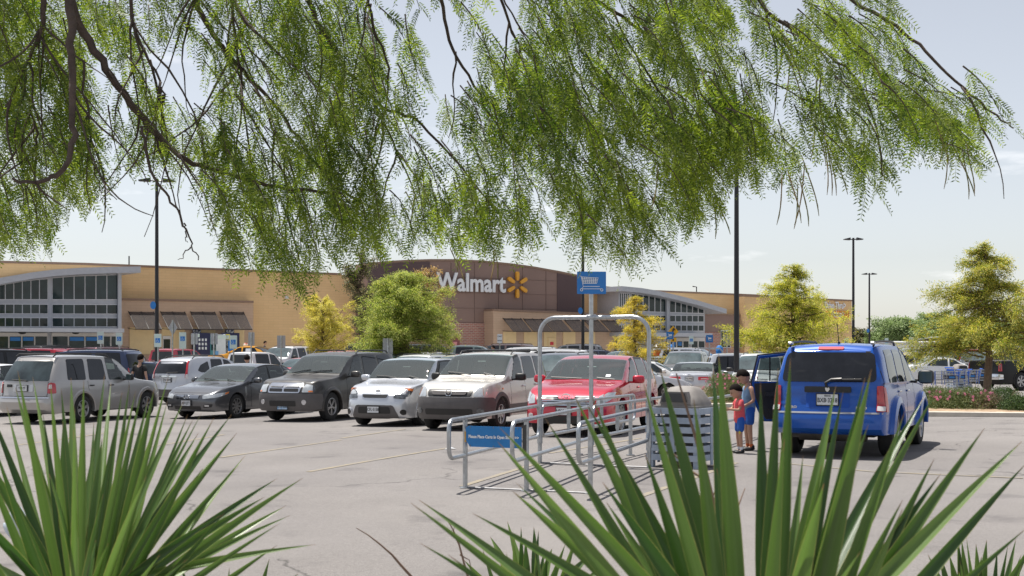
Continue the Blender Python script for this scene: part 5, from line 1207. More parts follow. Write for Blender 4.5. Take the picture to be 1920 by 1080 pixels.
def signpost(x, ytop, Y, w, h, m, label, name='sign', cat='sign', kind=None, base=None, face='front'):
    X = (x-CX)/F*Y; g = G(X, Y); zt = EYE-(ytop-HY)/F*Y-g; r = empty(name, (X, Y, g), 0, label, cat, 'signs on posts')
    mb = MB(); mb.tube([(0,0,0),(0,0,zt if face == 'back' else zt-.02)], .04, 6); mb.build('post', M_galv, r)
    yy = -.05 if face == 'front' else .05
    if kind == 'diamond':
        mb = MB(); mb.prism([(0,zt-h),(w/2,zt-h/2),(0,zt),(-w/2,zt-h/2)], yy-.01, yy+.01); p = mb.build('sign_panel', m, r)
    else:
        mb = MB(); mb.prism(rect(-w/2,w/2,zt-h,zt,.03), yy-.01, yy+.01); p = mb.build('sign_panel', m, r)
    return r, p, zt
M_signw = mat('sign_white', (.55,.66,.62), .4, var=.06, vscale=20); M_back = mat('sign_back_aluminium', (.38,.39,.40), .5, .5, var=.1)
M_warn = mat('sign_yellow', (.80,.42,.01), .4)
def wheelchair(p, zc, s, m=None):
    mb = MB(); y = -.065
    mb.tube([(-.1*s,y,zc+.33*s),(-.06*s,y,zc+.02*s),(.15*s,y,zc),(.22*s,y,zc-.25*s)], .035*s, 5); mb.tube([(-.1*s+.26*s*math.cos(a)-.0*s, y, zc-.10*s+.26*s*math.sin(a)) for a in np.linspace(2.2, 6.0, 9)], .03*s, 5); mb.ell((-.11*s,y,zc+.42*s), (.07*s,.02,.07*s), 8, 5)
    mb.build('wheelchair_symbol', M_white, p)
def accessible(x, ytop, Y, label, h=.62):
    r, p, zt = signpost(x, ytop, Y, .34, h, M_signw, label, 'accessible_parking_sign', 'parking sign')
    mb = MB(); mb.prism(rect(-.11,.11,zt-.42,zt-.20,.01), -.066, -.06); q = mb.build('blue_square', M_blue, p); wheelchair(p, zt-.32, .2)
accessible(189, 622, 66, 'accessible parking sign at the left doorway, leftmost of these signs'); accessible(224, 624, 66, 'accessible parking sign just right of the left doors'); accessible(296.5, 626, 60, 'accessible parking sign at the foot of the left lamp post')
accessible(343, 623, 62, 'taller accessible parking sign with a pale plate below, left of the red pickup', .8); accessible(438, 629, 60, 'accessible parking sign in front of the drinks machines'); accessible(1296, 630, 96, 'accessible parking sign left of the blue sign at the right entrance')
accessible(1587, 634, 100, 'accessible parking sign above the roof of the blue SUV'); accessible(1708, 632, 104, 'accessible parking sign left of the right tree in the distance'); accessible(1662, 634, 120, 'accessible parking sign at the left end of the white trailer')
for (x, y, Y, w, h, l) in ((364,625,58,.30,.5,'sign back beside the first price board'),(401,625,58,.32,.5,'sign back in front of the white drinks machine'),(471,623,62,.30,.62,'sign back above the yellow taxi bonnet'),(527,629,62,.40,.6,'sign back on the post in front of the tan wall'),(727,634,56,.44,.75,'wide sign back in front of the big green tree'),(1363,628,72,.38,.6,'sign back before the tall windows right of the entrance'),(1413,630,80,.36,.6,'sign back at the left edge of the yellow green tree'),(1719,633,110,.3,.5,'narrow sign back at the white trailer')):
    signpost(x, y, Y, w, h, M_back, 'plain grey '+l, 'sign_back', 'sign', face='back')
signpost(323.5, 600, 60, .42, .72, M_back, 'grey diamond sign seen edge on left of the red pickup', 'diamond_sign', 'sign', 'diamond', face='back')
r, p, zt = signpost(937, 626.5, 66, .26, .46, M_plate, 'small white notice on a post before the brick wall', 'notice_sign', 'sign')
text('CART', .095, M_ink, 'lettering', p, Matrix.Translation((0,-.065,zt-.12)) @ Matrix.Rotation(R(90),4,'X'), .001, .002); text('PKNG', .085, M_ink, 'lettering', p, Matrix.Translation((0,-.065,zt-.34)) @ Matrix.Rotation(R(90),4,'X'), .001, .002)
r, p, zt = signpost(1262, 611, 78, .66, .70, M_warn, 'yellow diamond warning sign with a black arrow before the right entrance', 'warning_sign', 'sign', 'diamond')
mb = MB(); mb.tube([(.05,-.07,zt-.52),(-.03,-.07,zt-.35),(.03,-.07,zt-.22)], .03, 5); mb.prism([(-.07,zt-.26),(.12,zt-.26),(.04,zt-.12)], -.075, -.065); mb.prism(rect(-.2,.2,zt-.98,zt-.72,.02), -.06, -.04); mb.build('arrow', M_warn, p); mb = MB(); mb.tube([(.05,-.085,zt-.52),(-.03,-.085,zt-.35),(.03,-.085,zt-.22)], .045, 5); mb.prism([(-.09,zt-.27),(.14,zt-.27),(.04,zt-.10)], -.09, -.08); mb.tube([(0,-.08,zt-.92),(0,-.08,zt-.78)], .04, 5); mb.build('arrow_mark', M_black, p)
for (x, y, l) in ((1256,622,'blue sign with a trolley beside the yellow warning sign'),(1330,628,'blue sign right of the right entrance doors')):
    r, p, zt = signpost(x, y, 72, .40, .42, M_blue, l, 'trolley_sign', 'sign'); mb = MB(); mb.tube([(-.12,-.07,zt-.1),(-.08,-.07,zt-.12),(-.05,-.07,zt-.3),(.11,-.07,zt-.3)], .012, 4); mb.box((.02,-.07,zt-.19),(.17,.01,.09)); mb.build('trolley_symbol', M_white, p)
# small fixtures before the right entrance: hoops, bins
for (x, w, l) in ((1236,1.5,'grey steel hoop rail left of the right entrance doors'),(1330,1.7,'grey steel hoop rail right of the right entrance doors')):
    Y = 84; X = (x-CX)/F*Y; r = empty('hoop_rail', (X,Y,G(X,Y)), 0, l, 'rail', 'hoop rails at the right entrance'); mb = MB(); mb.tube([(-w/2,0,0),(-w/2,0,1.75),(-w/2+.15,0,1.95),(w/2-.15,0,1.95),(w/2,0,1.75),(w/2,0,0)], .05, 8); mb.build('rail', M_galv, r)
for (x, m_, l, w) in ((1233,M_orange,'orange topped white litter bin before the right entrance',.3),(1259,M_blue,'blue litter bin left of the silver SUV at the right entrance',.25),(1349,M_blue,'blue litter bin right of the silver SUV at the right entrance',.25)):
    Y = 90; X = (x-CX)/F*Y; r = empty('litter_bin', (X,Y,G(X,Y)+.1), 0, l, 'bin', 'litter bins at the right entrance'); mb = MB(); mb.lathe([(0,0),(w,0),(w,1.6),(0,1.6)], 12); mb.build('bin_body', m_, r); mb = MB(); mb.lathe([(w*1.05,1.6),(w*1.0,1.85),(w*.5,2.0),(0,2.02)], 12); mb.build('bin_lid', P_wht if m_ is M_orange else M_blue, r)
# drinks machines by the left awnings
def local_store(x, dep): t = tF(x, dep); return Vector((F0.x+t*DX+dep*DY, F0.y+t*DY-dep*DX))
def machine(x, w, h, m, label, deco):
    q = local_store(x, 1.9); r = empty('vending_machine', (q.x,q.y,G(q.x,q.y)+.12), B_rot, label, 'vending machine', 'machines along the store wall'); mb = MB(); mb.box((0,0,h/2),(w,.8,h),bev=.03); b = mb.build('cabinet', m, r)
    for (nm, a0,a1,b0,b1,mm) in deco: mb = MB(); mb.b2(a0*w,a1*w,-.43,-.405,b0*h,b1*h); mb.build(nm, mm, r)
M_navy = mat('navy_cabinet', (.012,.015,.06), .35, var=.2); M_teal = mat('teal_panel', (.05,.22,.24), .4, var=.1); M_cool = mat('pale_cabinet', (.60,.64,.66), .4, var=.08)
btn = [('button_panel',-.32+.22*i,-.2+.22*i,.48+.13*j,.56+.13*j,M_cool) for i in range(3) for j in range(3)]
machine(377, 1.1, 2.3, M_navy, 'dark navy drinks machine with rows of pale buttons', btn+[('corner_panel',-.45,-.25,.86,.97,M_signw)])
machine(396, .5, 2.1, M_teal, 'narrow teal kiosk beside the white water machine', [('screen',-.3,.3,.5,.7,M_glass)])
machine(412, 1.35, 2.2, M_cool, 'white water refill machine with a teal picture', [('picture_panel',-.1,.42,.12,.3,M_teal),('top_panel',-.4,.4,.85,.97,M_signw),('bottle_picture',-.38,-.2,.1,.45,mat('pale_blue', (.15,.35,.6), .4)),('button',.25,.33,.55,.62,M_black)])
machine(432, 1.1, 2.3, M_navy, 'blue drinks machine with a yellow corner', [('corner_panel',-.46,-.2,.8,.96,mat('yellow_panel', (.7,.6,.1), .4)),('logo_panel',-.3,.3,.35,.75,M_blue)])
machine(1121, 1.3, 2.1, M_navy, 'navy drinks machine behind the trolley sign post', [('logo_panel',-.3,.3,.4,.8,M_blue)])
machine(1146, 1.0, 1.9, M_blue, 'blue drinks machine left of the autumn yellow tree', [('logo_panel',-.3,.3,.4,.8,M_navy)])
# ---------------------------------------------------------------- trolley bay of steel tube
A_, B_, C_ = Vector((-.58,15.85)), Vector((.175,15.5)), Vector((.93,15.2))
D_, E_, F_ = Vector((.42,19.3)), Vector((1.17,18.92)), Vector((1.98,18.5)); U_ = Vector((.375,.927))
bay = empty('trolley_bay', (.7, 17.3, G(.7,17.3)), 0, 'galvanised steel tube trolley bay with a tall hoop, in the middle of the lot', 'trolley bay'); gz = G(.7,17.3)
def W(p, z): return (p.x-.7, p.y-17.3, z)
def loop(a, b, z0=.41, z1=.87, r=.13, ends=(1,1), ex=.0):
    d = (b-a).normalized(); pts = []
    def arc(p, sg, za, zb_, up):
        out = []
        for k in range(6):
            t = math.pi/2*k/5
            out.append((p+d*sg*(-r+r*math.sin(t)), (za-r+r*(1-0)-r*(1-math.cos(t)) if False else 0)))
        return out
    def corner(p, sg, z, zs, rev=False):       # quarter turn at the loop end, z rail height, zs direction to the other rail
        o = [(p+d*sg*(-r+r*math.sin(t)), z+zs*r*(1-math.cos(t))) for t in np.linspace(0, math.pi/2, 6)]
        return o[::-1] if rev else o
    P0 = corner(b, 1, z1, -1)+corner(b, 1, z0, 1, True)+corner(a, -1, z0, 1)+corner(a, -1, z1, -1, True)
    P0.append(P0[0]); return [W(p, z) for p, z in P0]
dAD = (D_-A_).normalized()
segs = [(A_-dAD*.62, D_-dAD*.06), (B_-dAD*.62, E_-dAD*.06), (C_-dAD*.62, F_-dAD*.06), (D_+U_*.07, D_+U_*5.0), (E_+U_*.07, E_+U_*5.6), (F_+U_*1.25, F_+U_*7.2)]
for a, b in segs: mb = MB(); mb.tube(loop(a, b), .026, 8, cap=False); mb.build('guard_rail', M_galv, bay)
def post(p, h, r=.030, name='post'): mb = MB(); mb.tube([W(p,0),W(p,h)], r, 8); mb.lathe([(0,0),(.07,0),(.07,.012),(0,.012)], 10, Matrix.Translation(W(p,.0))); return mb.build(name, M_galv, bay)
for p in (A_, B_, C_): post(p, .86)
for a, b in segs[3:]:
    for t in (.35,.95): post(a+(b-a)*t, .86)
post(E_, 2.55, .032, 'sign_post')
mb = MB(); pr = .25; d = (F_-D_); k = d.normalized(); hh = 2.19
pts = [W(D_,0), W(D_,hh-pr)]+[W(D_+k*(pr-pr*math.cos(t)), hh-pr+pr*math.sin(t)) for t in np.linspace(.2, math.pi/2, 7)]+[W(E_,hh+.0)]+[W(F_-k*(pr-pr*math.cos(t)), hh-pr+pr*math.sin(t)) for t in np.linspace(math.pi/2, .2, 7)]+[W(F_,hh-pr), W(F_,0)]
mb.tube(pts, .032, 10); mb.build('tall_hoop', M_galv, bay)
mb = MB(); mb.tube([W(A_,.012),W(C_,.012)], .012, 6); mb.tube([W(D_,.012),W(F_,.012)], .012, 6); mb.build('ground_bar', mat('dull_steel', (.30,.30,.31), .6, .3, var=.2), bay)
mb = MB()
for p in (D_, F_): mb.tube([W(p,.30),W(p,.50)], .042, 10); mb.tube([W(p,.80),W(p,.94)], .042, 10)
mb.tube([W(E_,.30),W(E_,.50)], .044, 10); mb.tube([W(E_+Vector((-.07,0)),hh),W(E_+Vector((.07,0)),hh)], .043, 10); mb.build('tube_clamp', M_galv, bay)
for s_ in (1.3, 3.0):
    for base in (D_, E_):
        p = base+U_*s_; mb = MB(); c = W(p, 0); mb.prism([(-.03,.84),(.03,.84),(.03,.48),(0,.38),(-.03,.48)], -.006, .006, Matrix.Translation(c)); mb.build('hanging_plate', M_galv, bay)
# sign on the front of the bay
dAB = (B_-A_).normalized(); sa = math.atan2(dAB.y, dAB.x); pc = A_+(B_-A_)*.5
Ms = Matrix.Translation(W(pc, 0)) @ Matrix.Rotation(sa, 4, 'Z')
wl = (B_-A_).length/2-.04
mb = MB(); mb.prism([(-wl,.60),(-wl+.05,.52),(wl,.52),(wl,.775),(-wl+.03,.775),(-wl,.75)], -.055, -.045, Ms); sgn = mb.build('bay_sign', mat('bay_sign_blue', (.015,.19,.50), .45, var=.08, vscale=6), bay)
text('Please Place Carts In Open Stall>>>>', .052, M_white, 'sign_lettering', sgn, Ms @ Matrix.Translation((-.0,-.058,.645)) @ Matrix.Rotation(R(90),4,'X'), .001, .0022, sx=.86)
mb = MB()
for x in (-wl+.06, 0, wl-.05):
    for z in (.535,.76): mb.lathe([(0,-.062),(.007,-.062),(.007,-.05)], 8, Ms @ Matrix.Translation((x,0,z)), axis='Y')
mb.build('rivet', M_rimd, sgn)
mb = MB(); mb.box((wl+.035,-.05,.64), (.04,.03,.33), M=Ms); mb.build('sign_bracket', mat('dark_bracket', (.06,.06,.06), .5, .4), bay)
mb = MB(); mb.tube([Ms @ Vector((-wl-.0,-.03,.84)), Ms @ Vector((-wl-.03,-.05,.78)), Ms @ Vector((-wl-.01,-.05,.70))], .008, 5); mb.build('chain', M_galv, bay); mb = MB(); mb.box((-wl-.01,-.05,.64), (.02,.015,.13), M=Ms); mb.build('chain_tag', mat('brass_tag', (.5,.3,.08), .4, .5), bay)
# tall blue sign with a trolley
Mt = Matrix.Translation(W(E_, 2.70)) @ Matrix.Rotation(R(4), 4, 'Z')
mb = MB(); mb.prism(rect(-.215,.215,-.165,.165,.01), -.05, -.042, Mt); tsg = mb.build('trolley_sign', M_blue, bay)
mb = MB(); y = -.056
def ln(*pp): mb.tube([Mt @ Vector((a,y,b)) for a,b in pp], .0055, 4, smooth=False)
ln((-.18,.10),(-.155,.095),(-.125,-.055),(.12,-.055)); ln((-.15,.085),(.10,.07),(.075,-.01),(-.135,-.01)); ln((-.12,-.055),(-.15,-.09),(.14,-.09))
for i in range(7): ln((-.14+i*.033,.085-i*.002),(-.115+i*.028,-.01))
for j in range(3): ln((-.147+.005*j,.062-j*.024),(.093-.006*j,.05-j*.02))
for x in (-.15,.15): ln(*[(x+.018*math.cos(a), -.105+.018*math.sin(a)) for a in np.linspace(0,6.283,9)])
mb.build('trolley_symbol', M_white, tsg)
# ---------------------------------------------------------------- slatted bin surround with grey dome lid
M_slat = mat('blue_grey_planks', (.29,.35,.44), .75, vscale=5, col2=(.42,.48,.57), bump=.25, bscale=25); M_barrel = mat('grey_barrel', (.10,.095,.095), .7, var=.2); M_dome = mat('weathered_grey_lid', (.17,.155,.145), .7, vscale=3, col2=(.27,.25,.235))
def slat_bin(X, Y, rz, label, s=1.0):
    r = empty('slatted_bin', (X, Y, G(X,Y)), rz, label, 'litter bin', 'slatted litter bins'); w = .40
    mb = MB()
    for a in range(4):
        M_ = Matrix.Rotation(a*math.pi/2, 4, 'Z')
        for k in range(6):
            mb.box((random.uniform(-.008,.008), -w-.012, .15+k*.135), (w*2+.05, .02, .088), random.uniform(-.008,.008), M_)
    mb.build('slats', M_slat, r)
    for sx in (-1,1):
        for sy in (-1,1): mb = MB(); mb.box((sx*(w-.04), sy*(w-.04), .42), (.08,.08,.84)); mb.build('corner_post', M_slat, r)
    mb = MB()
    for a in range(4): mb = MB(); mb.box((0,-w-.028,.43), (.07,.015,.78), 0, Matrix.Rotation(a*math.pi/2, 4, 'Z')); mb.build('batten', M_slat, r)
    mb = MB(); mb.lathe([(0,.04),(.27,.04),(.30,.86),(.31,.88),(0,.88)], 20); mb.build('barrel', M_barrel, r)
    mb = MB(); mb.prism(rect(-.36,.36,-.36,.36,.08), .86, .90, plane='XY'); 
    L0 = [(.35,.35,.90),(.345,.345,.94),(.30,.29,1.02),(.25,.22,1.11),(.20,.16,1.16),(.10,.08,1.18)]; vs = []; n = 20
    for (a, b, z) in L0:
        for j in range(n):
            t = 2*math.pi*j/n; c, s_ = math.cos(t), math.sin(t); e = .55; vs.append((a*math.copysign(abs(c)**e, c), b*math.copysign(abs(s_)**e, s_), z))
    fs = [(i*n+j,i*n+(j+1)%n,(i+1)*n+(j+1)%n,(i+1)*n+j) for i in range(len(L0)-1) for j in range(n)]; fs.append(tuple((len(L0)-1)*n+j for j in range(n)))
    mb.add(vs, fs, True); lid = mb.build('dome_lid', M_dome, r)
    mb = MB(); mb.prism([(-.20,.955),(.20,.955),(.16,1.085),(-.16,1.085)], -.375, -.22); mb.build('flap', mat('dark_flap', (.05,.05,.052), .5, var=.2), lid)
    mb = MB(); mb.prism([(-.24,.93),(.24,.93),(.19,1.105),(-.19,1.105)], -.345, -.25); mb.build('flap_frame', M_dome, lid)
    return r
slat_bin((1284-CX)/F*18.85, 18.85, R(-33), 'blue grey slatted wooden bin surround with dome lid, right of the trolley bay')
slat_bin((1799-CX)/F*60, 60, R(10), 'distant blue grey slatted bin surround behind the shopping trolleys')
# ---------------------------------------------------------------- shopping trolleys
M_wire = mat('trolley_wire', (.42,.43,.45), .35, .8, var=.1); M_tblue = mat('trolley_blue', (.01,.10,.50), .4)
def trolley():
    r = empty('shopping_trolley', (0,0,0), 0, 'x', 'shopping trolley', 'shopping trolleys behind the right island')
    mb = MB(); x0,x1,w0,w1 = -.45,.42,.26,.20
    for z, e in ((1.0,0),(.90,.02),(.80,.04),(.70,.06),(.60,.08)):
        mb.tube([(x0+e,-w0+e*.3,z),(x1-e,-w1+e*.3,z),(x1-e,w1-e*.3,z),(x0+e,w0-e*.3,z),(x0+e,-w0+e*.3,z)], .008, 4)
    for i in range(10):
        t = i/9; x = x0+(x1-x0)*t; w = w0+(w1-w0)*t
        for sg in (-1,1): mb.tube([(x,sg*w,1.0),(x0+.08+(x1-x0-.16)*t,sg*(w-.024),.6)], .006, 4)
    for i in range(6):
        y = -w1+2*w1*i/5; mb.tube([(x1,y,1.0),(x1-.08,y*.9,.6),(x0+.08,y*1.1,.6)], .006, 4)
    mb.build('basket', M_wire, r)
    mb = MB()
    for sg in (-1,1): mb.tube([(x0-.05,sg*w0,1.05),(x0+.05,sg*(w0-.01),.65),(x0+.12,sg*w0,.25),(x1,sg*w1*.8,.16),(x1-.05,sg*w1,.55)], .013, 6)
    mb.build('frame', M_wire, r)
    mb = MB(); mb.tube([(x0-.08,-w0,1.06),(x0-.08,w0,1.06)], .022, 8); mb.build('handle', M_tblue, r)
    mb = MB(); mb.box((x0-.03,0,.93), (.02,.42,.16)); mb.build('seat_flap', M_tblue, r)
    for sg in (-1,1):
        mb = MB(); mb.box((x0+.30,sg*(w0+.005),.80), (.26,.012,.13)); b = mb.build('side_badge', M_navy, r); mb = MB(); mb.box((x0+.30,sg*(w0+.014),.80), (.20,.006,.07)); mb.build('badge_panel', M_blue, b)
        for x in (x0+.05,x1): mb = MB(); mb.tube([(x,sg*(w0-.01 if x < 0 else w1),.52),(x,sg*(w0-.01 if x < 0 else w1),1.02)], .016, 6); mb.build('corner_post', M_tblue, r)
        for x in (x0+.12,x1-.02): mb = MB(); mb.lathe([(0,-.02),(.06,-.02),(.06,.02),(0,.02)], 10, Matrix.Translation((x,sg*(.24 if x < 0 else .15),.065)), axis='Y'); mb.build('caster', M_black, r)
    return r
t0 = trolley()
for i, (x, Y, a, l) in enumerate([(1772,45.5,R(180),'shopping trolley at the left end of the row by the right island'),(1791,46,R(176),'second shopping trolley from the left by the right island'),(1812,47.5,R(170),'shopping trolley with upright blue handle just left of the tree trunk'),(1830,49,R(165),'shopping trolley nearest the trunk of the right tree'),(1800,52,R(20),'shopping trolley behind the others near the slatted bin')]):
    t = t0 if i == 0 else copy_thing(t0); X = (x-CX)/F*Y; t.location = (X,Y,G(X,Y)); t.rotation_euler = (0,0,a); t['label'] = l
# ---------------------------------------------------------------- people
def skin(name, V, E, Rr, m, parent, root=0, sub=2, keep=None):
    me = bpy.data.meshes.new(name); me.from_pydata([tuple(v) for v in V], E, []); o = link(bpy.data.objects.new(name, me))
    o.modifiers.new('s', 'SKIN')
    lay = me.skin_vertices[0] if len(me.skin_vertices) else None
    for i, r in enumerate(Rr): lay.data[i].radius = r if isinstance(r, tuple) else (r, r); lay.data[i].use_root = (i == root)
    s = o.modifiers.new('u', 'SUBSURF'); s.levels = sub; s.render_levels = sub
    dg = bpy.context.evaluated_depsgraph_get(); m2 = bpy.data.meshes.new_from_object(o.evaluated_get(dg)); bpy.data.objects.remove(o)
    m2.materials.clear(); m2.materials.append(m); m2.polygons.foreach_set('use_smooth', [True]*len(m2.polygons)); m2.name = name
    q = link(bpy.data.objects.new(name, m2)); q.parent = parent; return q
M_skin = mat('brown_skin', (.44,.25,.165), .5, var=.08, vscale=8); M_skin2 = mat('light_skin', (.42,.25,.18), .5, var=.08); M_hair = mat('black_hair', (.010,.007,.006), .8, spec=.1, var=.4, vscale=30)
def person(x, Y, face, h, label, shirt, shorts, arms, headpitch=0, skinm=None, sleeves=True, trousers=False, lean=0, legs=None, hairl=1.0, name='person', dz=0, plump=1.0):
    X = (x-CX)/F*Y; r = empty(name, (X,Y,G(X,Y)+dz), face, label, 'person'); sm = skinm or M_skin; k = h
    pel = Vector((0,0,.50*k)); wst = Vector((lean*.03,0,.58*k)); ch = Vector((lean*.05,0,.70*k)); nk = Vector((lean*.07+.0,0,.815*k)); hb = Vector((nk.x+.012*k,0,.865*k))
    V = [pel,wst,ch,nk,hb]; E = [(0,1),(1,2),(2,3),(3,4)]; Rr = [(.044*k,.052*k),(.042*k,.055*k),(.052*k*plump,.075*k),(.030*k,.032*k),(.030*k,.030*k)]
    def add(p, par, rad): V.append(Vector(p)); E.append((par, len(V)-1)); Rr.append(rad); return len(V)-1
    info = {}
    for sg, nm in ((1,'l'),(-1,'r')):
        el, wr = arms[nm]
        sh = add((ch.x,sg*.105*k,.785*k), 2, .032*k); e = add(Vector(el)*k, sh, .024*k); w = add(Vector(wr)*k, e, .016*k)
        dirv = (V[w]-V[e]).normalized(); pm = add(V[w]+dirv*.045*k, w, (.014*k,.020*k)); side = Vector((0,0,1)) if abs(dirv.z) < .6 else Vector((1,0,0)); sd = (side-dirv*side.dot(dirv)).normalized(); nn = dirv.cross(sd)
        for f, (o_, l_) in enumerate(((.017,.034),(.006,.040),(-.005,.037),(-.015,.029))):
            a = add(V[pm]+sd*o_*k+dirv*.018*k, pm, .0058*k); add(V[a]+dirv*l_*.75*k-nn*sg*.008*k*(1 if sg>0 else -1)-Vector((0,0,.006*k)), a, .0048*k)
        a = add(V[w]+sd*.024*k+dirv*.03*k, w, .0065*k); add(V[a]+dirv*.026*k+sd*.004*k, a, .0052*k)
        lg = (legs or {}).get(nm, ((.01,sg*.058,.27),(-.01,sg*.058,.045)))
        hp = add((0,sg*.052*k,.465*k), 0, .036*k); kn = add(Vector(lg[0])*k, hp, .034*k); an = add(Vector(lg[1])*k, kn, .022*k); add(V[an]+Vector((.07*k,0,-.022*k)), an, .018*k)
        info[nm] = (sh, e, w, hp, kn, an)
    skin('body', V, E, Rr, sm, r)
    # head
    mb = MB(); hc = Vector((hb.x+.012*k,0,.925*k)); Mh = Matrix.Translation((hb.x,0,hb.z)) @ Matrix.Rotation(headpitch, 4, 'Y') @ Matrix.Translation((-hb.x,0,-hb.z))
    R_ = .066*k if h > 1.5 else .072*k*(1.25 if h < 1.2 else 1.08)
    mb.ell(hc, (R_*1.02,R_*.80,R_*1.15), 16, 12, Mh); mb.ell(hc+Vector((R_*.30,0,-R_*.62)), (R_*.55,R_*.52,R_*.5), 12, 8, Mh)
    mb.ell(hc+Vector((R_*.98,0,-R_*.22)), (R_*.16,R_*.13,R_*.22), 8, 6, Mh)
    for sg in (1,-1): mb.ell(hc+Vector((-R_*.02,sg*R_*.80,-R_*.12)), (R_*.16,R_*.08,R_*.24), 8, 6, Mh)
    hd = mb.build('head', sm, r)
    mb = MB()
    for sg in (1,-1): mb.ell(hc+Vector((R_*.90,sg*R_*.32,-R_*.02)), (R_*.08,R_*.13,R_*.07), 8, 5, Mh); mb.ell(hc+Vector((R_*.93,sg*R_*.33,R_*.20)), (R_*.05,R_*.19,R_*.035), 8, 4, Mh)
    mb.build('eyes_and_brows', M_hair, hd); mb = MB(); mb.ell(hc+Vector((R_*.80,0,-R_*.62)), (R_*.08,R_*.22,R_*.05), 8, 5, Mh); mb.build('mouth', mat('lips', (.25,.08,.06), .5), hd)
    mb = MB(); vs = []; fs = []; nu, nv = 18, 9
    for i in range(nv+1):
        for j in range(nu):
            a = 2*math.pi*j/nu; front = math.cos(a); tmax = 1.30+(.85*hairl)*max(0,-front)**.7+.20*hairl*(1-abs(front)) if front < .35 else 1.12+.1*math.sin(9*a); t = tmax*i/nv
            jit = 1+.03*math.sin(7*a+3*i)+.02*random.random(); vs.append(hc+Vector((-R_*.03+R_*1.10*jit*math.sin(t)*math.cos(a), R_*.90*jit*math.sin(t)*math.sin(a), R_*.02+R_*1.22*jit*math.cos(t))))
    for i in range(nv):
        for j in range(nu): fs.append((i*nu+j,(i+1)*nu+j,(i+1)*nu+(j+1)%nu,i*nu+(j+1)%nu))
    mb.add(vs, fs, True, Mh); mb.build('hair', M_hair, hd)
    # clothes
    g = 1.0; V2 = [pel+Vector((0,0,-.075*k)), wst, ch, Vector((nk.x,0,.795*k))]; E2 = [(0,1),(1,2),(2,3)]; R2 = [(.104*k*plump,.114*k*plump),(.068*k*plump,.084*k*plump),(.070*k*plump,.094*k),(.040*k,.055*k)]
    for sg, nm in ((1,'l'),(-1,'r')):
        sh, e, w, *_ = info[nm]; V2.append(V[sh]); E2.append((2, len(V2)-1)); R2.append(.040*k if sleeves else .030*k)
        if sleeves: V2.append(V[sh]+(V[e]-V[sh])*.72); E2.append((len(V2)-2, len(V2)-1)); R2.append(.038*k)
        if sleeves == 'long': V2.append(V[e]); E2.append((len(V2)-2, len(V2)-1)); R2.append(.034*k); V2.append(V[w]); E2.append((len(V2)-2, len(V2)-1)); R2.append(.026*k)
    skin('shirt', V2, E2, R2, shirt, r)
    V3 = [pel+Vector((0,0,.06*k)), pel]; E3 = [(0,1)]; R3 = [(.064*k*plump,.078*k*plump),(.070*k*plump,.084*k*plump)]
    for sg, nm in ((1,'l'),(-1,'r')):
        sh, e, w, hp, kn, an = info[nm]; V3.append(V[hp]); E3.append((1, len(V3)-1)); R3.append(.060*k)
        f = 1.0 if trousers else .82; V3.append(V[hp]+(V[kn]-V[hp])*f); E3.append((len(V3)-2, len(V3)-1)); R3.append(.055*k if not trousers else .042*k)
        if trousers: V3.append(V[an]); E3.append((len(V3)-2, len(V3)-1)); R3.append(.034*k)
    skin('trousers' if trousers else 'shorts', V3, E3, R3, shorts, r, 1)
    for nm in ('l','r'):
        an = V[info[nm][5]]; mb = MB(); mb.ell(an+Vector((.035*k,0,-.020*k)), (.085*k,.034*k,.026*k), 12, 8); mb.ell(an+Vector((-.01*k,0,.004*k)), (.036*k,.032*k,.030*k), 10, 6); mb.build('shoe', mat('black_shoe', (.015,.015,.016), .5), r)
    return r, k
M_coral = mat('coral_red_shirt', (.68,.10,.11), .85, var=.12, vscale=30); M_bluesh = mat('bright_blue_shorts', (.012,.10,.42), .7, var=.15); M_tank = mat('pale_blue_tank_top', (.16,.27,.42), .75, var=.2, vscale=12); M_blk = mat('black_cloth', (.012,.012,.014), .85, var=.3); M_wcl = mat('white_cloth', (.66,.69,.74), .85, var=.05); M_jean = mat('dark_trousers', (.03,.035,.05), .85, var=.2)
arm_fwd = {'l': ((.045,.125,.645),(.19,.10,.655)), 'r': ((.07,-.125,.655),(.215,-.085,.635))}
arm_dn = {'l': ((-.02,.150,.62),(.02,.155,.47)), 'r': ((-.02,-.150,.62),(.03,-.150,.47))}
arm_b2 = {'l': ((-.01,.145,.62),(.10,.10,.55)), 'r': ((.0,-.145,.62),(.12,-.10,.56))}
r, k = person(1387, 21.15, R(188), 1.12, 'small boy in a coral red T-shirt and bright blue shorts reaching towards the bin', M_coral, M_bluesh, arm_fwd, R(20), hairl=.75, lean=.2)
for nm, y in (('l',.058),('r',-.058)): mb = MB(); mb.lathe([(.024*k,.05*k),(.028*k,.06*k),(.027*k,.10*k),(.022*k,.10*k)], 10, Matrix.Translation((-.01*k,y*k,0))); mb.build('sock', M_wcl, r)
mb = MB(); mb.ell((.03,.095,.36), (.02,.012,.035), 8, 6); mb.build('shorts_badge', mat('badge_yellow', (.6,.5,.05), .5), r)
r, k = person(1404, 21.75, R(190), 1.38, 'older boy in a pale blue tank top looking down behind the small boy', M_tank, M_bluesh, arm_b2, R(34), sleeves=False, lean=.3, hairl=.8)
for nm, y in (('l',.058),('r',-.058)): mb = MB(); mb.lathe([(.024*k,.04*k),(.028*k,.05*k),(.027*k,.085*k),(.022*k,.085*k)], 10, Matrix.Translation((-.01*k,y*k,0))); mb.build('sock', mat('orange_sock', (.5,.12,.03), .8), r)
person(262, 41.5, R(70), 1.76, 'man in a black shirt walking away behind the pewter SUV', M_blk, M_jean, arm_dn, R(8), sleeves=True, trousers=True, skinm=M_skin2)
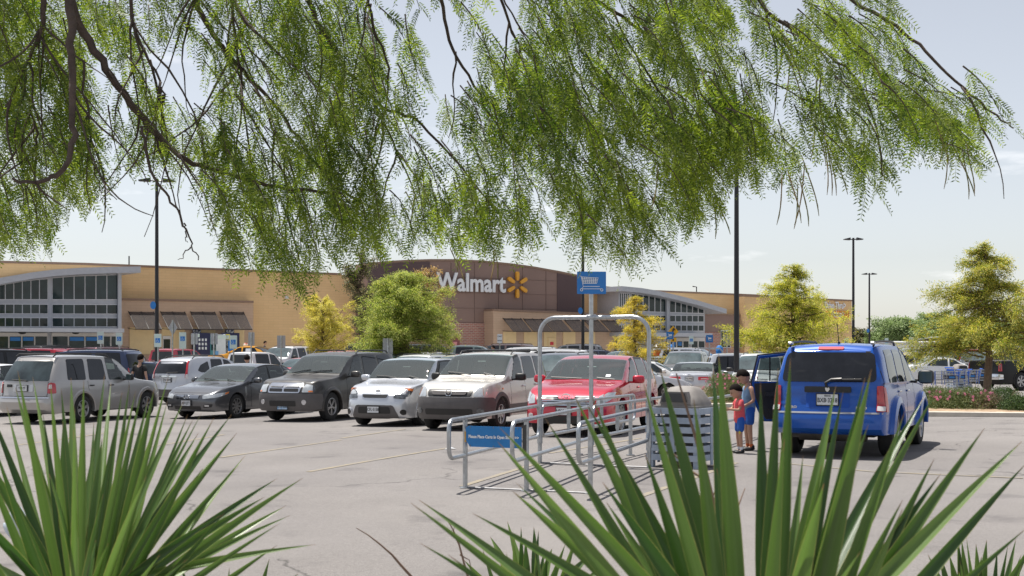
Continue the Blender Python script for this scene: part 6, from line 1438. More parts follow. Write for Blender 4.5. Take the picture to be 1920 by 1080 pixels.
person(463, 42.5, R(95), 1.75, 'man in a white shirt with short dark hair behind the grey saloon', M_wcl, M_jean, arm_dn, 0, skinm=M_skin2, sleeves=True, trousers=True, hairl=.7)
person(496, 90, R(5), 1.72, 'distant person walking by the tan wall above the taxi boot', M_jean, M_jean, arm_dn, R(5), trousers=True, dz=.12)
person(926, 77, R(170), 1.7, 'person in a bright green top beside the brown SUV', mat('lime_shirt', (.12,.42,.06), .8), M_jean, arm_dn, R(5), trousers=True, skinm=M_skin2, dz=.25)
# ---------------------------------------------------------------- trees and plants
rng = np.random.default_rng(11)
def leaf_quads(C, Dv, Nv, ln, wd):                 # centres, direction, side vectors -> diamond leaves (4 corners)
    C = np.asarray(C); Dv = Dv/np.linalg.norm(Dv,axis=1,keepdims=True); S = np.cross(Dv, Nv); S /= np.maximum(np.linalg.norm(S,axis=1,keepdims=True),1e-6)
    ln = np.asarray(ln)[:,None]; wd = np.asarray(wd)[:,None]
    V = np.stack([C-Dv*ln*.5, C+S*wd*.5, C+Dv*ln*.5, C-S*wd*.5], 1).reshape(-1,3); Fq = np.arange(len(V)).reshape(-1,4); return V, Fq
def leafmat(name, c1, c2, tr=.35, isl=.6, vs=1.2): return mat(name, c1, .55, vscale=vs, col2=c2, trans=tr, island=isl, spec=.3)
M_bark = mat('grey_brown_bark', (.11,.075,.055), .9, var=.3, vscale=10, bump=.6, bscale=30); M_bark2 = mat('pale_bark', (.16,.115,.085), .9, var=.3, vscale=8, bump=.6)
def tree(name, x, Y, ztop_px, label, prof, zc, nbr, leafm, per=26, leaf=(.11,.035), spread=.16, droop=.25, trunk_r=.10, up=.35, group='trees planted in the lot', cx_off=0, cat='tree', thin=1.0, bark=None):
    X = (x-CX)/F*Y; g = G(X,Y); H = EYE-(ztop_px-HY)/F*Y-g; r = empty(name, (X,Y,g), 0, label, cat, group); rn = random.Random(int(x*7+Y))
    mb = MB(); pts = [(0,0,0),(.02*H,.01,.3*H),(-.01*H,0,.6*H),(0,.02,.97*H)]; mb.tube(pts, [trunk_r*1.25,trunk_r,trunk_r*.6,.012], 10)
    Cs = []; Ds = []; fl = MB()
    for b in range(nbr):
        t = (b+rn.random())/nbr; t = t**.85; z0 = zc[0]*H+(zc[1]-zc[0])*H*t; rad = pchip(prof, min(1,max(0,t+rn.uniform(-.06,.06))))*rn.uniform(.50,1.22); bu = up*rn.uniform(.2,1.9); az = rn.uniform(0, 2*math.pi)+b*2.4
        d = Vector((math.cos(az), math.sin(az), 0)); n = 7; P_ = []
        for i in range(n):
            s = i/(n-1); P_.append(Vector((0,0,z0-.12*rad*0))+d*rad*s+Vector((rn.uniform(-1,1),rn.uniform(-1,1),rn.uniform(-1,1)))*.03*rad+Vector((0,0,rad*(bu*s-droop*s*s*1.6))))
        fl.tube(P_, [max(.006,trunk_r*.30*(1-s/(n-1))+.006) for s in range(n)], 4)
        m = int(per*rad*thin)
        for q in range(m):
            s = (rn.random()**.6); p = P_[0]+(P_[-1]-P_[0])*0; f = s*(n-1); i = min(int(f), n-2); p = P_[i].lerp(P_[i+1], f-i)
            sd = Vector((-d.y,d.x,0))*rn.choice((-1,1))*rn.random()*rad*.32*(1.15-s)+Vector((0,0,rn.uniform(-.14,.12)*rad*.8))
            p = p+sd; dd = (d*.8+sd.normalized()*.6+Vector((0,0,-.25))).normalized()
            Cs.append(p); Ds.append(dd)
    mb.build('trunk', bark or M_bark, r); fl.build('limbs', bark or M_bark, r, fixn=False)
    C0 = np.array([tuple(c) for c in Cs]); D0 = np.array([tuple(c) for c in Ds]); K = 19
    off = rng.normal(0, 1, (len(C0), K, 3))*np.array([spread,spread,spread*.95]); along = rng.uniform(-1.3,1.3,(len(C0),K,1))*spread
    C = (C0[:,None,:]+off*.42+along*1.25*D0[:,None,:]).reshape(-1,3); C[:,2] -= .0
    Dv = (np.repeat(D0,K,0)+rng.normal(0,.42,(len(C),3))); Nv = rng.normal(0,.8,(len(C),3))+np.array([0,0,1.6])
    V, Fq = leaf_quads(C, Dv, Nv, rng.uniform(.6,1.25,len(C))*leaf[0]*.85, rng.uniform(.7,1.3,len(C))*leaf[1]*.80)
    fast_mesh('crown', V, Fq, leafm, r)
    return r
L_yel = leafmat('yellow_needles', (.38,.36,.07), (.72,.64,.19), .4); L_ygr = leafmat('yellow_green_needles', (.20,.26,.04), (.66,.60,.13), .4); L_gr = leafmat('fresh_green_needles', (.17,.25,.045), (.54,.55,.17), .4)
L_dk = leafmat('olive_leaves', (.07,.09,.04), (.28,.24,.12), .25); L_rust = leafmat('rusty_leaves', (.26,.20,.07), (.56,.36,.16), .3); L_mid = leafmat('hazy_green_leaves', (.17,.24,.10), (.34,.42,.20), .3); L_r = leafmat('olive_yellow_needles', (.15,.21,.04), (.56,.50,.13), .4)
cone = [(0,.75),(.15,1.0),(.45,.75),(.75,.4),(1,.12)]; ball = [(0,.6),(.2,.95),(.45,1.0),(.75,.8),(1,.35)]
def sc(p, s): return [(a, b*s) for a, b in p]
tree('autumn_tree', 605, 60, 562, 'small bright yellow tree in front of the tan wall', sc(ball,1.45), (.26,.97), 75, L_yel, 24, (.10,.03), .10, .1, .06, up=.55)
tree('slender_tree', 677, 66, 474, 'slender dark olive tree with sparse leaves between the yellow and the green tree', sc([(0,.5),(.2,1.0),(.5,.95),(.8,.6),(1,.25)],1.15), (.36,.99), 48, L_dk, 15, (.12,.07), .15, .1, .07, up=.8)
tree('green_tree', 760, 57.5, 506, 'big round bright green tree left of the store lettering', sc(ball,2.05), (.27,.96), 150, L_gr, 30, (.12,.032), .15, .22, .12, up=.30)
tree('rusty_tree', 806, 72, 503, 'tree with rusty brown leaves peeping out behind the big green tree', sc(ball,1.35), (.35,.98), 26, L_rust, 11, (.13,.07), .14, .1, .07, up=.6)
tree('autumn_tree', 1190, 66, 553, 'yellow and orange layered tree before the right entrance', sc([(0,.9),(.15,1.2),(.4,1.0),(.7,.6),(1,.15)],1.75), (.28,.98), 62, leafmat('orange_yellow_needles', (.36,.36,.07), (.74,.56,.13), .4), 24, (.11,.03), .10, .05, .07, up=.12)
tree('cypress_tree', 1488, 62, 492, 'conical yellow green tree behind the blue SUV', sc(cone,3.1), (.20,.97), 105, L_ygr, 23, (.13,.034), .14, .12, .12, up=.25)
tree('cypress_tree', 1849, 41, 452, 'large olive yellow tree on the kerbed island at the right', sc([(0,.95),(.12,1.15),(.4,.9),(.7,.5),(1,.10)],2.25), (.27,.98), 115, L_r, 30, (.105,.028), .12, .20, .11, up=.30, bark=M_bark2)
# distant trees beyond the lot
dist = [(1600,168,622,'hazy brown green tree immediately right of the store end',3.0,L_dk),(1632,172,628,'low hazy tree left of the small far lamp post',3.2,L_mid),(1668,165,612,'hazy green tree right of the small far lamp post',3.6,L_mid),(1697,160,598,'taller hazy green tree in the distance, left one of two tall ones',4.4,L_mid),(1738,168,592,'tallest hazy green tree in the distance',4.8,L_mid),(1780,160,600,'hazy green tree behind the left edge of the right tree',4.2,L_mid),(1825,165,612,'hazy tree behind the trunk of the right tree',4.2,L_mid),(1868,160,615,'hazy tree in the distance right of the right tree trunk',4.0,L_mid),(1905,168,606,'hazy tree in the distance at the right edge',4.4,L_mid),(1950,165,600,'hazy tree just cut by the right edge',4.4,L_mid)]
for (x, Y, yt, l, rad, m) in dist: tree('distant_tree', x, Y, yt, l, sc(ball,rad), (.10,.97), 46, m, 9, (.34,.17), .34, .2, .14, up=.4, group='hazy trees beyond the lot')
# flowering shrubs
L_sh = leafmat('shrub_leaves', (.06,.10,.03), (.22,.24,.10), .2); L_sh2 = leafmat('dry_shrub_twigs', (.17,.12,.08), (.30,.23,.15), .1); M_pink = mat('pink_flower', (.75,.25,.38), .6); L_dkg = leafmat('dark_shrub_leaves', (.03,.06,.018), (.10,.15,.05), .2)
def shrub(X, Y, w, h, label, m, name='flowering_shrub', flowers=14, n=900, dens=1.0):
    g = G(X,Y)+.12; r = empty(name, (X,Y,g), 0, label, 'shrub', 'shrubs on the planting islands'); th = rng.uniform(0,2*np.pi,n); u = rng.random(n)**.5; zz = rng.random(n)
    rr = w*np.sqrt(np.maximum(.05,1-(zz*.95)**2))*u*rng.uniform(.85,1.15,n); C0 = np.stack([rr*np.cos(th), rr*np.sin(th), zz*h*(1-.35*(rr/w)**2)],1)
    K = 9; C = (C0[:,None,:]+rng.normal(0,.045,(n,K,3))).reshape(-1,3); V, Fq = leaf_quads(C, rng.normal(0,1,C.shape)+[0,0,.5], rng.normal(0,1,C.shape), rng.uniform(.03,.06,len(C)), rng.uniform(.012,.025,len(C)))
    fast_mesh('leaves', V, Fq, m, r); mb = MB()
    for k in range(12):
        a = random.uniform(0,6.28); q = random.uniform(.3,1.0); mb.tube([(0,0,0),(w*.4*q*math.cos(a),w*.4*q*math.sin(a),h*.5),(w*q*math.cos(a),w*q*math.sin(a),h*random.uniform(.6,1.05))], .006, 4)
    mb.build('stems', L_sh2, r, fixn=False)
    if flowers:
        mb = MB()
        for k in range(flowers):
            a = random.uniform(3.3,6.1); z = random.uniform(.35,1.0)*h; q = w*math.sqrt(max(.1,1-(z/h*.9)**2)); c = (q*math.cos(a),q*math.sin(a),z)
            for j in range(5): b = j*1.257; mb.ell((c[0]+.022*math.cos(b),c[1]-.01,c[2]+.022*math.sin(b)), (.016,.007,.016), 6, 4)
        mb.build('flowers', M_pink, r)
for (x, Y, w, h, l, m, nm, fl) in [(1752,35.6,.65,.55,'green flowering shrub at the left end of the right island',L_sh,'flowering_shrub',10),(1782,34.8,.75,.52,'pink flowered shrub second from the left on the right island',L_sh,'flowering_shrub',16),(1818,34.6,.85,.55,'broad shrub with pink flowers left of the right tree trunk',L_sh,'flowering_shrub',12),(1850,34.4,.55,.42,'dry brown twiggy shrub below the trunk of the right tree',L_sh2,'dry_shrub',0),(1880,34.6,.75,.56,'dark green shrub right of the trunk on the island',L_dkg,'dark_shrub',0),(1905,33.8,.5,.32,'low dark green shrub at the right end of the island',L_dkg,'dark_shrub',0),
    (1353,42.5,.75,.95,'dense shrub with pink flowers behind the older boy',L_sh,'flowering_shrub',26),(1372,43.5,.75,.9,'dense flowering shrub between the older boy and the blue door',L_sh,'flowering_shrub',14),(1394,45,.8,.9,'flowering shrub just left of the open blue door',L_sh,'flowering_shrub',12)]:
    shrub((x-CX)/F*Y, Y, w, h, l, m, nm, fl)
# ---------------------------------------------------------------- foreground yuccas
def yuccamat():
    m = bpy.data.materials.new('yucca_leaf'); m.use_nodes = True; t = m.node_tree; b = t.nodes['Principled BSDF']; l = t.links.new
    at = t.nodes.new('ShaderNodeAttribute'); at.attribute_name = 'blade'; sp = t.nodes.new('ShaderNodeSeparateColor'); l(at.outputs['Color'], sp.inputs[0])   # R along, G across, B random
    r1 = t.nodes.new('ShaderNodeValToRGB'); e = r1.color_ramp.elements; e[0].color = (.028,.072,.013,1); e[1].color = (.130,.215,.05,1); l(sp.outputs[2], r1.inputs[0])
    r2 = t.nodes.new('ShaderNodeValToRGB'); e = r2.color_ramp.elements; e[0].position = .955; e[0].color = (0,0,0,1); e[1].position = .985; e[1].color = (1,1,1,1); l(sp.outputs[0], r2.inputs[0])
    mx = t.nodes.new('ShaderNodeMix'); mx.data_type = 'RGBA'; mx.inputs[7].default_value = (.20,.12,.06,1); l(r2.outputs[0], mx.inputs[0])
    # yellow margin
    r3 = t.nodes.new('ShaderNodeValToRGB'); r3.color_ramp.interpolation = 'LINEAR'; e = r3.color_ramp.elements; e[0].position = .93; e[0].color = (0,0,0,1); e[1].position = .99; e[1].color = (1,1,1,1)
    ab = t.nodes.new('ShaderNodeMath'); ab.operation = 'MULTIPLY_ADD'; ab.inputs[1].default_value = 2; ab.inputs[2].default_value = -1; l(sp.outputs[1], ab.inputs[0]); a2 = t.nodes.new('ShaderNodeMath'); a2.operation = 'ABSOLUTE'; l(ab.outputs[0], a2.inputs[0]); l(a2.outputs[0], r3.inputs[0])
    m2 = t.nodes.new('ShaderNodeMix'); m2.data_type = 'RGBA'; m2.inputs[7].default_value = (.36,.34,.11,1); l(r3.outputs[0], m2.inputs[0]); l(r1.outputs[0], m2.inputs[6]); l(m2.outputs[2], mx.inputs[6])
    # fine lengthwise streaks
    cb = t.nodes.new('ShaderNodeCombineXYZ'); l(sp.outputs[1], cb.inputs[0]); l(sp.outputs[0], cb.inputs[1]); l(sp.outputs[2], cb.inputs[2]); mp = t.nodes.new('ShaderNodeMapping'); mp.inputs['Scale'].default_value = (26,2.5,40); l(cb.outputs[0], mp.inputs[0])
    n = t.nodes.new('ShaderNodeTexNoise'); n.inputs['Scale'].default_value = 1; n.inputs['Detail'].default_value = 5; l(mp.outputs[0], n.inputs['Vector']); mr = t.nodes.new('ShaderNodeMapRange'); mr.inputs[3].default_value = .68; mr.inputs[4].default_value = 1.32; l(n.outputs[0], mr.inputs[0])
    vm = t.nodes.new('ShaderNodeVectorMath'); vm.operation = 'SCALE'; l(mx.outputs[2], vm.inputs[0]); l(mr.outputs[0], vm.inputs['Scale']); l(vm.outputs[0], b.inputs['Base Color']); b.inputs['Roughness'].default_value = .34; b.inputs['Specular IOR Level'].default_value = .6
    bp = t.nodes.new('ShaderNodeBump'); bp.inputs['Strength'].default_value = .25; bp.inputs['Distance'].default_value = .002; l(n.outputs[0], bp.inputs['Height']); l(bp.outputs[0], b.inputs['Normal'])
    tr = t.nodes.new('ShaderNodeBsdfTranslucent'); ms = t.nodes.new('ShaderNodeMixShader'); ms.inputs[0].default_value = .30; hs_ = t.nodes.new('ShaderNodeHueSaturation'); hs_.inputs['Value'].default_value = 1.5; hs_.inputs['Saturation'].default_value = 1.1; l(vm.outputs[0], hs_.inputs['Color']); l(hs_.outputs[0], tr.inputs[0])
    l(b.outputs[0], ms.inputs[1]); l(tr.outputs[0], ms.inputs[2]); l(ms.outputs[0], t.nodes['Material Output'].inputs[0]); return m
M_yuc = yuccamat()
def yucca(base, tips, label, width, name='yucca', rand=0, rlen=(.5,.7), stem=True, up=.0):
    root = empty(name, (base[0], base[1], base[2]), 0, label, 'yucca', 'yuccas in the foreground'); V = []; Fc = []; A = []; rn = random.Random(len(tips)*13+int(width*1e4))
    B = Vector(base)
    T = [(Vector(t[0]), t[1] if len(t) > 1 else 1.0, t[2] if len(t) > 2 else 0) for t in tips]
    for k in range(rand):
        az = rn.uniform(0, 6.283); el = rn.uniform(.05, 1.35); l_ = rn.uniform(*rlen); T.append((B+Vector((math.cos(az)*math.cos(el), math.sin(az)*math.cos(el), math.sin(el)+up))*l_, rn.uniform(.8,1.1), 0))
    for (tip, wf, bend) in T:
        d = tip-B; ln = d.length; b0 = B+Vector((d.x,d.y,0)).normalized()*.035+Vector((rn.uniform(-.02,.02),rn.uniform(-.02,.02),rn.uniform(-.12,.08)))
        mid = b0.lerp(tip, .5)+Vector((0,0,ln*(.035+bend)))+Vector((rn.uniform(-1,1),rn.uniform(-1,1),0))*ln*.012
        n = 22; rnd = rn.random(); tw = rn.uniform(-.45,.45); w0 = width*wf*rn.uniform(.88,1.12); base_i = len(V); hint = Vector((rn.uniform(-.3,.3), -1, rn.uniform(.2,.6)))
        for i in range(n+1):
            s = i/n; p = b0*(1-s)**2+mid*2*s*(1-s)+tip*s*s; t_ = ((mid-b0)*(1-s)+(tip-mid)*s).normalized(); side = t_.cross(hint).normalized(); nn = side.cross(t_).normalized(); a = tw*s; side2 = side*math.cos(a)+nn*math.sin(a); nn2 = side2.cross(t_).normalized()
            wv = w0*(.55+.45*math.sin(min(1,s/.42)*math.pi/2))*(1 if s < .45 else max(.02,(1-((s-.45)/.55)**1.35))); wv *= .5
            for j, u in enumerate((-1,-.5,0,.5,1)):
                V.append(tuple(p+side2*wv*u+nn2*(-wv*.62*(1-abs(u)**1.2))-B)); A.append((s, (u+1)/2, rnd, 1))
        for i in range(n):
            for j in range(4): a0 = base_i+i*5+j; Fc.append((a0, a0+1, a0+6, a0+5))
    o = fast_mesh('leaves', V, Fc, M_yuc, root, smooth=True); at = o.data.attributes.new('blade', 'FLOAT_COLOR', 'POINT'); at.data.foreach_set('color', np.array(A, np.float32).ravel())
    if stem: mb = MB(); g0 = G(base[0],base[1])-base[2]; mb.tube([(0,0,g0),(.01,0,g0*.5),(0,0,-.02)], [.09,.08,.06], 10); mb.build('stem', mat('yucca_stem', (.16,.12,.08), .95, var=.3, bump=.8), root)
def tp(x, y, Y, wf=1.0, bend=0): return (px(x, y, Y), wf, bend)
rr_ = random.Random(5)
left_t = [(28,724),(61,706),(133,708),(157,712),(196,702),(208,716),(243,716),(229,734),(255,731),(290,726),(314,752),(345,751),(362,786),(401,784),(444,812),(460,854),(381,878),(520,897),(496,932),(537,948),(466,966),(545,966),(592,1021),(520,1022),(421,962),(80,772),(12,760),(118,790),(176,790),(420,838),(372,812),(448,872),(-30,740),(-60,800),(-100,760)]
yl = [tp(x, y, 2.75+rr_.uniform(-.28,.35), rr_.uniform(.8,1.1)) for (x, y) in left_t]+[tp(275,892,2.1,.9),tp(140,762,1.95,.8),(px(138,803,2.0),.7),tp(180,1012,2.0,.8),(px(92,888,1.9),.9),tp(352,1048,2.1,.8),tp(300,1040,2.2,.8),(px(-120,900,2.0),.9)]
Lb = px(150, 1175, 2.6); yucca(Lb, yl, 'large yucca at the lower left corner with blades fanning over the pewter SUV', .0215, rand=34, rlen=(.38,.58))
right_t = [(770,943),(785,937),(787,1018),(885,962),(961,921),(967,905),(933,828),(937,802),(1022,784),(1075,738),(1097,752),(1109,741),(1205,712),(1237,690),(1209,850),(1337,690),(1347,662),(1426,716),(1459,690),(1482,672),(1471,822),(1506,852),(1567,724),(1581,734),(1634,692),(1622,708),(1697,770),(1734,742),(1760,727),(1752,860),(1764,888),(1846,803),(1917,827),(1925,868),(1925,990),(840,1040)]
wide = {(1337,690):1.25,(1347,662):1.3,(1426,716):1.15,(1622,708):1.15,(1634,692):1.2,(1846,803):1.1,(1209,850):1.2}
yr = [tp(x, y, 2.05+rr_.uniform(-.22,.30), wide.get((x,y),rr_.uniform(.85,1.05))) for (x, y) in right_t]
yucca(px(1425, 1345, 2.0), yr, 'large yucca at the lower right with blades rising across the blue SUV', .0265, rand=14, rlen=(.40,.52))
sm = [(919,1006),(951,977),(977,988),(1001,988),(1010,995),(1035,1028),(1083,999),(930,1020),(962,1010),(1115,1032),(985,1010),(905,1030),(1060,1020),(1140,1050),(870,1050)]
yucca(px(995, 1165, 4.2), [tp(x, y, 4.2+rr_.uniform(-.2,.25)) for x, y in sm], 'small yucca at the bottom centre behind the large right one', .030, rand=16, rlen=(.2,.32))
sm2 = [(1740,1040),(1760,1030),(1795,1015),(1812,1008),(1830,1020),(1850,1012),(1870,1030),(1890,1022),(1915,1040),(1780,1040),(1905,1010),(1935,1020)]
yucca(px(1835, 1190, 4.0), [tp(x, y, 4.0+rr_.uniform(-.2,.25)) for x, y in sm2], 'small dark yucca in the bottom right corner', .030, rand=16, rlen=(.2,.32))
sm3 = [(505,1048),(430,1065),(340,1060),(560,1075)]
yucca(px(420, 1230, 3.6), [tp(x, y, 3.6+rr_.uniform(-.1,.1)) for x, y in sm3], 'low yucca tips along the bottom edge right of the large left yucca', .028, rand=8, rlen=(.18,.26))
# dry twigs between the yuccas
def twigs(label, paths, Y, r0, name='dry_twig'):
    b = px(*paths[0][0], Y); root = empty(name, (b.x,b.y,G(b.x,b.y)), 0, label, 'dry twig', 'dry twigs among the yuccas'); o0 = Vector(root.location)
    mb = MB(); mb.tube([Vector((0,0,0)), px(*paths[0][0], Y)-o0], r0*1.1, 5)
    for i, P_ in enumerate(paths):
        pts = [px(x, y, Y+.03*i*(1 if i%2 else -1)*(j/len(P_)))-o0 for j, (x, y) in enumerate(P_)]; n = len(pts); r_ = r0 if i == 0 else r0*.55; mb.tube(pts, [r_*(1-.75*j/(n-1)) for j in range(n)], 5)
    mb.build('twig', mat('dry_twig_bark', (.20,.13,.09), .9, var=.2, vscale=20), root)
twigs('bare brown twig rising in front of the slatted bin', [[(1362,1000),(1340,955),(1325,890),(1310,840),(1295,790),(1280,740),(1268,700)],[(1330,905),(1290,880),(1262,850),(1250,835)],[(1345,960),(1320,942),(1305,935)],[(1362,1000),(1380,960),(1397,915)],[(1338,945),(1336,930),(1345,915)]], 2.6, .006)
twigs('thin bare twig at the bottom, left of the small centre yucca', [[(775,1085),(752,1060),(735,1040),(712,1020),(690,1003),(668,990)],[(740,1045),(752,1058),(760,1072)]], 3.2, .004)
twigs('forked dry twig left of the small centre yucca', [[(880,1090),(870,1055),(858,1010),(845,985),(838,975)],[(862,1040),(880,1050),(886,1080)],[(860,1020),(850,1000),(852,985)]], 3.6, .004)
# pale bag behind the left yucca, scrap of paper on the asphalt
q = px(38, 985, 5.5); r = empty('plastic_bag', (q.x, q.y, q.z-.2), 0, 'pale blue white plastic bag behind the blades of the left yucca', 'plastic bag'); mb = MB(); mb.ell((0,0,.2), (.065,.06,.085), 14, 10)
for i, v in enumerate(mb.v): mb.v[i] = v*(1+.10*math.sin(9*v.x*8+5*v.z*7)+.06*math.sin(31*v.y+17*v.z)); 
mb.build('bag', mat('thin_white_plastic', (.55,.62,.70), .3, var=.12, vscale=8), r)
q = gp(845, 843); r = empty('paper_scrap', (q[0],q[1],G(*q)), 0, 'small white scrap of paper on the asphalt left of the trolley bay', 'litter'); mb = MB(); mb.add([(-.09,-.05,.01),(.0,-.07,.03),(.10,-.03,.01),(.08,.05,.015),(-.02,.06,.05),(-.1,.04,.01)], [(0,1,4,5),(1,2,3,4)]); mb.build('paper', P_wht, r, fixn=False)
# ---------------------------------------------------------------- the overhanging feathery tree
mt = empty('overhanging_tree', (-4.6, 6.6, G(-4.6,6.6)), 0, 'feathery leaved tree whose drooping boughs hang across the top of the view', 'tree'); O = Vector(mt.location)
M_mbark = mat('mesquite_bark', (.085,.062,.050), .9, var=.35, vscale=14, bump=.8, bscale=40)
mb = MB(); tk = [Vector((-4.6,6.6,0)),Vector((-4.5,6.6,1.4)),Vector((-4.2,6.7,2.6)),Vector((-3.8,6.8,3.7)),Vector((-3.2,6.9,4.5))]
mb.tube([p-O for p in tk], [.20,.17,.15,.13,.10], 12); mb.build('trunk', M_mbark, mt)
limbs = [  # photograph px, start depth, end depth, radius
 ([(133,-60),(131,0),(133,100),(135,200),(133,285),(105,330),(60,343),(25,335)], 6.6, 6.4, .026),
 ([(120,-60),(145,40),(200,130),(240,190),(290,250),(350,300),(410,320),(520,350),(640,362)], 6.7, 7.4, .027),
 ([(350,-60),(365,0),(400,65),(430,105),(500,180),(560,260),(620,340),(700,390)], 7.2, 8.0, .020),
 ([(560,-60),(580,10),(620,80),(660,145),(720,200),(790,230),(880,330),(930,400)], 7.4, 8.4, .018),
 ([(820,-60),(830,0),(850,90),(900,180),(960,280),(1000,360)], 7.6, 8.2, .013),
 ([(1090,-60),(1120,0),(1180,40),(1260,110),(1340,140),(1390,160)], 7.6, 8.4, .014),
 ([(1000,-60),(1040,20),(1070,110),(1110,200),(1150,300),(1180,400)], 7.8, 8.4, .012),
 ([(1380,-60),(1440,20),(1520,80),(1600,140),(1640,230),(1655,330)], 7.4, 7.6, .013),
 ([(1500,-60),(1600,0),(1680,50),(1750,110),(1820,180),(1880,225),(1900,240)], 7.3, 7.0, .013),
 ([(-20,60),(30,110),(50,180),(70,250),(60,300)], 6.9, 7.0, .014), ([(80,-40),(80,40),(55,110),(10,200)], 6.6, 6.8, .018),
 ([(265,235),(285,320),(315,370),(345,420),(360,462),(372,488)], 6.7, 6.9, .009), ([(345,420),(350,440),(352,455)], 6.8, 6.85, .005), ([(360,462),(345,478),(333,487)], 6.85, 6.9, .004),
 ([(155,110),(165,220),(175,300),(190,360)], 6.8, 7.0, .008), ([(430,-50),(440,60),(455,180),(440,300),(420,380)], 7.3, 7.6, .010), ([(690,-50),(700,50),(730,150),(700,270),(640,420)], 7.6, 7.9, .010),
 ([(480,170),(540,300),(575,420),(600,500)], 7.5, 7.8, .009), ([(700,190),(760,320),(800,420)], 7.8, 8.1, .008), ([(240,-50),(255,60),(300,150),(310,200)], 7.0, 7.1, .012), ([(930,-50),(960,60),(1010,130),(1040,250)], 7.8, 8.3, .010), ([(1240,-50),(1260,60),(1310,180),(1300,300),(1280,420)], 7.9, 8.3, .009)]
tops = []; M1 = MB()
for (P_, ya, yb, r0) in limbs:
    n = len(P_); raw = [px(x, y, ya+(yb-ya)*i/(n-1)) for i, (x, y) in enumerate(P_)]; pts = []
    for i in range(n-1):                                   # smooth and gnarl
        p0, p1, p2, p3 = raw[max(i-1,0)], raw[i], raw[i+1], raw[min(i+2,n-1)]
        for k in range(5):
            t = k/5; pts.append(.5*((2*p1)+(p2-p0)*t+(2*p0-5*p1+4*p2-p3)*t*t+(3*p1-p0-3*p2+p3)*t**3)+Vector((random.gauss(0,1),random.gauss(0,1),random.gauss(0,1)))*.006)
    pts.append(raw[-1]); m = len(pts); M1.tube([p-O for p in pts], [r0*(1-.72*i/(m-1)) for i in range(m)], 8)
    if P_[0][1] < 0:                                       # join to the trunk, arching above the frame
        s = Vector((-3.5,6.8,4.2)) if P_[0][0] < 500 else Vector((-3.2,6.9,4.5)); e = raw[0]; h = .25+.10*abs(e.x-s.x)
        M1.tube([(s.lerp(e, t)+Vector((0,0,h*4*t*(1-t)))-O) for t in np.linspace(0,1,12)], [r0*(2.2-1.2*t) for t in np.linspace(0,1,12)], 8)
for k in range(75):                                    # side branches off the boughs
    P_, ya, yb, r0 = random.choice(limbs[:11]+limbs[14:]); n = len(P_); f = random.uniform(.05,.9)*(n-1); i = min(int(f), n-2); t = f-i
    s = px(P_[i][0]*(1-t)+P_[i+1][0]*t, P_[i][1]*(1-t)+P_[i+1][1]*t, ya+(yb-ya)*f/(n-1)); right = max(0, (s.x+0.2)/3); ln = random.uniform(.5,1.15)
    dd = Vector((random.uniform(-.35,.55)+right*.5, random.uniform(-.5,.5), -random.uniform(.55,1.0))).normalized(); m = 9; pts = []; p = s.copy()
    if s.z+dd.z*ln < 2.35: ln = max(.2, (s.z-2.35)/-dd.z)
    for j in range(m): pts.append(p.copy()); dd = (dd+Vector((random.gauss(0,.16),random.gauss(0,.16),random.gauss(-.04,.10)))).normalized(); p += dd*ln/(m-1)
    M1.tube([q-O for q in pts], [random.uniform(.8,1.2)*.0075*(1-.7*j/(m-1)) for j in range(m)], 5)
M1.build('boughs', M_mbark, mt, fixn=False)
env_top = [(-60,480),(30,488),(80,495),(115,470),(130,420),(190,400),(225,345),(300,330),(385,370),(410,440),(440,535),(500,520),(560,570),(590,540),(640,500),(700,505),(780,470),(850,490),(960,480),(1010,470),(1045,400),(1075,450),(1100,505),(1190,520),(1250,495),(1285,440),(1340,440),(1385,370),(1440,330),(1500,385),(1525,300),(1560,260),(1600,330),(1650,398),(1680,330),(1700,290),(1770,310),(1825,345),(1850,270),(1912,262),(1925,240)]
env_up = [(1600,-40),(1690,-10),(1700,80),(1740,120),(1780,150),(1820,190),(1870,215),(1925,235)]
def ymax(x): return -14+float(np.interp(x, [p[0] for p in env_top], [p[1] for p in env_top]))
def ymin(x): return -60.0 if x < 1600 else float(np.interp(x, [p[0] for p in env_up], [p[1] for p in env_up]))
rn = random.Random(21); fr_o = []; fr_d = []; fr_l = []; TW = MB(); pods = MB(); twn = 0
# noise that thins the crown in places so sky shows through
def hole(x, y): return .5+.28*math.sin(x*.011+1.3)+.22*math.sin(x*.023+y*.017+.4)+.22*math.sin(y*.021-x*.006+2.1)+.12*math.sin(x*.05-y*.04)
def twig(S, E, Ydens=1.0):
    global twn
    n = 7; ln = (E-S).length; side = Vector((rn.uniform(-1,1),rn.uniform(-1,1),0)).normalized(); pts = []
    for i in range(n):
        t = i/(n-1); p = S.lerp(E, t)+side*ln*.06*math.sin(t*3.1)+Vector((0,0,ln*.10*math.sin(t*math.pi))); pts.append(p)
    TW.tube([p-O for p in pts], [.0052*(1-.7*i/(n-1)) for i in range(n)], 4, smooth=False); twn += 1
    k = int(ln/.037*Ydens)
    for i in range(k):
        t = (i+.5)/k*.97+.03; f = t*(n-1); a = min(int(f), n-2); p = pts[a].lerp(pts[a+1], f-a); td = (pts[a+1]-pts[a]).normalized()
        for sg in ((1,-1) if rn.random() < .5 else (rn.choice((1,-1)),)):
            o = td.cross(Vector((rn.uniform(-1,1),rn.uniform(-1,1),rn.uniform(-.5,.5)))).normalized()
            d = (td*.45+o*.8+Vector((0,0,-.55))).normalized(); fr_o.append(tuple(p-O)); fr_d.append(tuple(d)); fr_l.append(rn.uniform(.10,.17))
N = 0
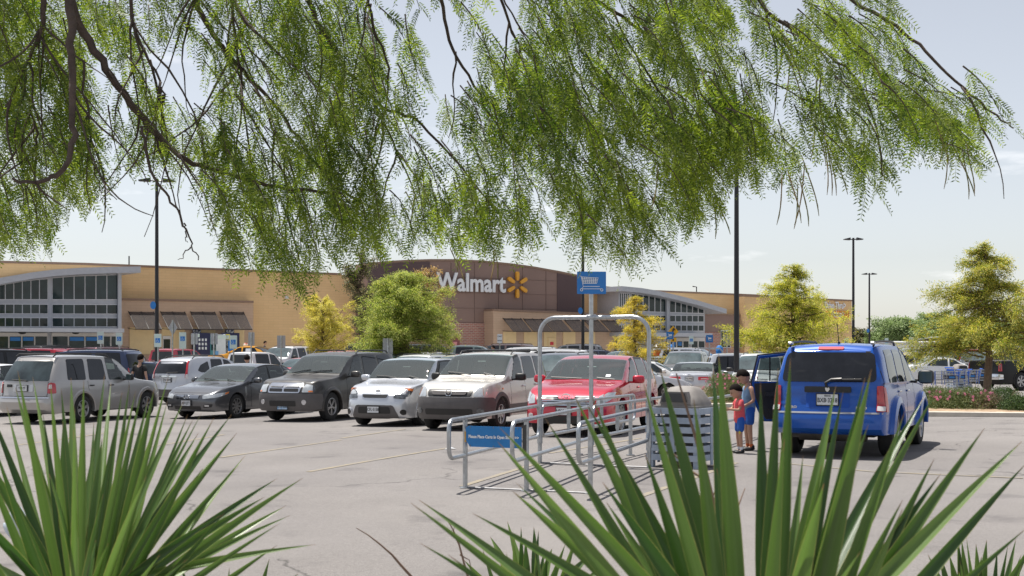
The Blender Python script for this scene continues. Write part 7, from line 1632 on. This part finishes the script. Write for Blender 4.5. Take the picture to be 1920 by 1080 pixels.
while N < 610:
    x = rn.uniform(-60,1925); y = rn.uniform(-60,580)
    if not (ymin(x)+8 < y < ymax(x)-14): continue
    if hole(x, y) < .20+rn.random()*.42 and y < ymax(x)-60: continue
    if 200 < x < 420 and 250 < y and rn.random() < .5: continue
    if x < 190 and y > 330 and False: continue
    N += 1; Y = rn.uniform(6.6, 8.8); E = px(x, y, Y); right = max(0, (x-900)/1000)
    S = E+Vector((-rn.uniform(.02,.22)-right*.18, rn.uniform(-.15,.15), rn.uniform(.22,.52)*(1-.35*right)))
    twig(S, E)
for xi in range(-40, 1915, 22):                       # fringe along the lower edge
    yy = ymax(xi)-rn.uniform(8,40); Y = rn.uniform(6.8,8.4)
    if yy < ymin(xi)+10: continue
    E = px(xi+rn.uniform(-6,6), yy, Y); twig(E+Vector((-rn.uniform(.02,.14), rn.uniform(-.1,.1), rn.uniform(.2,.4)*(.5 if xi > 1680 else 1))), E, .9)
for i in range(34):                                   # the dense sprays round the tallest lamp post
    E = px(rn.uniform(1300,1440), rn.uniform(215,350), rn.uniform(6.8,8.2)); twig(E+Vector((-rn.uniform(.05,.3), rn.uniform(-.1,.1), rn.uniform(.25,.45))), E)
TW.build('twigs', M_mbark, mt, fixn=False)
# compound leaves: a midrib with paired narrow leaflets
fo = np.array(fr_o); fd = np.array(fr_d); fl_ = np.array(fr_l); K = 10; n = len(fo)
up = rng.normal(0,1,(n,3)); sd = np.cross(fd, up); sd /= np.linalg.norm(sd,axis=1,keepdims=True); nm = np.cross(sd, fd)
C = []; Dv = []; Nv = []; Ln = []; Wd = []
for k in range(K):
    t = (k+1)/K; droop = np.array([0,0,-1])*(t*t*.28)*fl_[:,None]; p = fo+fd*(t*fl_)[:,None]+droop; ll = .041*(1-.45*abs(t-.45)*1.3)*rng.uniform(.85,1.1,n)
    for sg in (1,-1):
        d = sd*sg*.82+fd*.55+rng.normal(0,.10,(n,3)); d /= np.linalg.norm(d,axis=1,keepdims=True); C.append(p+d*(ll*.5)[:,None]); Dv.append(d); Nv.append(nm+rng.normal(0,.25,(n,3))); Ln.append(ll); Wd.append(np.full(n,.0076))
V, Fq = leaf_quads(np.concatenate(C), np.concatenate(Dv), np.concatenate(Nv), np.concatenate(Ln), np.concatenate(Wd))
# midribs
e = fo+fd*fl_[:,None]+np.array([0,0,-.28])*fl_[:,None]*1.0; w = sd*.0009; V2 = np.stack([fo-w, fo+w, e+w, e-w],1).reshape(-1,3); F2 = np.arange(len(V2)).reshape(-1,4)+len(V)
L_mes = mat('feathery_leaves', (.045,.090,.014), .45, vscale=1.6, col2=(.27,.33,.065), trans=.55, island=.35, spec=.4)
fast_mesh('leaves', np.concatenate([V,V2]), np.concatenate([Fq,F2]), L_mes, mt)
# hanging seed pods
M_pod = mat('seed_pod', (.16,.22,.06), .6, vscale=3, col2=(.36,.22,.10), trans=.1)
for (x, y, l) in [(1540,285,.36),(1555,270,.34),(1780,290,.34),(1800,300,.30),(1760,250,.28),(1475,340,.30),(1490,360,.28),(1340,400,.22),(1502,330,.36),(1530,240,.30),(1620,120,.3),(1300,130,.3),(1290,100,.3),(850,500,.14),(935,500,.18),(1240,330,.25),(1370,180,.25),(1460,80,.35),(1475,120,.3),(1085,400,.16)]:
    for k in range(2):
        s = px(x+rn.uniform(-12,12), y-rn.uniform(10,40), rn.uniform(6.9,7.8)); a = rn.uniform(-.1,.2); pod = MB(); pod.tube([(s-O)+Vector((a*t*l*2+.05*l*math.sin(t*3), .02*math.sin(t*5), -l*t)) for t in np.linspace(0,1,7)], [.002,.0040,.0034,.0042,.0034,.0040,.0015], 5); pod.build('seed_pod', M_pod, mt, fixn=False)
print('mesquite fronds', n, 'twigs', twn)
